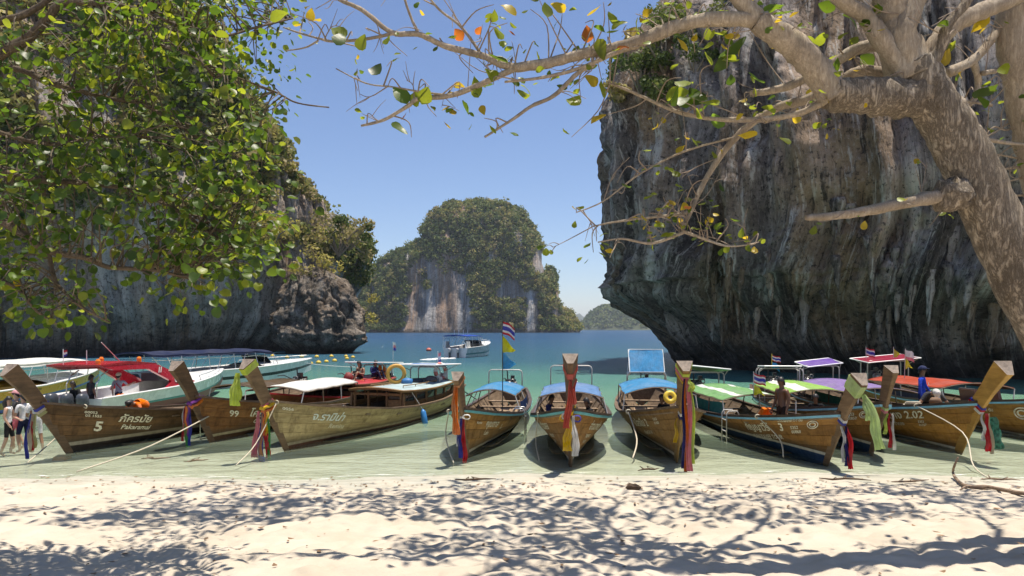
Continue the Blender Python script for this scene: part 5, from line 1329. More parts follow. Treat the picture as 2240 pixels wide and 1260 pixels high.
    def cap(name, mat, r, z0, z1, drop=0.0, fwd=0.0):
        m = MB(); rings = []
        for i in range(6):
            a = math.pi / 2 * i / 5; rr = r * math.cos(a) if i < 5 else .004
            rings.append([H(rr * math.cos(q) * .92, rr * math.sin(q) * 1.08 - .012 + fwd, z0 + (z1 - z0) * math.sin(a) - drop * max(0, -math.sin(q)) * (1 - i / 5)) for q in [2 * math.pi * k / 14 for k in range(14)]])
        m.loft(rings, 0, False); return m.build(name, mat, ob, True)
    if hat is not None:
        c = cap('cap', hat, .108, .045, .14, .03)
        if brim: 
            m = MB(); m.loft([[H(x, .09 + .0, .055) for x in (-.075, -.03, .03, .075)], [H(x * .8, .185 - abs(x) * .4, .042) for x in (-.075, -.03, .03, .075)]], 0, False, False); m.build('peak', hat, c)
        cap('hair', HAIR, .098, .0, .09, .08, -.01)
    elif hair:
        cap('hair', HAIR, .104, .02, .135, .11, -.012)
        if long_hair: one('hair', HAIR, ob, 'tube', [H(0, -.06, .05), H(0, -.11, -.05), H(0, -.10, -.2), H(0, -.09, -.3)], [.05, .075, .065, .03], 8, smooth=True)
    if vest is not None:
        c = Vector(P['chest']); bl = Vector(P['belly']); ax = (c - bl).normalized(); m = MB(); rings = []
        q = Vector((0, 0, 1)).rotation_difference(ax)
        for t, rx, ry in ((-.2, .17, .15), (0, .19, .165), (.6, .20, .17), (1.0, .19, .15), (1.25, .14, .11)):
            rings.append([bl.lerp(c, t) + q @ Vector((rx * math.cos(a), ry * math.sin(a), 0)) for a in [2 * math.pi * k / 12 for k in range(12)]])
        m.loft(rings, 0, False); m.build('life_vest', vest, ob, True)
    if motif:
        me2 = text_mesh(motif[0], .2, 0, .015); me2.materials.clear(); t = link_mesh('lettering', me2, ob, motif[1]); c = Vector(P['chest'])
        back = motif[2]; wd = max((v.co.x for v in me2.vertices), default=.1)
        t.scale = (motif[3],) * 3; wd *= motif[3]
        t.rotation_euler = (math.radians(90), 0, 0 if back else math.pi); t.location = (c.x - (wd / 2 if back else -wd / 2), c.y + (-.150 if back else .150), c.z - .04)
    if strap:
        c = Vector(P['chest']); m = MB(); m.loft([[(-.16 + .02 * k, c.y + y, c.z + .16 - .0 * k) for k in range(1)] + [(-.13, c.y + y, c.z + .17)] for y in (0,)] + [[(0, c.y - .145, c.z - .02), (.03, c.y - .145, c.z)]] + [[(.15, c.y - .06, c.z - .22), (.17, c.y - .05, c.z - .2)]], 0, False, False); m.build('strap', strap, ob)
    return ob
def cl(n, c): return cloth('shirt_' + n, c, .05, .12, 9)
GRP = 'people around the boats'
WAD = 'tourists wading ashore'
def on(px, py, z=-.22):
    p = GW(px, py); p.z = z; return p
person('long-haired person in white tank top and black shorts wading with a round white bag', on(18, 978), 20, CARRY, SKIN3, cl('white', (.74, .74, .74)), cl('black', (.02, .02, .022)), 'none', 'short', scale=.84, long_hair=True, group=WAD)
person('wading person in charcoal top and pink cap', on(36, 966), 200, CARRY, SKIN3, cl('charcoal', (.06, .06, .065)), cl('pink', (.65, .14, .18)), 'short', 'short', hat=cl('rose', (.62, .26, .28)), brim=True, scale=.88, group=WAD)
person('wading person in white T-shirt and navy shorts', on(52, 972), 170, CARRY, SKIN3, cl('white', (.74, .74, .74)), cl('navy', (.02, .025, .07)), 'short', 'short', scale=.86, group=WAD)
person('wading person in a long white shirt close to the dark prow', on(80, 970), 150, CARRY, SKIN1, cl('white', (.74, .74, .74)), cl('white', (.74, .74, .74)), 'short', 'short', scale=.84, group=WAD)
p = s1.w((.05, -.25, .15)); person('seated person in a black wetsuit on the stern of the red-arched speedboat', (p.x, p.y, .12), 250, SIT, SKIN2, cl('black', (.02, .02, .022)), cl('black', (.02, .02, .022)), 'long', 'long', scale=.9, group=GRP)
p = s1.w((.9, -.15, .1)); person('dark-clothed person standing under the red arch', (p.x, p.y, -.12), 60, STAND, SKIN2, cl('charcoal', (.06, .06, .065)), cl('black', (.02, .02, .022)), 'short', 'long', scale=.86, group=GRP)
p = s1.w((1.7, -.55, .1)); person('person in grey T-shirt, white cap and red strap on the red-arched speedboat', (p.x, p.y, -.14), 95, pose(elR=(.30, .12, 1.22), wrR=(.38, .34, 1.30), haR=(.40, .41, 1.32)), SKIN3, cl('grey', (.32, .34, .42)), cl('navy', (.02, .025, .07)), 'short', 'long', hat=cl('cream', (.66, .60, .50)), brim=True, scale=.88, strap=cl('crimson', (.42, .02, .05)), group=GRP)
p = bA.w((-2.0, .15, 0)); person('person in an orange life vest bending over in the dark boat', (p.x, p.y, -.06), 250, BEND, SKIN1, cl('orange', (.80, .16, .01)), cl('black', (.02, .02, .022)), 'short', 'short', scale=.9, vest=cl('orange', (.80, .16, .01)), group=GRP)
p = bB.w((-8.3, .2, 0)); person('person in orange shirt with number 9 seen from behind', (p.x, p.y, .12), 80, SIT, SKIN2, cl('amber', (.62, .27, .02)), cl('brown', (.08, .05, .03)), 'short', 'long', scale=.92, motif=('9', cl('black', (.02, .02, .022)), True, 1.3), group=GRP)
p = bD.w((-5.3, .15, 0)); person('bare-shouldered person with long hair hugging knees on the red roof', (p.x, p.y, .90), 240, FLOOR_SIT, SKIN1, None, cl('black', (.02, .02, .022)), 'none', 'short', scale=.86, long_hair=True, group=GRP)
p = bD.w((-6.0, .35, 0)); person('person in dark blue shirt sitting on the red roof', (p.x, p.y, .90), 330, FLOOR_SIT, SKIN2, cl('navyblue', (.03, .035, .13)), cl('navy', (.02, .025, .07)), 'long', 'long', scale=.86, group=GRP)
p = bC.w((-2.4, .25, 0)); person('crouching person in a pink top in the bow of the pale cabin boat', (p.x, p.y, .08), 200, shift(FLOOR_SIT, ['chest', 'neck', 'head', 'crown', 'shL', 'shR'], (0, .12, -.08)), SKIN1, cl('coral', (.75, .16, .18)), cl('black', (.02, .02, .022)), 'long', 'short', scale=.9, group=GRP)
p = bF.w((-3.9, -.62, 0)); person('person in navy shirt seated on the left bench under the blue canopy', (p.x, p.y, -.02), 350, SIT, SKIN2, cl('navyblue', (.03, .035, .13)), cl('brown', (.08, .05, .03)), 'short', 'long', scale=.9, group=GRP)
p = bF.w((-3.3, .50, 0)); person('person in black shirt seated on the right bench under the blue canopy', (p.x, p.y, -.04), 185, SIT, SKIN2, cl('black', (.02, .02, .022)), cl('charcoal', (.06, .06, .065)), 'short', 'long', scale=.9, group=GRP)
p = bG.w((-3.7, .15, 0)); person('person in black sitting in the boat with the tilted blue roof', (p.x, p.y, -.05), 215, SIT, SKIN2, cl('black', (.02, .02, .022)), cl('black', (.02, .02, .022)), 'short', 'long', scale=.9, group=GRP)
p = bH.w((-2.35, .10, 0)); person('bare-chested person in dark trousers standing in the green-canopied boat', (p.x, p.y, -.02), 200, LOOKDOWN, SKIN2, None, cl('darkbrown', (.045, .03, .025)), 'none', 'long', scale=.98, group=GRP)
p = bJ.w((-2.4, .45, 0)); person('person in bright blue long-sleeved shirt and cap standing in the yellow-prowed boat', (p.x, p.y, .12), 320, pose(elL=(-.33, .03, 1.18), wrL=(-.42, .14, .98), haL=(-.44, .18, .92), elR=(.27, .0, 1.14), wrR=(.28, .05, .88), haR=(.28, .06, .80)), SKIN2, cl('royal', (.015, .06, .50)), cl('darkblue', (.02, .03, .09)), 'long', 'long', hat=cl('darknavy', (.03, .04, .10)), brim=True, scale=1.0, motif=('KSC', M_WHITE, False, .35), group=GRP)
p = bJ.w((-1.8, .25, 0)); person('person in black T-shirt and white cap bending over in the yellow-prowed boat', (p.x, p.y, .10), 262, BEND, SKIN1, cl('charcoal', (.06, .06, .065)), cl('black', (.02, .02, .022)), 'short', 'long', hat=cl('offwhite', (.62, .60, .56)), brim=True, scale=.98, group=GRP)
p = bI.w((-2.9, -.3, 0)); person('person in black sitting at the edge of the lime-green canopy', (p.x, p.y, -.04), 240, SIT, SKIN2, cl('black', (.02, .02, .022)), cl('black', (.02, .02, .022)), 'short', 'short', scale=.9, group=GRP)

# ================================================================== GARLANDS, RIBBONS, FLAGS
def rc(n, c): return cloth('ribbon_' + n, c, .3, .12, 10)
R_OR = rc('orange', (.80, .20, .03)); R_PE = rc('peach', (.78, .36, .16)); R_RED = rc('red', (.55, .03, .04)); R_BLU = rc('blue', (.06, .07, .40)); R_WHI = rc('white', (.74, .72, .70)); R_YEL = rc('yellow', (.72, .46, .02)); R_LIM = rc('lime', (.55, .66, .10)); R_PGR = rc('pale_green', (.50, .66, .26)); R_PIN = rc('pink', (.75, .22, .26)); R_NAV = rc('navy', (.03, .03, .14)); R_GRN = rc('green', (.08, .34, .10)); R_CRE = rc('cream', (.60, .50, .36)); R_OLI = rc('olive_cream', (.42, .40, .18)); R_COR = rc('coral', (.60, .11, .08)); R_SKY = rc('sky', (.10, .45, .72)); R_PUR = rc('purple', (.22, .05, .30))
SAG = Vector((1, 0, 0))
def sash(b, label, bands=(), tails=(), loops=()):
    o = empty('prow_ribbon', b.w(b.prow_c(.52))); tag(o, label, 'ribbon', 'ribbons tied to the prows')
    inv = o.matrix_basis.inverted()
    made = []
    for u0, u1, mat in bands: made.append(b.band(u0, u1, mat, None, .014))
    for k, (u, lat, fwd, ln, wd, mat, drift) in enumerate(tails):
        rr = b.prow_ring(u); a = (rr[0] + rr[1]) / 2 + Vector((fwd, 0, 0)); a.y = lat; A = b.w(a)
        B = A + Vector((drift, -.03, -ln)); mid = A.lerp(B, .45) + Vector((drift * .15, -.03, 0))
        made.append(strip('tail', [A, mid, B], wd, mat, None, .03, 16, SAG, k + int(ln * 100), wd * 1.3))
    for u, lat, R, mat in loops:
        rr = b.prow_ring(u); a = (rr[0] + rr[1]) / 2; a.y = lat; sg = 1 if lat > 0 else -1; c0 = Vector((a.x, sg * .04, a.z)); lp = [c0 + Vector((.02, sg * x, z)) for x, z in ((0, 0), (.5 * R, .45 * R), (1.3 * R, .35 * R), (1.7 * R, -.25 * R), (1.3 * R, -.8 * R), (.5 * R, -.55 * R), (0, -.1 * R))]
        made.append(strip('loop', smooth_path([b.w(q) for q in lp], 4), .06, mat, None, .012, 20, Vector((0, 1, .2)), int(R * 100)))
    loc = Vector(o.location)
    for c in made:
        c.data.transform(Matrix.Translation(-loc)); c.parent = o
    return o
def garland(b, label, u0, u1, mat, mat2, hang=None, lat=0.0):
    """string of flower heads wound round the prow, its ends hanging"""
    o = empty('garland', b.w(b.prow_c((u0 + u1) / 2))); tag(o, label, 'garland', 'flower garlands on the prows')
    loc = Vector(o.location); rng = random.Random(int(u0 * 1000 + b.L * 10))
    for turn in range(2):
        u = u0 + (u1 - u0) * turn; rr = b.prow_ring(u, .035); pts = []
        for k in range(4):
            for j in range(5): pts.append(b.w(rr[k].lerp(rr[(k + 1) % 4], j / 5) + Vector((0, 0, .03 * math.sin(k * 2 + j)))))
        pts.append(pts[0]); m = MB(); m.tube([p - loc for p in pts], .035, 7, 0, True, lambda i, k: .75 + .5 * rng.random()); m.build('wreath', mat if turn == 0 else mat2, o)
    if hang:
        rr = b.prow_ring(u0); a = (rr[0] + rr[1]) / 2; a.y = lat; A = b.w(a) + Vector((0, -.05, 0))
        for k in range(2):
            m = MB(); q = A + Vector((.05 * k, 0, 0)); n = 14
            m.tube([q - loc + Vector((.02 * math.sin(i * .8), 0, -hang * i / n)) for i in range(n + 1)], [.036] * n + [.02], 7, 0, True, lambda i, kk: .7 + .55 * rng.random()); m.build('flower_string', mat if k == 0 else mat2, o)
    return o
sash(bA, 'cream, yellow and blue ribbons tied round the dark leftmost prow', [(.47, .50, R_OLI), (.50, .53, R_CRE), (.53, .56, R_BLU)], [(.50, -.12, .02, .85, .07, R_CRE, -.05), (.50, -.06, .02, .75, .06, R_OLI, .0), (.50, -.16, .03, 1.0, .05, R_BLU, -.10), (.50, -.10, .03, .8, .05, R_RED, .02)])
garland(bB, 'orange and purple garland on the prow of the boat numbered 99', .50, .54, R_OR, R_PUR, .75, -.12)
sash(bB, 'blue, red and white ribbons hanging below the orange garland', [], [(.50, -.02, .03, .95, .06, R_BLU, .02), (.50, -.16, .02, .85, .05, R_RED, -.03), (.50, -.10, .03, 1.0, .05, R_GRN, 0), (.50, -.19, .02, .6, .04, R_WHI, -.02)])
sash(bC, 'lime cloth tied on top of the prow of the pale cabin boat', [(.93, .995, R_LIM)], [(.95, -.20, -.02, .72, .15, R_LIM, -.06), (.95, -.15, .0, .60, .10, R_LIM, .02)])
garland(bC, 'yellow and orange garland on the prow of the pale cabin boat', .50, .54, R_OR, R_YEL, .55, .02)
sash(bC, 'pink, blue and red ribbons trailing from the prow of the pale cabin boat', [(.54, .57, R_PIN)], [(.50, -.14, .02, 1.05, .12, R_PIN, -.08), (.50, -.04, .03, 1.2, .09, R_BLU, -.02), (.50, .05, .03, 1.05, .08, R_RED, .05), (.50, .10, .02, 1.08, .05, R_GRN, .06), (.50, -.02, .04, 1.0, .06, R_PE, -.03)])
sash(bE, 'long peach-orange sash draped down the prow of the small golden boat', [(.91, .94, R_PE)], [(.92, -.03, .01, 1.0, .10, R_OR, .02), (.92, -.05, .02, .98, .08, R_PE, 0)])
sash(bE, 'blue and red ribbons with a white loop at the rim of the small golden boat', [(.50, .53, R_WHI)], [(.50, -.02, .03, .85, .08, R_BLU, .0), (.50, .04, .03, .95, .08, R_RED, .03), (.50, -.06, .02, .6, .05, R_WHI, -.01)], [(.53, .16, .09, R_WHI)])
sash(bF, 'coral red sash knotted round the prow of the bow-on boat', [(.86, .91, R_COR)], [(.87, .03, .01, .95, .10, R_COR, -.10), (.87, .10, .0, .5, .06, R_COR, -.04)])
sash(bF, 'yellow and white sash tied in a bow below the red one', [(.55, .58, R_YEL)], [(.55, -.04, .03, .70, .14, R_YEL, -.02), (.55, .06, .04, .80, .11, R_WHI, .04)], [(.54, -.18, .10, R_YEL), (.53, .20, .10, R_BLU), (.55, -.22, .08, R_WHI)])
sash(bG, 'pink, lime and navy ribbons falling from prow top to the water', [(.94, .97, R_LIM), (.90, .935, R_PIN), (.87, .895, R_YEL)], [(.92, .04, .03, 1.85, .10, R_PIN, .03), (.92, .10, .03, 1.7, .05, R_LIM, .05), (.92, -.03, .02, 1.8, .06, R_NAV, -.02), (.92, .0, .04, 1.9, .05, R_OR, .0), (.92, .08, .05, .25, .10, R_LIM, .02)])
sash(bG, 'tricolour ribbon wrapped round the rim of the boat with pink ribbons', [(.52, .55, R_WHI), (.49, .52, R_NAV)], [(.50, -.10, .02, .5, .06, R_YEL, -.04)])
sash(bH, 'pale green sash on the prow of the green-canopied boat', [(.84, .98, R_PGR)], [(.88, .10, .02, 1.05, .16, R_PGR, .28), (.88, .06, .02, .5, .10, R_PGR, .10)])
sash(bH, 'red, white and blue ribbons at the rim of the green-canopied boat', [(.49, .52, R_BLU), (.52, .55, R_WHI)], [(.48, .02, .03, .80, .07, R_NAV, .02), (.48, .07, .03, .85, .08, R_RED, .05), (.48, -.03, .02, .72, .05, R_WHI, .0)])
sash(bI, 'lime, red and white ribbons on the prow beside the pale green sash', [(.50, .53, R_PIN), (.53, .56, R_PGR)], [(.50, .0, .03, .45, .07, R_LIM, -.05), (.50, .05, .03, .75, .06, R_RED, .02), (.50, .10, .03, .80, .06, R_WHI, .05)])
sash(bJ, 'red and white ribbons wrapped round the bright yellow prow', [(.49, .52, R_WHI), (.52, .545, R_RED), (.545, .57, R_BLU)], [(.50, .06, .03, .85, .12, R_RED, .06), (.50, .0, .03, .60, .06, R_WHI, .02), (.50, .13, .03, .9, .06, R_CRE, .08)])
sash(bJ, 'dark green patterned cloth hanging behind the red ribbons', [], [(.45, .30, -.05, .72, .34, cloth('patterned_green', (.05, .17, .12), .2, .8, 14), .04)])

def flag(label, base, h, flags, pole=None, lean=(0, 0), r=.013):
    """pole with one or more cloths; flags = [(height of the top edge, width, height, [stripe materials], triangular)]"""
    o = empty('flag', base); tag(o, label, 'flag', 'flags on the boats')
    tip = Vector((lean[0], lean[1], h)); one('pole', pole or M_IRON, o, 'tube', [(0, 0, 0), tip], r, 6)
    for n, (zt, wd, hh, mats, tri) in enumerate(flags):
        m = MB(); nx, ny = 10, max(5, len(mats) * 2); V = []; ph = n * 1.7 + h
        for i in range(nx + 1):
            for j in range(ny + 1):
                u = i / nx; v = j / ny; k = (1 - u) if tri else 1.0
                z = zt - hh * (.5 * (1 - k) + v * k) - .38 * u * wd - .05 * math.sin(u * 5 + ph) * u
                V.append(tip * (zt / h) * 1.0 + Vector((u * wd * .86, .10 * wd * math.sin(u * 7 + v * 1.6 + ph), z - zt)))
        ms = []
        for i in range(nx):
            for j in range(ny):
                a = i * (ny + 1) + j; m.add([], []); m.f.append((a, a + 1, a + ny + 2, a + ny + 1)); m.m.append(min(len(mats) - 1, int(j / ny * len(mats))))
        m.v = [tuple(p) for p in V]; m.build('flag_cloth', mats, o, True)
    return o
THAI = [R_RED, R_WHI, R_BLU, R_BLU, R_WHI, R_RED]
F_YEL = rc('flag_yellow', (.62, .60, .03)); F_SKY = rc('flag_sky', (.03, .36, .68))
p = bE.w((-3.3, .38, .5)); p.z = .3
flag('tall black pole with a striped, a yellow and a sky-blue flag on the golden boat', p, 2.75, [(2.75, .38, .34, THAI, False), (2.36, .42, .48, [F_YEL], True), (1.95, .44, .52, [F_SKY], True)])
p = bH.w((-3.5, -.15, 1.1)); flag('striped flag over a yellow pennant at the front of the green canopy', p, .62, [(.60, .38, .26, THAI, False), (.30, .34, .30, [F_YEL], True)], M_PIPE)
p = bI.w((-7.4, -.30, 1.5)); flag('striped and sky-blue flags on the frame behind the lime canopy', p, .50, [(.48, .36, .20, THAI, False), (.22, .30, .20, [F_SKY], False)], plain('yellow_pole', (.7, .5, .05), .5))
p = bK.w((-9.9, -.55, 1.6)); flag('striped flag on the wine-red stern roof', p, .55, [(.53, .42, .32, THAI, False)], M_PIPE)
p = bK.w((-9.6, .35, 1.6)); flag('yellow pennant on the wine-red stern roof', p, .55, [(.53, .30, .42, [F_YEL], True)], M_PIPE)
p = bK.w((-7.2, -.4, 1.0)); flag('faded red-white flag over a pale yellow one on a crooked pole', p, 1.15, [(1.12, .36, .34, [R_WHI, R_WHI, R_PIN], False), (.82, .30, .40, [F_YEL], True)], M_PIPE, (.04, 0))
p = bC.w((-8.0, .2, 1.55)); flag('small limp striped flag on the soft blue stern roof', p, .52, [(.48, .12, .36, [R_PIN, R_WHI, R_BLU], False)], M_WHITE)
p = bD.w((-8.6, .0, .6)); flag('small limp striped flag behind the sky-blue roof', p, 1.7, [(1.68, .14, .34, [R_WHI, R_PIN, R_BLU], False)], M_WHITE)
p = s1.w((.5, .5, 1.7)); flag('tiny striped flag on the red arch', p, .5, [(.48, .14, .2, [R_RED, R_WHI, R_BLU], False)], M_WHITE)

# ================================================================== LOOSE GEAR
BUOY = plain('buoy_yellow', (.68, .46, .06), .45, 0, .12); 
for k, (px, py, r) in enumerate([(596, 776, .20), (628, 779, .20), (660, 778, .22), (693, 778, .22), (725, 777, .22), (757, 777, .20), (772, 779, .20), (759, 782, .2), (732, 787, .22), (714, 789, .2), (697, 791, .22), (679, 793, .22)]):
    p = GW(px, py + 4); m = MB(); m.sphere((0, 0, .06), r, 8, 12, 0, (1, 1, .85)); m.torus((0, 0, .06 + r * .8), r * .22, r * .07, (1, 0, 0), 8, 4)
    o = m.build('buoy', BUOY, None, True); o.location = p; far = py < 783
    ordn = ['leftmost', 'second', 'third', 'fourth', 'fifth', 'sixth', 'seventh', 'eighth']
    i_ = [0, 1, 2, 3, 4, 5, 7, 6, 3, 2, 1, 0][k]
    tag(o, ('leftmost' if i_ == 0 else ordn[i_] + ' from the left') + (' of the yellow floats in the far line below the squat rock' if far else ' of the four yellow floats in the near row'), 'buoy', 'yellow floats of the swimming line')
m = MB(); m.sphere((0, 0, .12), .34, 8, 12, 0, (1, 1, .9)); m.torus((0, 0, .44), .07, .02, (1, 0, 0), 8, 4); o = m.build('buoy', plain('buoy_red', (.55, .13, .09), .5), None, True); o.location = GW(938, 768); tag(o, 'single faded red buoy floating in the bay', 'buoy')

def ring(label, c, R, r, axis, m0, m1=None):
    o = empty('life_ring', c); tag(o, label, 'life ring')
    one('ring_body', m0, o, 'torus', (0, 0, 0), R, r, axis, 24, 10, smooth=True)
    if m1:
        for k in range(4): one('ring_band', m1, o, 'torus', (0, 0, 0), R, r * 1.05, axis, 5, 10, 0, k * math.pi / 2, k * math.pi / 2 + .5, smooth=True)
    return o
p = bC.w((-6.2, -.45, 1.05 + .33)); ring('amber life ring standing on the pale cabin roof', p, .27, .065, bC.M.to_3x3() @ Vector((.75, .6, 0)), plain('ring_amber', (.50, .26, .04), .5))
p = bC.w((-7.9, .35, 1.05 + .33)); ring('white life ring with faded red bands on the cabin roof end', p, .25, .07, bC.M.to_3x3() @ Vector((.3, .9, .1)), plain('ring_white', (.72, .70, .66), .5), plain('ring_redband', (.55, .18, .15), .6))
p = bG.w((-.35, -.10, 1.30)); ring('small yellow ring float tied at the bow beside the pink ribbons', p, .10, .055, (0, -1, .3), plain('ring_yellow', (.72, .52, .06), .4))
def bundle(name, label, cat, c, size, mat, seed=0, group=None):
    rng = random.Random(seed); m = MB(); nu, nv = 7, 10; rings = []
    for i in range(1, nu):
        a = math.pi * i / nu
        rings.append([Vector((math.sin(a) * math.cos(2 * math.pi * k / nv) * size[0], math.sin(a) * math.sin(2 * math.pi * k / nv) * size[1], -math.cos(a) * size[2])) * (.85 + .3 * rng.random()) for k in range(nv)])
    m.loft(rings); o = m.build(name, mat, None, True); o.location = c; tag(o, label, cat, group); return o
p = bC.w((-6.3, -.1, 1.12)); bundle('bag', 'round blue dry bag on the cabin roof by the amber ring', 'bag', p, (.2, .14, .13), plain('bag_blue', (.03, .16, .38), .5), 1)
p = bC.w((-6.8, .0, 1.1)); bundle('bag', 'dark bundle on the cabin roof next to the blue bag', 'bag', p, (.25, .2, .11), plain('bag_dark', (.03, .035, .045), .7), 2)
p = bC.w((-7.3, .25, 1.12)); bundle('bag', 'grey and brown bundle beside the white life ring', 'bag', p, (.22, .2, .14), plain('bag_grey', (.12, .10, .10), .7), 3)
p = bC.w((-8.3, .25, 1.15)); bundle('bag', 'pale pink bundle behind the white life ring', 'bag', p, (.18, .18, .16), plain('bag_pinkish', (.5, .36, .36), .7), 4)
p = bD.w((-4.2, .2, 1.08)); bundle('backpack', 'dark red backpack on the red cabin roof', 'backpack', p, (.16, .14, .22), plain('bag_red', (.22, .035, .03), .7), 5)
def vest(label, c, rz, mat, lean=0.0, s=1.0):
    o = empty('life_vest', c, rz); tag(o, label, 'life vest', 'orange life vests'); o.scale = (s, s, s); o.rotation_euler = (lean, 0, rz)
    for x in (-.10, .10):
        m = MB(); m.loft([[(x - .09, -.06, 0), (x + .09, -.06, 0), (x + .09, .06, 0), (x - .09, .06, 0)], [(x - .1, -.07, .25), (x + .085, -.07, .25), (x + .085, .07, .25), (x - .1, .07, .25)], [(x * .9 - .06, -.05, .5), (x * .9 + .05, -.05, .5), (x * .9 + .05, .05, .5), (x * .9 - .06, .05, .5)]])
        m.build('foam_panel', mat, o)
    for z in (.10, .25): one('strap', M_BLACK, o, 'box', (0, -.075, z), (.40, .012, .03))
    return o
V_OR = cloth('vest_orange', (.72, .17, .02), .1)
vest('bright orange life vest propped at the end of the red roof', bD.w((-6.9, .3, .90)), .3, V_OR)
vest('orange life vest hanging inside the green-canopied boat', bH.w((-3.6, .1, .25)), .5, V_OR, .35, 1.1)
vest('orange life vest slumped in the green-canopied boat', bH.w((-3.3, .35, .12)), -.4, V_OR, .7)
for k in range(3): vest(['left', 'middle', 'right'][k] + 'most orange vest in the boat behind the green canopy' if k != 1 else 'middle orange vest in the boat behind the green canopy', bI.w((-3.3 + .45 * k, .25, .18)), .3 * k, cloth('vest_rust', (.42, .10, .02), .1), .4, .9)
vest('orange life vest lying in the red-arched speedboat', s1.w((1.0, -.9, .5)), 1.2, V_OR, .9, .7)
def prism(name, label, cat, c, size, rz, mat, taper=.9, handle=None):
    o = empty(name, c, rz); tag(o, label, cat)
    one('body', mat, o, 'box', (0, 0, size[2] / 2), size, None, 0, taper)
    return o
o = prism('jerrycan', 'pale yellow jerrycan standing under the soft blue canopy', 'jerrycan', bF.w((-4.4, .15, .28)), (.22, .32, .36), .2, plain('can_cream', (.62, .54, .32), .5), .92)
one('handle', MATS['can_cream'], o, 'tube', [(0, -.1, .36), (0, -.1, .41), (0, .06, .41), (0, .06, .36)], .018, 6); one('cap', plain('can_cap', (.5, .1, .05), .5), o, 'tube', [(0, .11, .35), (0, .11, .39)], .03, 8)
o = empty('basket', bC.w((-3.5, .15, .35)), .4); tag(o, 'shallow pink plastic basket in the pale cabin boat', 'basket')
m = MB(); m.loft([[(-.16, -.24, 0), (.16, -.24, 0), (.16, .24, 0), (-.16, .24, 0)], [(-.22, -.32, .2), (.22, -.32, .2), (.22, .32, .2), (-.22, .32, .2)], [(-.20, -.30, .2), (.20, -.30, .2), (.20, .30, .2), (-.20, .30, .2)], [(-.14, -.22, .03), (.14, -.22, .03), (.14, .22, .03), (-.14, .22, .03)]]); m.build('tub', plain('basket_pink', (.62, .26, .24), .6), o)
# blue fender on its line
A = bC.w((-4.6, .9, 1.02)); F0 = GW(862, 895); F0 = bC.w((-5.0, 1.10, .42)); F1 = F0 + Vector((.10, -.05, -.52))
o = empty('fender', F0); tag(o, 'long blue fender hanging from the pale cabin boat', 'fender')
pp = [Vector((0, 0, 0)).lerp(F1 - F0, t) for t in (0, .06, .15, .5, .85, .95, 1)]; one('fender_body', plain('fender_blue', (.03, .20, .50), .4), o, 'tube', pp, [.02, .05, .085, .09, .085, .05, .015], 12, smooth=True)
rope('white line running from the cabin roof down to the blue fender', [A, F0], .012, M_WHITE, 0, False)
# black seat cushions and blue side cloth in the golden boat
for k in range(2):
    bundle('cushion', ['left', 'right'][k] + ' one of two black cushions in the golden boat', 'cushion', bE.w((-2.9, .18 + .42 * k, .52)), (.13, .22, .12), M_BLACK, 10 + k)
for k in range(2):
    o = prism('seat_back', ['nearer', 'farther'][k] + ' brown padded seat back in the boat at the right edge', 'seat', bK.w((-2.6 - .0 * k, -.15 - .62 * k, .72)), (.10, .58, .42), .15, plain('cushion_brown', (.17, .075, .05), .6), .95); o.rotation_euler[1] = -.25
    one('piping', M_BLACK, o, 'box', (0, 0, .43), (.06, .54, .02))
for k, (b, q, y) in enumerate(((bJ, -1.35, -.35),)):
    m = MB(); m.torus((0, 0, .03), .2, .03, (0, 0, 1), 18, 6); m.torus((.03, .02, .07), .17, .03, (.1, 0, 1), 18, 6); m.torus((0, -.02, .11), .14, .03, (0, .1, 1), 18, 6); o = m.build('rope_coil', M_ROPE, None, True); o.location = b.w((q, y, b.zs(1.35) - .05)); tag(o, 'coil of pale rope on the foredeck of the yellow-prowed boat', 'rope')
bundle('anchor_bundle', 'brown knotted bundle on the foredeck of the yellow-prowed boat', 'bundle', bJ.w((-.75, -.12, bJ.zs(.75) + .04)), (.16, .12, .10), plain('bundle_brown', (.16, .09, .05), .8), 20)
def ladder(label, b, q, side, w_, h, steps, mat, drop=.9):
    o = empty('ladder', b.w(b.pt(q, 1, side))); tag(o, label, 'ladder', 'boarding ladders'); loc = Vector(o.location); mk = []
    top = b.pt(q, 1, side, .10); z0 = top.z + .14
    for k in (-1, 1):
        x = top.x + k * w_ / 2; y = top.y
        m = MB(); m.tube([b.w((x, y - side * .28, z0 - .12)) - loc, b.w((x, y - side * .22, z0)) - loc, b.w((x, y, z0)) - loc, b.w((x, y + side * .05, z0 - .08)) - loc, b.w((x, y + side * .05, z0 - h)) - loc], .017, 6); m.build('rail', mat, o, True)
    for j in range(steps):
        z = z0 - h + .02 + (h - .25) * j / max(1, steps - 1)
        m = MB(); m.tube([b.w((top.x - w_ / 2, top.y + side * .05, z)) - loc, b.w((top.x + w_ / 2, top.y + side * .05, z)) - loc], .016, 6); m.build('rung', mat, o)
    return o
ladder('steel boarding ladder over the side of the dark leftmost boat', bA, 3.15, 1, .38, .92, 3, M_STEEL)
ladder('steel boarding ladder over the side of the green-canopied boat', bH, 3.05, -1, .34, .82, 3, M_PIPE)
ladder('steel ladder hanging between the golden boat and the bow-on boat', bE, 3.0, 1, .40, .95, 3, M_STEEL)
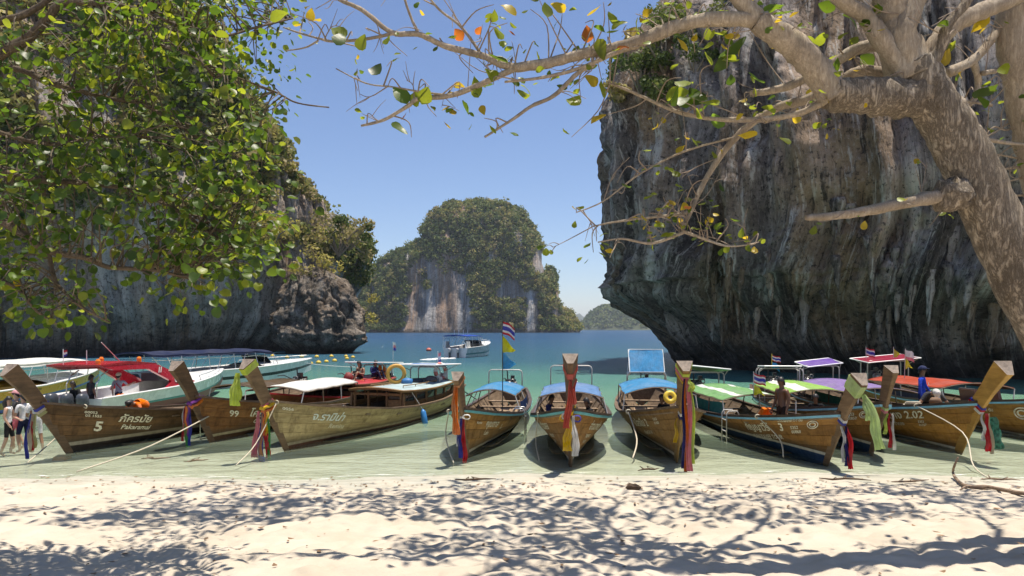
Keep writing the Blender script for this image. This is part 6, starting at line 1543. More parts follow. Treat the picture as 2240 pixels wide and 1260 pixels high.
# mooring lines
rope('thin rope from the dark leftmost bow down into the shallows', [bA.w(bA.pt(.55, 1, 1, .04)), GW(125, 955, .25), GW(60, 1012)], .014)
rope('long pale rope stretched from the second boat across to the sand', [bB.w((-.0, .1, .72)), GW(330, 975, .25), GW(168, 1032, .02)], .017, None, .03)
rope('white rope from the pale cabin boat to the sand in front', [bC.w(bC.pt(.12, 1, 1, .05)), GW(560, 970, .3), GW(516, 1018, .02)], .013, M_ROPE)
rope('thin rope hanging from the left gunwale of the golden boat', [bE.w(bE.pt(.8, 1, -1, .06)), GW(975, 955, .3), GW(992, 1012, .0)], .014)
rope('thin rope hanging from the left gunwale of the bow-on boat', [bF.w(bF.pt(1.3, 1, -1, .06)), GW(1172, 965, .25), GW(1180, 1008, .0)], .010)
rope('rope looped over the gunwale of the boat with the tilted blue roof', [bG.w(bG.pt(2.0, 1, -1, .05)), GW(1393, 960, .3), GW(1384, 1003, .0)], .018)
rope('knotted rope hanging over the name of the green-canopied boat', [bH.w(bH.pt(1.75, 1, -1, .06)), GW(1705, 960, .35), GW(1714, 1000, .02)], .016)
rope('thick pale rope running from the yellow-prowed boat to the beach', [bJ.w(bJ.pt(1.05, 1, -1, .04)), GW(2105, 945, .55), GW(2130, 1020, .04), GW(2185, 1056, .03)], .015, M_ROPE, .04)
rope('pale line stretched from the sky-blue-roofed boat to the white speedboat bow', [bD.w((-7.0, -.6, 1.3)), s2.w((9.9, 0, .9))], .014, M_WHITE, .05, False)
# submerged orange tub near the dark bow
o = prism('tub', 'faded orange tub lying in the shallows under the dark leftmost bow', 'tub', GW(135, 1006, -.20), (.30, .42, .10), .3, plain('tub_orange', (.55, .16, .06), .6), .8)

# ---- driftwood and litter on the sand
def gz(x, y): return float(ground_z(np.array([x]), np.array([y]))[0])
M_DRIFT = wood('driftwood_grey', (.16, .105, .07), (.34, .25, .18), .85, .2, 3)
def gp(px, py, h=0.0):
    """point h metres above the sand seen at this pixel"""
    d = CAM_H * FPX / (py - HOR)
    for _ in range(12):
        x = (px - 1120) / FPX * d; z = max(gz(x, d), -.05) + h; d = (CAM_H - z) * FPX / (py - HOR)
    return W(px, py, d)
path = smooth_path([gp(2096, 1000, .42), gp(2088, 1018, .26), gp(2085, 1035, .10), gp(2096, 1052, .05), gp(2118, 1064, .05), gp(2165, 1066, .04), gp(2230, 1078, .04), gp(2320, 1090, .03)])
o = empty('driftwood_branch', path[-1]); tag(o, 'bent grey driftwood branch on the sand at the right', 'driftwood'); lo = Vector(o.location); rg = random.Random(3)
m = MB(); n = len(path); m.tube([q - lo for q in path], [.016 + .016 * min(1, i / n * 1.6) for i in range(n)], 8, 0, True, lambda i, k: .85 + .3 * rg.random()); m.build('stem', M_DRIFT, o, True)
one('side_shoot', M_DRIFT, o, 'tube', [path[24] - lo, path[24] - lo + Vector((-.12, -.1, .02)), path[24] - lo + Vector((-.3, -.22, -.02))], [.03, .02, .008], 6)
STK = [(340, 1005, 60, 5, 'thin twig by the water under the second boat'), (1040, 1052, 90, 0, 'dark twigs and weed at the water edge below the golden boat'), (1420, 1030, 60, 30, 'dark curved twig in the shallows below the pink ribbons'), (1850, 1052, 110, -6, 'long dark stick at the water edge below the green-canopied boat'), (1990, 1054, 90, 4, 'pale stick with bark at the water edge below the second prow from the right'), (2190, 1052, 80, -10, 'forked twig at the water edge near the driftwood branch'), (430, 1010, 50, 20, 'pale bent twig at the drift line, left of centre'), (1385, 1069, 34, 2, 'rust brown husk on the sand right of centre')]
for px, py, ln, an, lab in STK:
    a = gp(px, py, .02); L_ = ln / FPX * a.y; d = Vector((math.cos(math.radians(an)), math.sin(math.radians(an)), 0)); rg = random.Random(px)
    o = empty('stick', a); tag(o, lab, 'stick', 'sticks along the water edge')
    pts = [d * L_ * (t - .5) + Vector((0, .05 * rg.uniform(-1, 1), .015 + .03 * rg.random())) for t in (0, .25, .5, .75, 1)]
    mt = plain('stick_dark', (.10, .06, .035), .85) if 'dark' in lab or 'rust' in lab else M_DRIFT
    one('stem', mt, o, 'tube', pts, [.008, .018, .02, .015, .006] if 'husk' not in lab else [.01, .06, .07, .06, .01], 6)
    for k in range(2): one('side_twig', mt, o, 'tube', [pts[1 + k], pts[1 + k] + Vector((.12 * rg.uniform(-1, 1), .1 * rg.uniform(-1, 1), .05)), pts[1 + k] + Vector((.2 * rg.uniform(-1, 1), -.15 * rg.random(), .02))], [.010, .008, .004], 5)
# fallen leaves scattered over the sand
rng = np.random.default_rng(21); N = 800
X = rng.uniform(-9, 9, N); Y = np.where(rng.random(N) < .45, 12.2 + rng.normal(size=N) * .5, rng.uniform(5.5, 12.5, N)); Z = np.maximum(ground_z(X, Y), -.01) + .014
A_ = rng.uniform(0, 6.28, N); S_ = rng.uniform(.010, .050, N); V = []
for k in range(N):
    c, s_ = math.cos(A_[k]), math.sin(A_[k]); l = S_[k]; h = l * .35 * rng.random()
    for u, v, zz in ((-1, 0, h), (-.2, -.5, 0), (.5, -.35, .3 * h), (1, 0, h), (.5, .35, .3 * h), (-.2, .5, 0)): V.append((X[k] + (u * c - v * s_) * l, Y[k] + (u * s_ + v * c) * l, Z[k] + zz))
me = np_mesh('leaf_litter', np.array(V), np.concatenate([np.stack([np.arange(N) * 6 + i for i in (0, 1, 2, 3)], -1), np.stack([np.arange(N) * 6 + i for i in (0, 3, 4, 5)], -1)]))
tag(link_mesh('leaf_litter', me, None, plain('dry_leaf', (.19, .11, .055), .8, 0, .5, 2)), 'dry brown leaf litter and bits of bark strewn over the sand', kind='stuff')

# ================================================================== TREES OVER THE BEACH
def bark_mat(name, c0, c1, crack, sc, bd, tilt=.46):
    """fissures running along the limb, lichen blotches"""
    t = NT(name); v = t.coord('World', (1, 1, .16), (0, tilt, 0)); p = t.coord('World')
    n = t.noise(v, 9 * sc, 7, .75, .15); n2 = t.noise(v, 22 * sc, 6, .75, .1); b = t.noise(p, 2.3, 5, .65); g = t.noise(p, 30 * sc, 4, .7)
    rid = t.math('ABSOLUTE', t.math('SUBTRACT', n, .5)); e = t.ramp(rid, [(0.0, 0.0), (.055, .7), (.12, 1.0)])
    c = t.mix(t.ramp(n2, [(.3, 0.0), (.7, 1.0)]), c0, c1); c = t.mix(t.ramp(b, [(.48, 0.0), (.68, .55)]), c, tuple(x * .5 for x in c0)); c = t.mix(t.ramp(b, [(.30, .5), (.42, 0.0)]), c, (.46, .43, .37))
    c = t.mix(t.math('MULTIPLY', t.math('SUBTRACT', 1.0, e), crack), c, (.055, .04, .028))
    h = t.math('ADD', t.math('MULTIPLY', e, crack), t.math('ADD', t.math('MULTIPLY', n2, .5), t.math('MULTIPLY', g, .3))); return t.done(t.pbr(c, .85, t.bump(h, .9, bd), 0, .2))
M_BARK = bark_mat('almond_bark', (.36, .28, .195), (.60, .51, .40), .6, 1.6, .035); M_LIMB = bark_mat('almond_limb', (.33, .255, .18), (.52, .44, .34), .3, 2.2, .010); M_TWIG = plain('twig_bark', (.26, .20, .15), .8, 0, .25, 20); M_DARKL = bark_mat('left_limb', (.10, .075, .05), (.22, .17, .12), .3, 2.2, .01)
def fol(name, dif, tra, tr=.5):
    t = NT(name); oi = t.n('ShaderNodeObjectInfo'); r = t.n('ShaderNodeNewGeometry'); rnd = t.math('FRACT', t.math('ADD', oi.outputs['Random'], t.math('MULTIPLY', r.outputs['Random Per Island'], 3.7)))
    uv = t.coord('World'); n = t.noise(uv, 26, 3, .6)
    f = t.math('ADD', .65, t.math('MULTIPLY', rnd, .7)); cm = t.n('ShaderNodeCombineXYZ')
    for k in range(3): t.l(f, cm.inputs[k])
    d = t.mix(1.0, dif, cm.outputs[0], 'MULTIPLY'); tt = t.mix(1.0, tra, cm.outputs[0], 'MULTIPLY')
    tt = t.mix(t.ramp(n, [(.55, 0.0), (.75, .45)]), tt, (.12, .10, .02))
    a = t.pbr(d, .42, t.bump(n, .2, .01), 0, .45); b = t.n('ShaderNodeBsdfTranslucent'); t.l(tt, b.inputs[0]); m = t.n('ShaderNodeMixShader'); m.inputs[0].default_value = tr; t.l(a, m.inputs[1]); t.l(b.outputs[0], m.inputs[2]); return t.done(m.outputs[0])
L_GRN = fol('leaf_green', (.055, .105, .016), (.17, .27, .018)); L_YGR = fol('leaf_yellow_green', (.11, .15, .018), (.38, .44, .03)); L_YEL = fol('leaf_yellow', (.30, .23, .02), (.70, .48, .03)); L_ORG = fol('leaf_orange', (.30, .09, .02), (.70, .20, .03)); L_DRK = fol('leaf_deep_green', (.035, .07, .014), (.09, .17, .012)); LMATS = [L_GRN, L_YGR, L_YEL, L_ORG, L_DRK]
def leaf_shape(kind, fold, curl):
    """unit-length leaf along +X, stalk at the origin; 12 quads"""
    us = [0, .08, .25, .5, .75, .92, 1.0]
    wd = [0.02, .30, .46, .48, .36, .16, 0.01] if kind == 'heart' else [0.02, .08, .20, .33, .37, .24, 0.02]
    V = []; 
    for u, w_ in zip(us, wd):
        zc = curl * (u - .5) ** 2 * 1.2 - curl * .25
        bx = -.07 * (1 if (kind == 'heart' and u == .08) else 0)
        V += [(u + bx, -w_, zc + fold * w_ * 1.1 + .03 * math.sin(u * 9)), (u, 0, zc), (u + bx, w_, zc + fold * w_ * 1.1 - .03 * math.sin(u * 8 + 1))]
    F = []
    for i in range(len(us) - 1):
        for k in range(2): F.append((i * 3 + k, i * 3 + k + 1, (i + 1) * 3 + k + 1, (i + 1) * 3 + k))
    return np.array(V, float), np.array(F)
SHAPES = {k: [leaf_shape(k, f, c) for f, c in ((.25, .3), (.1, -.35), (.45, .15))] for k in ('heart', 'almond')}
LEAF_ME = {}
def leaf_mesh(kind, s, mi):
    key = (kind, s, mi)
    if key not in LEAF_ME:
        V, F = SHAPES[kind][s]; me = np_mesh('leaf', V, F, True); me.materials.append(LMATS[mi]); LEAF_ME[key] = me
    return LEAF_ME[key]
class Tree:
    def __init__(s, name, label, base, kind):
        s.root = empty(name, base); s.base = Vector(base); tag(s.root, label, 'tree'); s.kind = kind; s.pts = []; s.leaves = []; s.rng = random.Random(len(label))
    def limb(s, P, r0, r1, mat, name='branch', n=8, sub=6, rough=.12, reg=True):
        """P: list of (px, py, d); radii in photo pixels"""
        pts = smooth_path([W(*p) for p in P], sub) if len(P[0]) == 3 and not isinstance(P[0], Vector) else smooth_path(P, sub)
        N = len(pts); rr = [(r0 + (r1 - r0) * i / (N - 1)) / FPX * p.y if r0 > 1 else (r0 + (r1 - r0) * i / (N - 1)) for i, p in enumerate(pts)]
        rg = random.Random(int(abs(pts[0].x * 1000)) + N); m = MB()
        m.tube([p - s.base for p in pts], rr, n, 0, True, (lambda i, k: 1 - rough + 2 * rough * rg.random()) if rough else None)
        o = m.build(name, mat, s.root, True)
        if reg: s.pts += pts[1:]
        return o, pts
    def nearest(s, c):
        return s.rng.choice(sorted(s.pts, key=lambda p: (p - c).length_squared + (2.0 if p.z > c.z + 2.5 else 0))[:9])
    def cluster(s, c, nl, size, tints, spread=.28, droop=.35, twig=True, twig_r=.007):
        c = Vector(c); rg = s.rng; a = s.nearest(c)
        if twig and (a - c).length < 1.0:
            mid = a.lerp(c, .5) + Vector((rg.uniform(-.1, .1), rg.uniform(-.1, .1), rg.uniform(.0, .16))); pts = smooth_path([a, mid, c], 4)
            s.twigs.append((pts, twig_r))
        for k in range(nl):
            t = rg.random(); p = c + Vector((rg.gauss(0, 1), rg.gauss(0, 1), rg.gauss(0, 1))) * spread * .6; p.z = c.z + (p.z - c.z) * .55
            out = (p - c); out = out.normalized() if out.length > 1e-3 else Vector((1, 0, 0))
            d = (out + Vector((rg.uniform(-.5, .5), rg.uniform(-.5, .5), -droop + rg.uniform(-.4, .4)))).normalized()
            up = Vector((rg.gauss(0, .55), rg.gauss(0, .55) - .25, 1)).normalized(); sd = up.cross(d); sd = sd.normalized() if sd.length > .05 else d.orthogonal().normalized(); up = d.cross(sd)
            L_ = size * rg.uniform(.55, 1.25)
            M = Matrix(((d.x, sd.x, up.x, p.x), (d.y, sd.y, up.y, p.y), (d.z, sd.z, up.z, p.z), (0, 0, 0, 1))) @ Matrix.Scale(L_, 4)
            s.leaves.append((M, rg.randrange(3), rg.choices(range(5), tints)[0], L_, p))
    twigs = None; twigm = M_TWIG
    def finish(s, maxn=300):
        # small twigs: the ones that show become parts, the rest one part
        def score(p, L_):
            if p.y < .5: return 0
            px = 1120 + p.x / p.y * FPX; py = HOR - (p.z - CAM_H) / p.y * FPX
            return L_ / p.y if (-20 < px < 2260 and -20 < py < 1280) else 0
        tw = sorted(s.twigs, key=lambda t: -score(t[0][-1], (t[0][-1] - t[0][0]).length)); rest = MB()
        for k, (pts, r) in enumerate(tw):
            n = len(pts); q = [p - s.base for p in pts]; rr = [r * (1.25 - .8 * i / (n - 1)) for i in range(n)]
            if k < 150 and score(pts[-1], 1) > 0: one('twig', s.twigm, s.root, 'tube', q, rr, 5)
            else: rest.tube(q, rr, 4)
        if rest.v: tag(rest.build('twigs', s.twigm, s.root), kind='stuff')
        lv = sorted(s.leaves, key=lambda t: -score(t[4], t[3])); T = Matrix.Translation(-s.base)
        for M, sh, mi, L_, p in lv[:maxn]:
            if score(p, L_) <= 0: continue
            o = bpy.data.objects.new('leaf', leaf_mesh(s.kind, sh, mi)); COL.objects.link(o); o.parent = s.root; o.matrix_basis = T @ M
        lv = lv[maxn:] + [t for t in lv[:maxn] if score(t[4], t[3]) <= 0]
        if lv:
            VV = []; FF = []; MI = []; b = 0
            for M, sh, mi, L_, p in lv:
                V, F = SHAPES[s.kind][sh]; A = np.array(T @ M); VV.append(V @ A[:3, :3].T + A[:3, 3]); FF.append(F + b); MI.append(np.full(len(F), mi)); b += len(V)
            me = np_mesh('foliage', np.concatenate(VV), np.concatenate(FF), True)
            for m in LMATS: me.materials.append(m)
            me.polygons.foreach_set('material_index', np.concatenate(MI).astype(np.int32)); o = link_mesh('foliage', me, s.root); o['kind'] = 'stuff'

# ---- the pale leaning tree on the right
D = 6.6
b0 = Vector((6.25, 6.7, gz(6.25, 6.7) - .1))
RT = Tree('almond_tree', 'big leaning sea almond tree with pale cracked bark and few yellowing leaves', b0, 'almond'); RT.twigs = []
trunk = [b0, W(2440, 1010, 6.65), W(2335, 810, 6.65), W(2248, 640, 6.6), W(2178, 490, 6.6), W(2122, 365, 6.6), W(2066, 262, 6.6), W(2020, 190, 6.6), W(1992, 140, 6.6)]
RT.limb(trunk, .27, .20, M_BARK, 'trunk', 18, 7, .07)
# burl and stub on the trunk
m = MB(); m.sphere(W(2085, 425, 6.45) - b0, .17, 9, 14, 0, (1.1, .9, .9)); rg = random.Random(5); m.v = [tuple(Vector(v) + Vector((rg.uniform(-1, 1), rg.uniform(-1, 1), rg.uniform(-1, 1))) * .03) for v in m.v]; m.build('burl', M_BARK, RT.root, True)
RT.limb([(2110, 420, 6.5), (2040, 432, 6.42), (1960, 448, 6.35), (1870, 466, 6.3), (1800, 474, 6.3), (1762, 476, 6.3)], 17, 6, M_LIMB)
RT.limb([(1995, 170, 6.6), (1966, 95, 6.6), (1955, 30, 6.6), (1940, -60, 6.5), (1900, -220, 6.4), (1780, -420, 6.6)], 46, 26, M_LIMB, 'branch', 12)
RT.limb([(2010, 215, 6.6), (1940, 214, 6.5), (1870, 210, 6.45), (1812, 206, 6.4)], 44, 34, M_BARK, 'branch', 14)
RT.limb([(1830, 212, 6.4), (1795, 165, 6.4), (1755, 118, 6.35), (1705, 78, 6.3), (1658, 46, 6.3)], 34, 25, M_LIMB, 'branch', 12)
RT.limb([(1660, 48, 6.3), (1625, 8, 6.3), (1585, -40, 6.25), (1530, -120, 6.2), (1400, -260, 6.4)], 22, 10, M_LIMB)
MAIN = [(1665, 45, 6.3), (1560, 42, 6.3), (1480, 58, 6.35), (1400, 90, 6.4), (1330, 110, 6.5), (1282, 116, 6.5), (1200, 138, 6.55), (1125, 148, 6.6)]
RT.limb(MAIN, 17, 10.5, M_LIMB)
RT.limb([(1125, 148, 6.6), (1090, 138, 6.6), (1055, 122, 6.65), (975, 101, 6.7), (916, 75, 6.7), (857, 71, 6.75), (794, 23, 6.8), (745, 0, 6.85), (700, -30, 6.9)], 9, 3.6, M_LIMB)
RT.limb([(1128, 149, 6.6), (1066, 178, 6.6), (986, 209, 6.65), (916, 216, 6.7), (892, 232, 6.7), (840, 262, 6.75), (790, 275, 6.8)], 7.5, 2.6, M_LIMB)
RT.limb([(860, 73, 6.75), (808, 84, 6.8), (735, 91, 6.85), (697, 84, 6.9), (655, 72, 6.95), (620, 60, 7.0)], 4, 1.6, M_LIMB)
RT.limb([(697, 88, 6.9), (668, 104, 6.9), (625, 111, 6.95)], 2.4, 1.3, M_LIMB)
RT.limb([(1395, 92, 6.4), (1316, 129, 6.45), (1257, 153, 6.5), (1177, 171, 6.5), (1104, 179, 6.55)], 6, 2.6, M_LIMB)
RT.limb([(1300, 140, 6.5), (1264, 160, 6.5), (1212, 209, 6.5), (1163, 232, 6.55), (1120, 262, 6.6), (1060, 300, 6.6)], 6, 2.5, M_LIMB)
RT.limb([(1055, 122, 6.65), (1010, 60, 6.7), (960, 20, 6.7), (920, -30, 6.7)], 3.4, 2.2, M_LIMB)
RT.limb([(916, 75, 6.7), (900, 40, 6.7), (886, 0, 6.7), (880, -40, 6.75)], 3.4, 2.2, M_LIMB)
RT.limb([(986, 209, 6.65), (915, 200, 6.65), (858, 190, 6.7), (800, 182, 6.7), (735, 150, 6.75)], 2.6, 1.2, M_LIMB)
RT.limb([(1975, 155, 6.55), (1924, 82, 6.5), (1895, 37, 6.5), (1841, 0, 6.45), (1780, -60, 6.4), (1700, -160, 6.6)], 22, 12, M_LIMB)
RT.limb([(2020, 160, 6.6), (2050, 95, 6.6), (2090, 50, 6.65), (2160, 20, 6.7), (2240, -15, 6.8), (2340, -90, 6.9)], 24, 15, M_LIMB)
RT.limb([(1930, 95, 6.7), (1870, 110, 6.8), (1820, 140, 6.9), (1720, 190, 7.0), (1640, 205, 7.1)], 15, 7, M_LIMB)
RT.limb([(1945, 165, 6.9), (1890, 155, 7.0), (1840, 175, 7.1), (1770, 215, 7.2), (1690, 240, 7.3), (1610, 300, 7.4), (1545, 390, 7.4), (1512, 462, 7.3), (1492, 505, 7.2)], 15, 3, M_LIMB)
RT.limb([(1492, 505, 7.2), (1540, 522, 7.15), (1590, 538, 7.1), (1652, 534, 7.1)], 4, 1.6, M_LIMB); RT.limb([(1495, 508, 7.2), (1426, 532, 7.2), (1360, 522, 7.2), (1308, 530, 7.2)], 4, 1.5, M_LIMB); RT.limb([(1510, 464, 7.3), (1468, 471, 7.25), (1400, 478, 7.2), (1342, 486, 7.2), (1298, 495, 7.2)], 4, 1.5, M_LIMB)
RT.limb([(1610, 300, 7.4), (1500, 330, 7.3), (1400, 380, 7.3), (1320, 440, 7.3), (1260, 465, 7.3)], 2.8, 1.2, M_LIMB)
RT.limb([(1840, 205, 6.4), (1740, 250, 6.6), (1620, 262, 6.8), (1500, 250, 7.0), (1380, 200, 7.1), (1330, 180, 7.1)], 8, 2, M_LIMB)
RT.limb([(2060, 290, 6.7), (2130, 300, 6.9), (2200, 312, 7.1), (2260, 318, 7.2)], 6, 3, M_LIMB); RT.limb([(2070, 160, 6.9), (2130, 130, 7.0), (2180, 70, 7.1), (2210, 10, 7.2)], 11, 8, M_LIMB); RT.limb([(2130, 135, 7.0), (2140, 185, 7.1), (2120, 230, 7.1), (2060, 245, 7.2)], 8, 4, M_LIMB); RT.limb([(2150, 160, 7.0), (2200, 150, 7.1), (2260, 135, 7.2)], 6, 4, M_LIMB)
RT.limb([Vector((6.75, 7.0, gz(6.75, 7.0) - .1)), W(2480, 950, 7.2), W(2350, 660, 7.3), W(2275, 400, 7.3), W(2240, 230, 7.2), W(2216, 110, 7.1), W(2212, 20, 7.1), W(2240, -90, 7.1)], .19, .12, M_LIMB, 'branch', 12)
RT.limb([(1990, 150, 6.55), (1975, 90, 6.5), (1985, 40, 6.5), (2010, -20, 6.5)], 30, 22, M_LIMB, 'branch', 10)
RT.limb([(2020, 170, 6.5), (2060, 100, 6.45), (2070, 60, 6.4), (2110, 10, 6.4), (2150, -40, 6.4)], 13, 9, M_BARK)
RT.limb([(2170, 230, 7.0), (2140, 225, 7.0), (2070, 222, 7.1), (2010, 240, 7.2)], 4, 2, M_LIMB)
rq = random.Random(12)
for k in range(8):
    y0 = rq.uniform(240, 470); x1 = rq.uniform(2050, 2150); sl = rq.uniform(-.5, .35)
    P = [(2255, y0 + sl * 60, 7.4), (2205, y0 + rq.uniform(-10, 10), 7.3), ((2205 + x1) / 2, y0 - sl * 25 + rq.uniform(-12, 12), 7.25), (x1, y0 - sl * 70 + rq.uniform(-16, 16), 7.2)]
    RT.limb(P, rq.uniform(2.0, 3.6), 1.0, M_LIMB)
# overhead limbs above the frame that shade the sand
def hi(x, y, extra): return Vector((x, y, CAM_H + .475 * max(y, 0) + extra))
RT.limb([W(1780, -420, 6.6), hi(1.8, 7.6, 1.2), hi(.6, 8.6, 1.0), hi(-.8, 9.4, 1.1), hi(-2.2, 10.2, 1.2)], .06, .02, M_LIMB)
RT.limb([W(1780, -420, 6.6), hi(2.6, 9.0, 1.4), hi(3.0, 10.5, 1.0), hi(2.6, 11.8, .9)], .05, .02, M_LIMB)
RT.limb([W(2340, -90, 6.9), hi(6.6, 8.0, 1.0), hi(7.4, 9.6, .9), hi(8.0, 11.2, .9)], .05, .02, M_LIMB)
RT.limb([W(1400, -260, 6.4), hi(.6, 5.6, 1.6), hi(-.6, 4.4, 2.0)], .08, .03, M_LIMB)
RT.limb([W(1780, -420, 6.6), hi(4.2, 8.4, 1.5), hi(5.0, 10.0, 1.1), hi(5.2, 11.6, .9)], .05, .02, M_LIMB)
rg = random.Random(77)
def px_cluster(T, L, nl, size, tints, d0, d1, **k):
    for px, py in L: T.cluster(W(px, py, rg.uniform(d0, d1)), nl, size, tints, **k)
A_T = (3, 6, 2.2, .15, .5)
px_cluster(RT, [(720, 70), (770, 78), (808, 68), (690, 20), (640, 30), (846, 145), (848, 190), (990, 60), (940, 190), (915, 195), (1000, 215), (1035, 160), (1080, 185), (1125, 205), (1065, 130), (1130, 190), (1275, 165), (1270, 210), (1325, 140), (1315, 170), (1290, 60), (1280, 50), (1370, 55), (1390, 30)], 1, .19, A_T, 6.3, 7.0, spread=.05, droop=.8)
px_cluster(RT, [(1080, 10), (1110, 50), (1075, 40), (1090, 65), (1160, 20), (1190, 10), (1320, 5), (1330, 25), (1400, 60), (1420, 40), (1440, 20), (1500, 20), (1460, 80), (1360, 70), (1180, 0), (1230, 30)], 2, .15, A_T, 6.2, 7.0, spread=.12, droop=.6)
px_cluster(RT, [(1520, 115), (1530, 100), (1490, 170), (1545, 180), (1560, 140), (1590, 150), (1475, 215), (1500, 225), (1535, 205), (1570, 225), (1650, 75), (1640, 70), (1610, 20), (1720, 30), (1735, 10), (1800, 45), (1750, 20), (1830, 120)], 2, .21, (3, 5.5, 2.5, .45, .5), 6.3, 7.0, spread=.15, droop=.5)
px_cluster(RT, [(2045, 215), (2100, 85), (2185, 190), (2205, 180), (2130, 205), (2200, 225), (1930, 175), (1870, 120), (1760, 70), (2110, 100)], 2, .20, (2, 5, 3, .3, .3), 6.4, 7.2, spread=.16)
px_cluster(RT, [(1505, 475), (1480, 490), (1500, 510), (1545, 505), (1560, 520), (1650, 532), (1640, 530), (1460, 470), (1440, 475), (1450, 510), (1600, 530), (1305, 528), (1298, 552), (1540, 470), (1420, 490)], 4, .085, (2.5, 6, 2, .06, 0), 7.0, 7.3, spread=.12)
px_cluster(RT, [(1600, 300), (1500, 300), (1400, 330), (1250, 300), (1100, 290), (1700, 300), (900, 300), (1330, 250), (1440, 280), (1560, 390), (1350, 400)], 1, .16, A_T, 6.6, 7.2, spread=.06)
for k in range(46):
    a = rg.choice([p for p in RT.pts if 3.3 < p.z and p.y < 8 and -3 < p.x < 3.2]); RT.cluster(a + Vector((rg.uniform(-.3, .3), rg.uniform(-.2, .2), rg.uniform(-.2, .35))), 3, .10, (2, 6, 2, .12, 0), spread=.12)
# bare twigs
cand = [p for p in RT.pts if p.z > 3.4 and p.y < 8]
for k in range(130):
    a = rg.choice(cand); d = Vector((rg.uniform(-1, .7), rg.uniform(-.4, .4), rg.uniform(-.55, .7))) * rg.uniform(.25, .75)
    mid = a + d * .5 + Vector((rg.uniform(-.06, .06), 0, rg.uniform(-.1, .1))); pts = smooth_path([a, mid, a + d], 4); RT.twigs.append((pts, .0055))
    for q in range(rg.randrange(1, 4)):
        b_ = pts[rg.randrange(2, len(pts))]; e = (d.normalized() + Vector((rg.uniform(-1, 1), rg.uniform(-.5, .5), rg.uniform(-1, 1))) * .8).normalized() * rg.uniform(.08, .28)
        RT.twigs.append((smooth_path([b_, b_ + e * .5 + Vector((0, 0, rg.uniform(-.03, .03))), b_ + e], 3), .004))
        if rg.random() < .35: RT.cluster(b_ + e, 2, .09, (2, 6, 2.5, .1, 0), spread=.06, twig=False)
# crown above the frame
for k in range(2700):
    x = rg.uniform(-5.5, 9.5); y = rg.uniform(5.0, 12.6)
    nzv = float(noise3(np.array([x * .75]), np.array([y * .95]), np.array([2.5]))[0])
    if (x < -1.2 and y < 8.8) or (1.4 < x < 7.2 and y < 8.3): continue
    if nzv < -.17 or (y > 11.4 and rg.random() < .6): continue
    RT.cluster(hi(x + 1.4, y + .4, rg.uniform(.75, 2.2)), 5, .17, (5, 3, 1, .2, 2), spread=.34, twig=rg.random() < .5, twig_r=.010)
RT.finish()

# ---- the leafy tree coming in from the left
b1 = Vector((-5.1, 6.2, gz(-5.1, 6.2) - .1))
LT = Tree('hibiscus_tree', 'leafy tree with round green leaves filling the left side', b1, 'heart'); LT.twigs = []; LT.twigm = plain('twig_dark', (.11, .085, .055), .85, 0, .25, 20)
LT.limb([b1, Vector((-5.35, 6.1, 2.2)), Vector((-5.6, 6.2, 3.6)), Vector((-5.8, 6.4, 5.2)), Vector((-5.7, 6.8, 7.2))], .20, .12, M_DARKL, 'trunk', 12, 6, .08)
LB = [([(-220, 240, 6.3), (-60, 170, 6.2), (0, 120, 6.1), (60, 84, 6.1), (105, 40, 6.1), (140, 6, 6.1), (240, 10, 6.2), (310, 20, 6.3), (362, 4, 6.4)], 14, 4), ([(-120, 90, 6.3), (0, 46, 6.2), (50, 34, 6.2), (105, 0, 6.2), (180, -60, 6.3)], 9, 5), ([(-160, 120, 6.8), (35, 150, 6.7), (95, 175, 6.7), (160, 195, 6.7), (240, 215, 6.8), (320, 232, 6.8), (430, 300, 6.9)], 8, 3), ([(-140, 250, 6.5), (0, 290, 6.4), (50, 305, 6.4), (110, 315, 6.4), (170, 308, 6.4), (230, 296, 6.5), (330, 300, 6.6)], 6, 2.5), ([(-160, 400, 6.4), (0, 480, 6.3), (60, 520, 6.2), (110, 550, 6.2), (190, 565, 6.3), (240, 585, 6.4), (330, 590, 6.5), (420, 610, 6.6)], 11, 3), ([(105, 548, 6.2), (120, 610, 6.2), (135, 632, 6.2), (175, 670, 6.2), (240, 705, 6.3)], 5, 2), ([(-100, 340, 6.9), (60, 390, 6.9), (180, 400, 7.0), (300, 420, 7.1), (420, 480, 7.1), (520, 560, 7.2)], 7, 2.5), ([(310, 20, 6.3), (400, 60, 6.5), (480, 80, 6.7), (560, 60, 7.0), (640, 40, 7.4)], 4, 2), ([(-100, 600, 6.6), (20, 620, 6.6), (80, 680, 6.6), (140, 720, 6.7)], 5, 2), ([(430, 130, 6.8), (520, 170, 7.0), (600, 200, 7.2), (650, 225, 7.3), (720, 235, 7.4)], 3, 1.5), ([(330, 90, 6.7), (430, 130, 6.8), (470, 170, 6.9)], 4, 3)]
for P, r0, r1 in LB: LT.limb(P, r0, r1, M_DARKL)
LT.limb([Vector((-5.8, 6.4, 5.0)), W(-220, 240, 6.3)], .08, .06, M_DARKL); LT.limb([Vector((-5.6, 6.2, 3.4)), W(-160, 400, 6.4)], .08, .05, M_DARKL); LT.limb([Vector((-5.4, 6.1, 2.6)), W(-100, 600, 6.6)], .05, .03, M_DARKL)
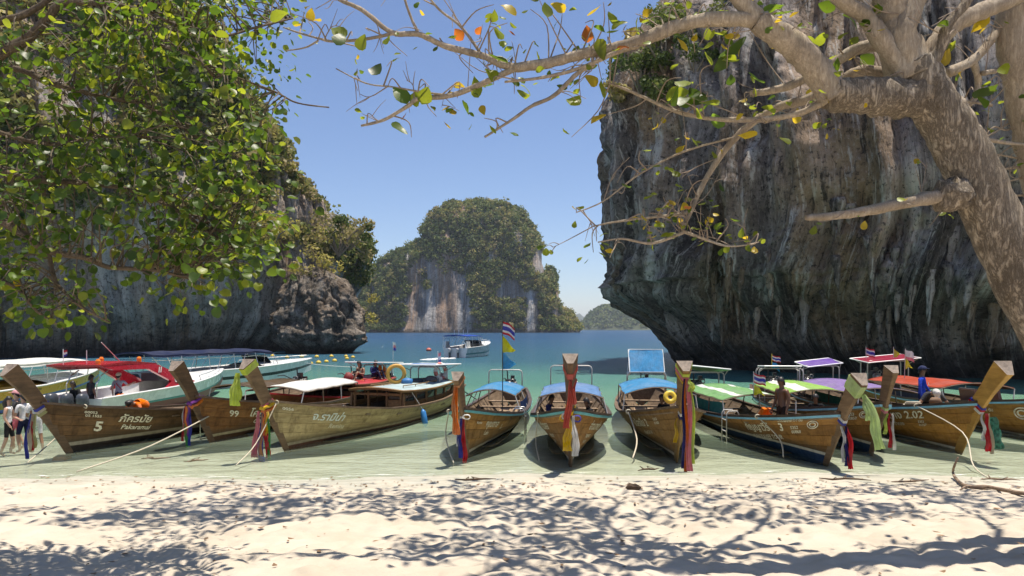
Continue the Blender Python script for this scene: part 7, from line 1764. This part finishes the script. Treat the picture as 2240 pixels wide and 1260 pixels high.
poly = [(-60, -60), (660, -60), (640, 60), (600, 110), (610, 200), (600, 260), (600, 330), (590, 470), (585, 560), (515, 610), (460, 640), (340, 650), (240, 690), (150, 705), (60, 690), (-60, 720)]
def inside(x, y):
    c = False; j = len(poly) - 1
    for i in range(len(poly)):
        (xi, yi), (xj, yj) = poly[i], poly[j]
        if (yi > y) != (yj > y) and x < (xj - xi) * (y - yi) / (yj - yi) + xi: c = not c
        j = i
    return c
n = 0
while n < 800:
    x = rg.uniform(-60, 660); y = rg.uniform(-60, 780)
    if not inside(x, y): continue
    v = float(noise3(np.array([x * .008]), np.array([y * .008]), np.array([5.5]))[0])
    keep = .66 + 2.0 * v
    if x > 520 and y < 240: keep = .45
    if y > 620: keep -= .25
    if rg.random() > keep: continue
    n += 1
    far = x > 500 and y < 240
    LT.cluster(W(x, y, rg.uniform(5.7, 7.6) if not far else rg.uniform(7.5, 9)), rg.randrange(4, 8) if not far else 6, .080 if not far else .070, (5, 3.8, .03, 0, 4.2), spread=.28, droop=.7)
for k in range(420):
    x = rg.uniform(-8.5, -1.5); y = rg.uniform(5.2, 12.0); v = float(noise3(np.array([x * .45]), np.array([y * .6]), np.array([8.5]))[0])
    if v < -.15 or (y > 10.8 and rg.random() < .7): continue
    if y < 8.6: continue
    LT.cluster(hi(x + 1.3, y + .4, rg.uniform(.6, 1.8)), 6, .14, (5, 3, .2, 0, 3), spread=.36, twig=rg.random() < .5, twig_r=.010)
LT.finish()

# ================================================================== SEA HAZE
def make_haze():
    m = MB(); m.box((0, 4000, 55.0), (13000, 9400, 140.0))
    mat = bpy.data.materials.new('haze_air'); mat.use_nodes = True; t = mat.node_tree
    for n in list(t.nodes): t.nodes.remove(n)
    out = t.nodes.new('ShaderNodeOutputMaterial'); v = t.nodes.new('ShaderNodeVolumePrincipled')
    v.inputs['Color'].default_value = (0.80, 0.88, 1.0, 1); v.inputs['Density'].default_value = 0.00015; v.inputs['Anisotropy'].default_value = 0.2
    t.links.new(v.outputs[0], out.inputs['Volume'])
    o = m.build('haze', mat); tag(o, 'thin pale sea haze that fades the far islands', kind='stuff')
make_haze()
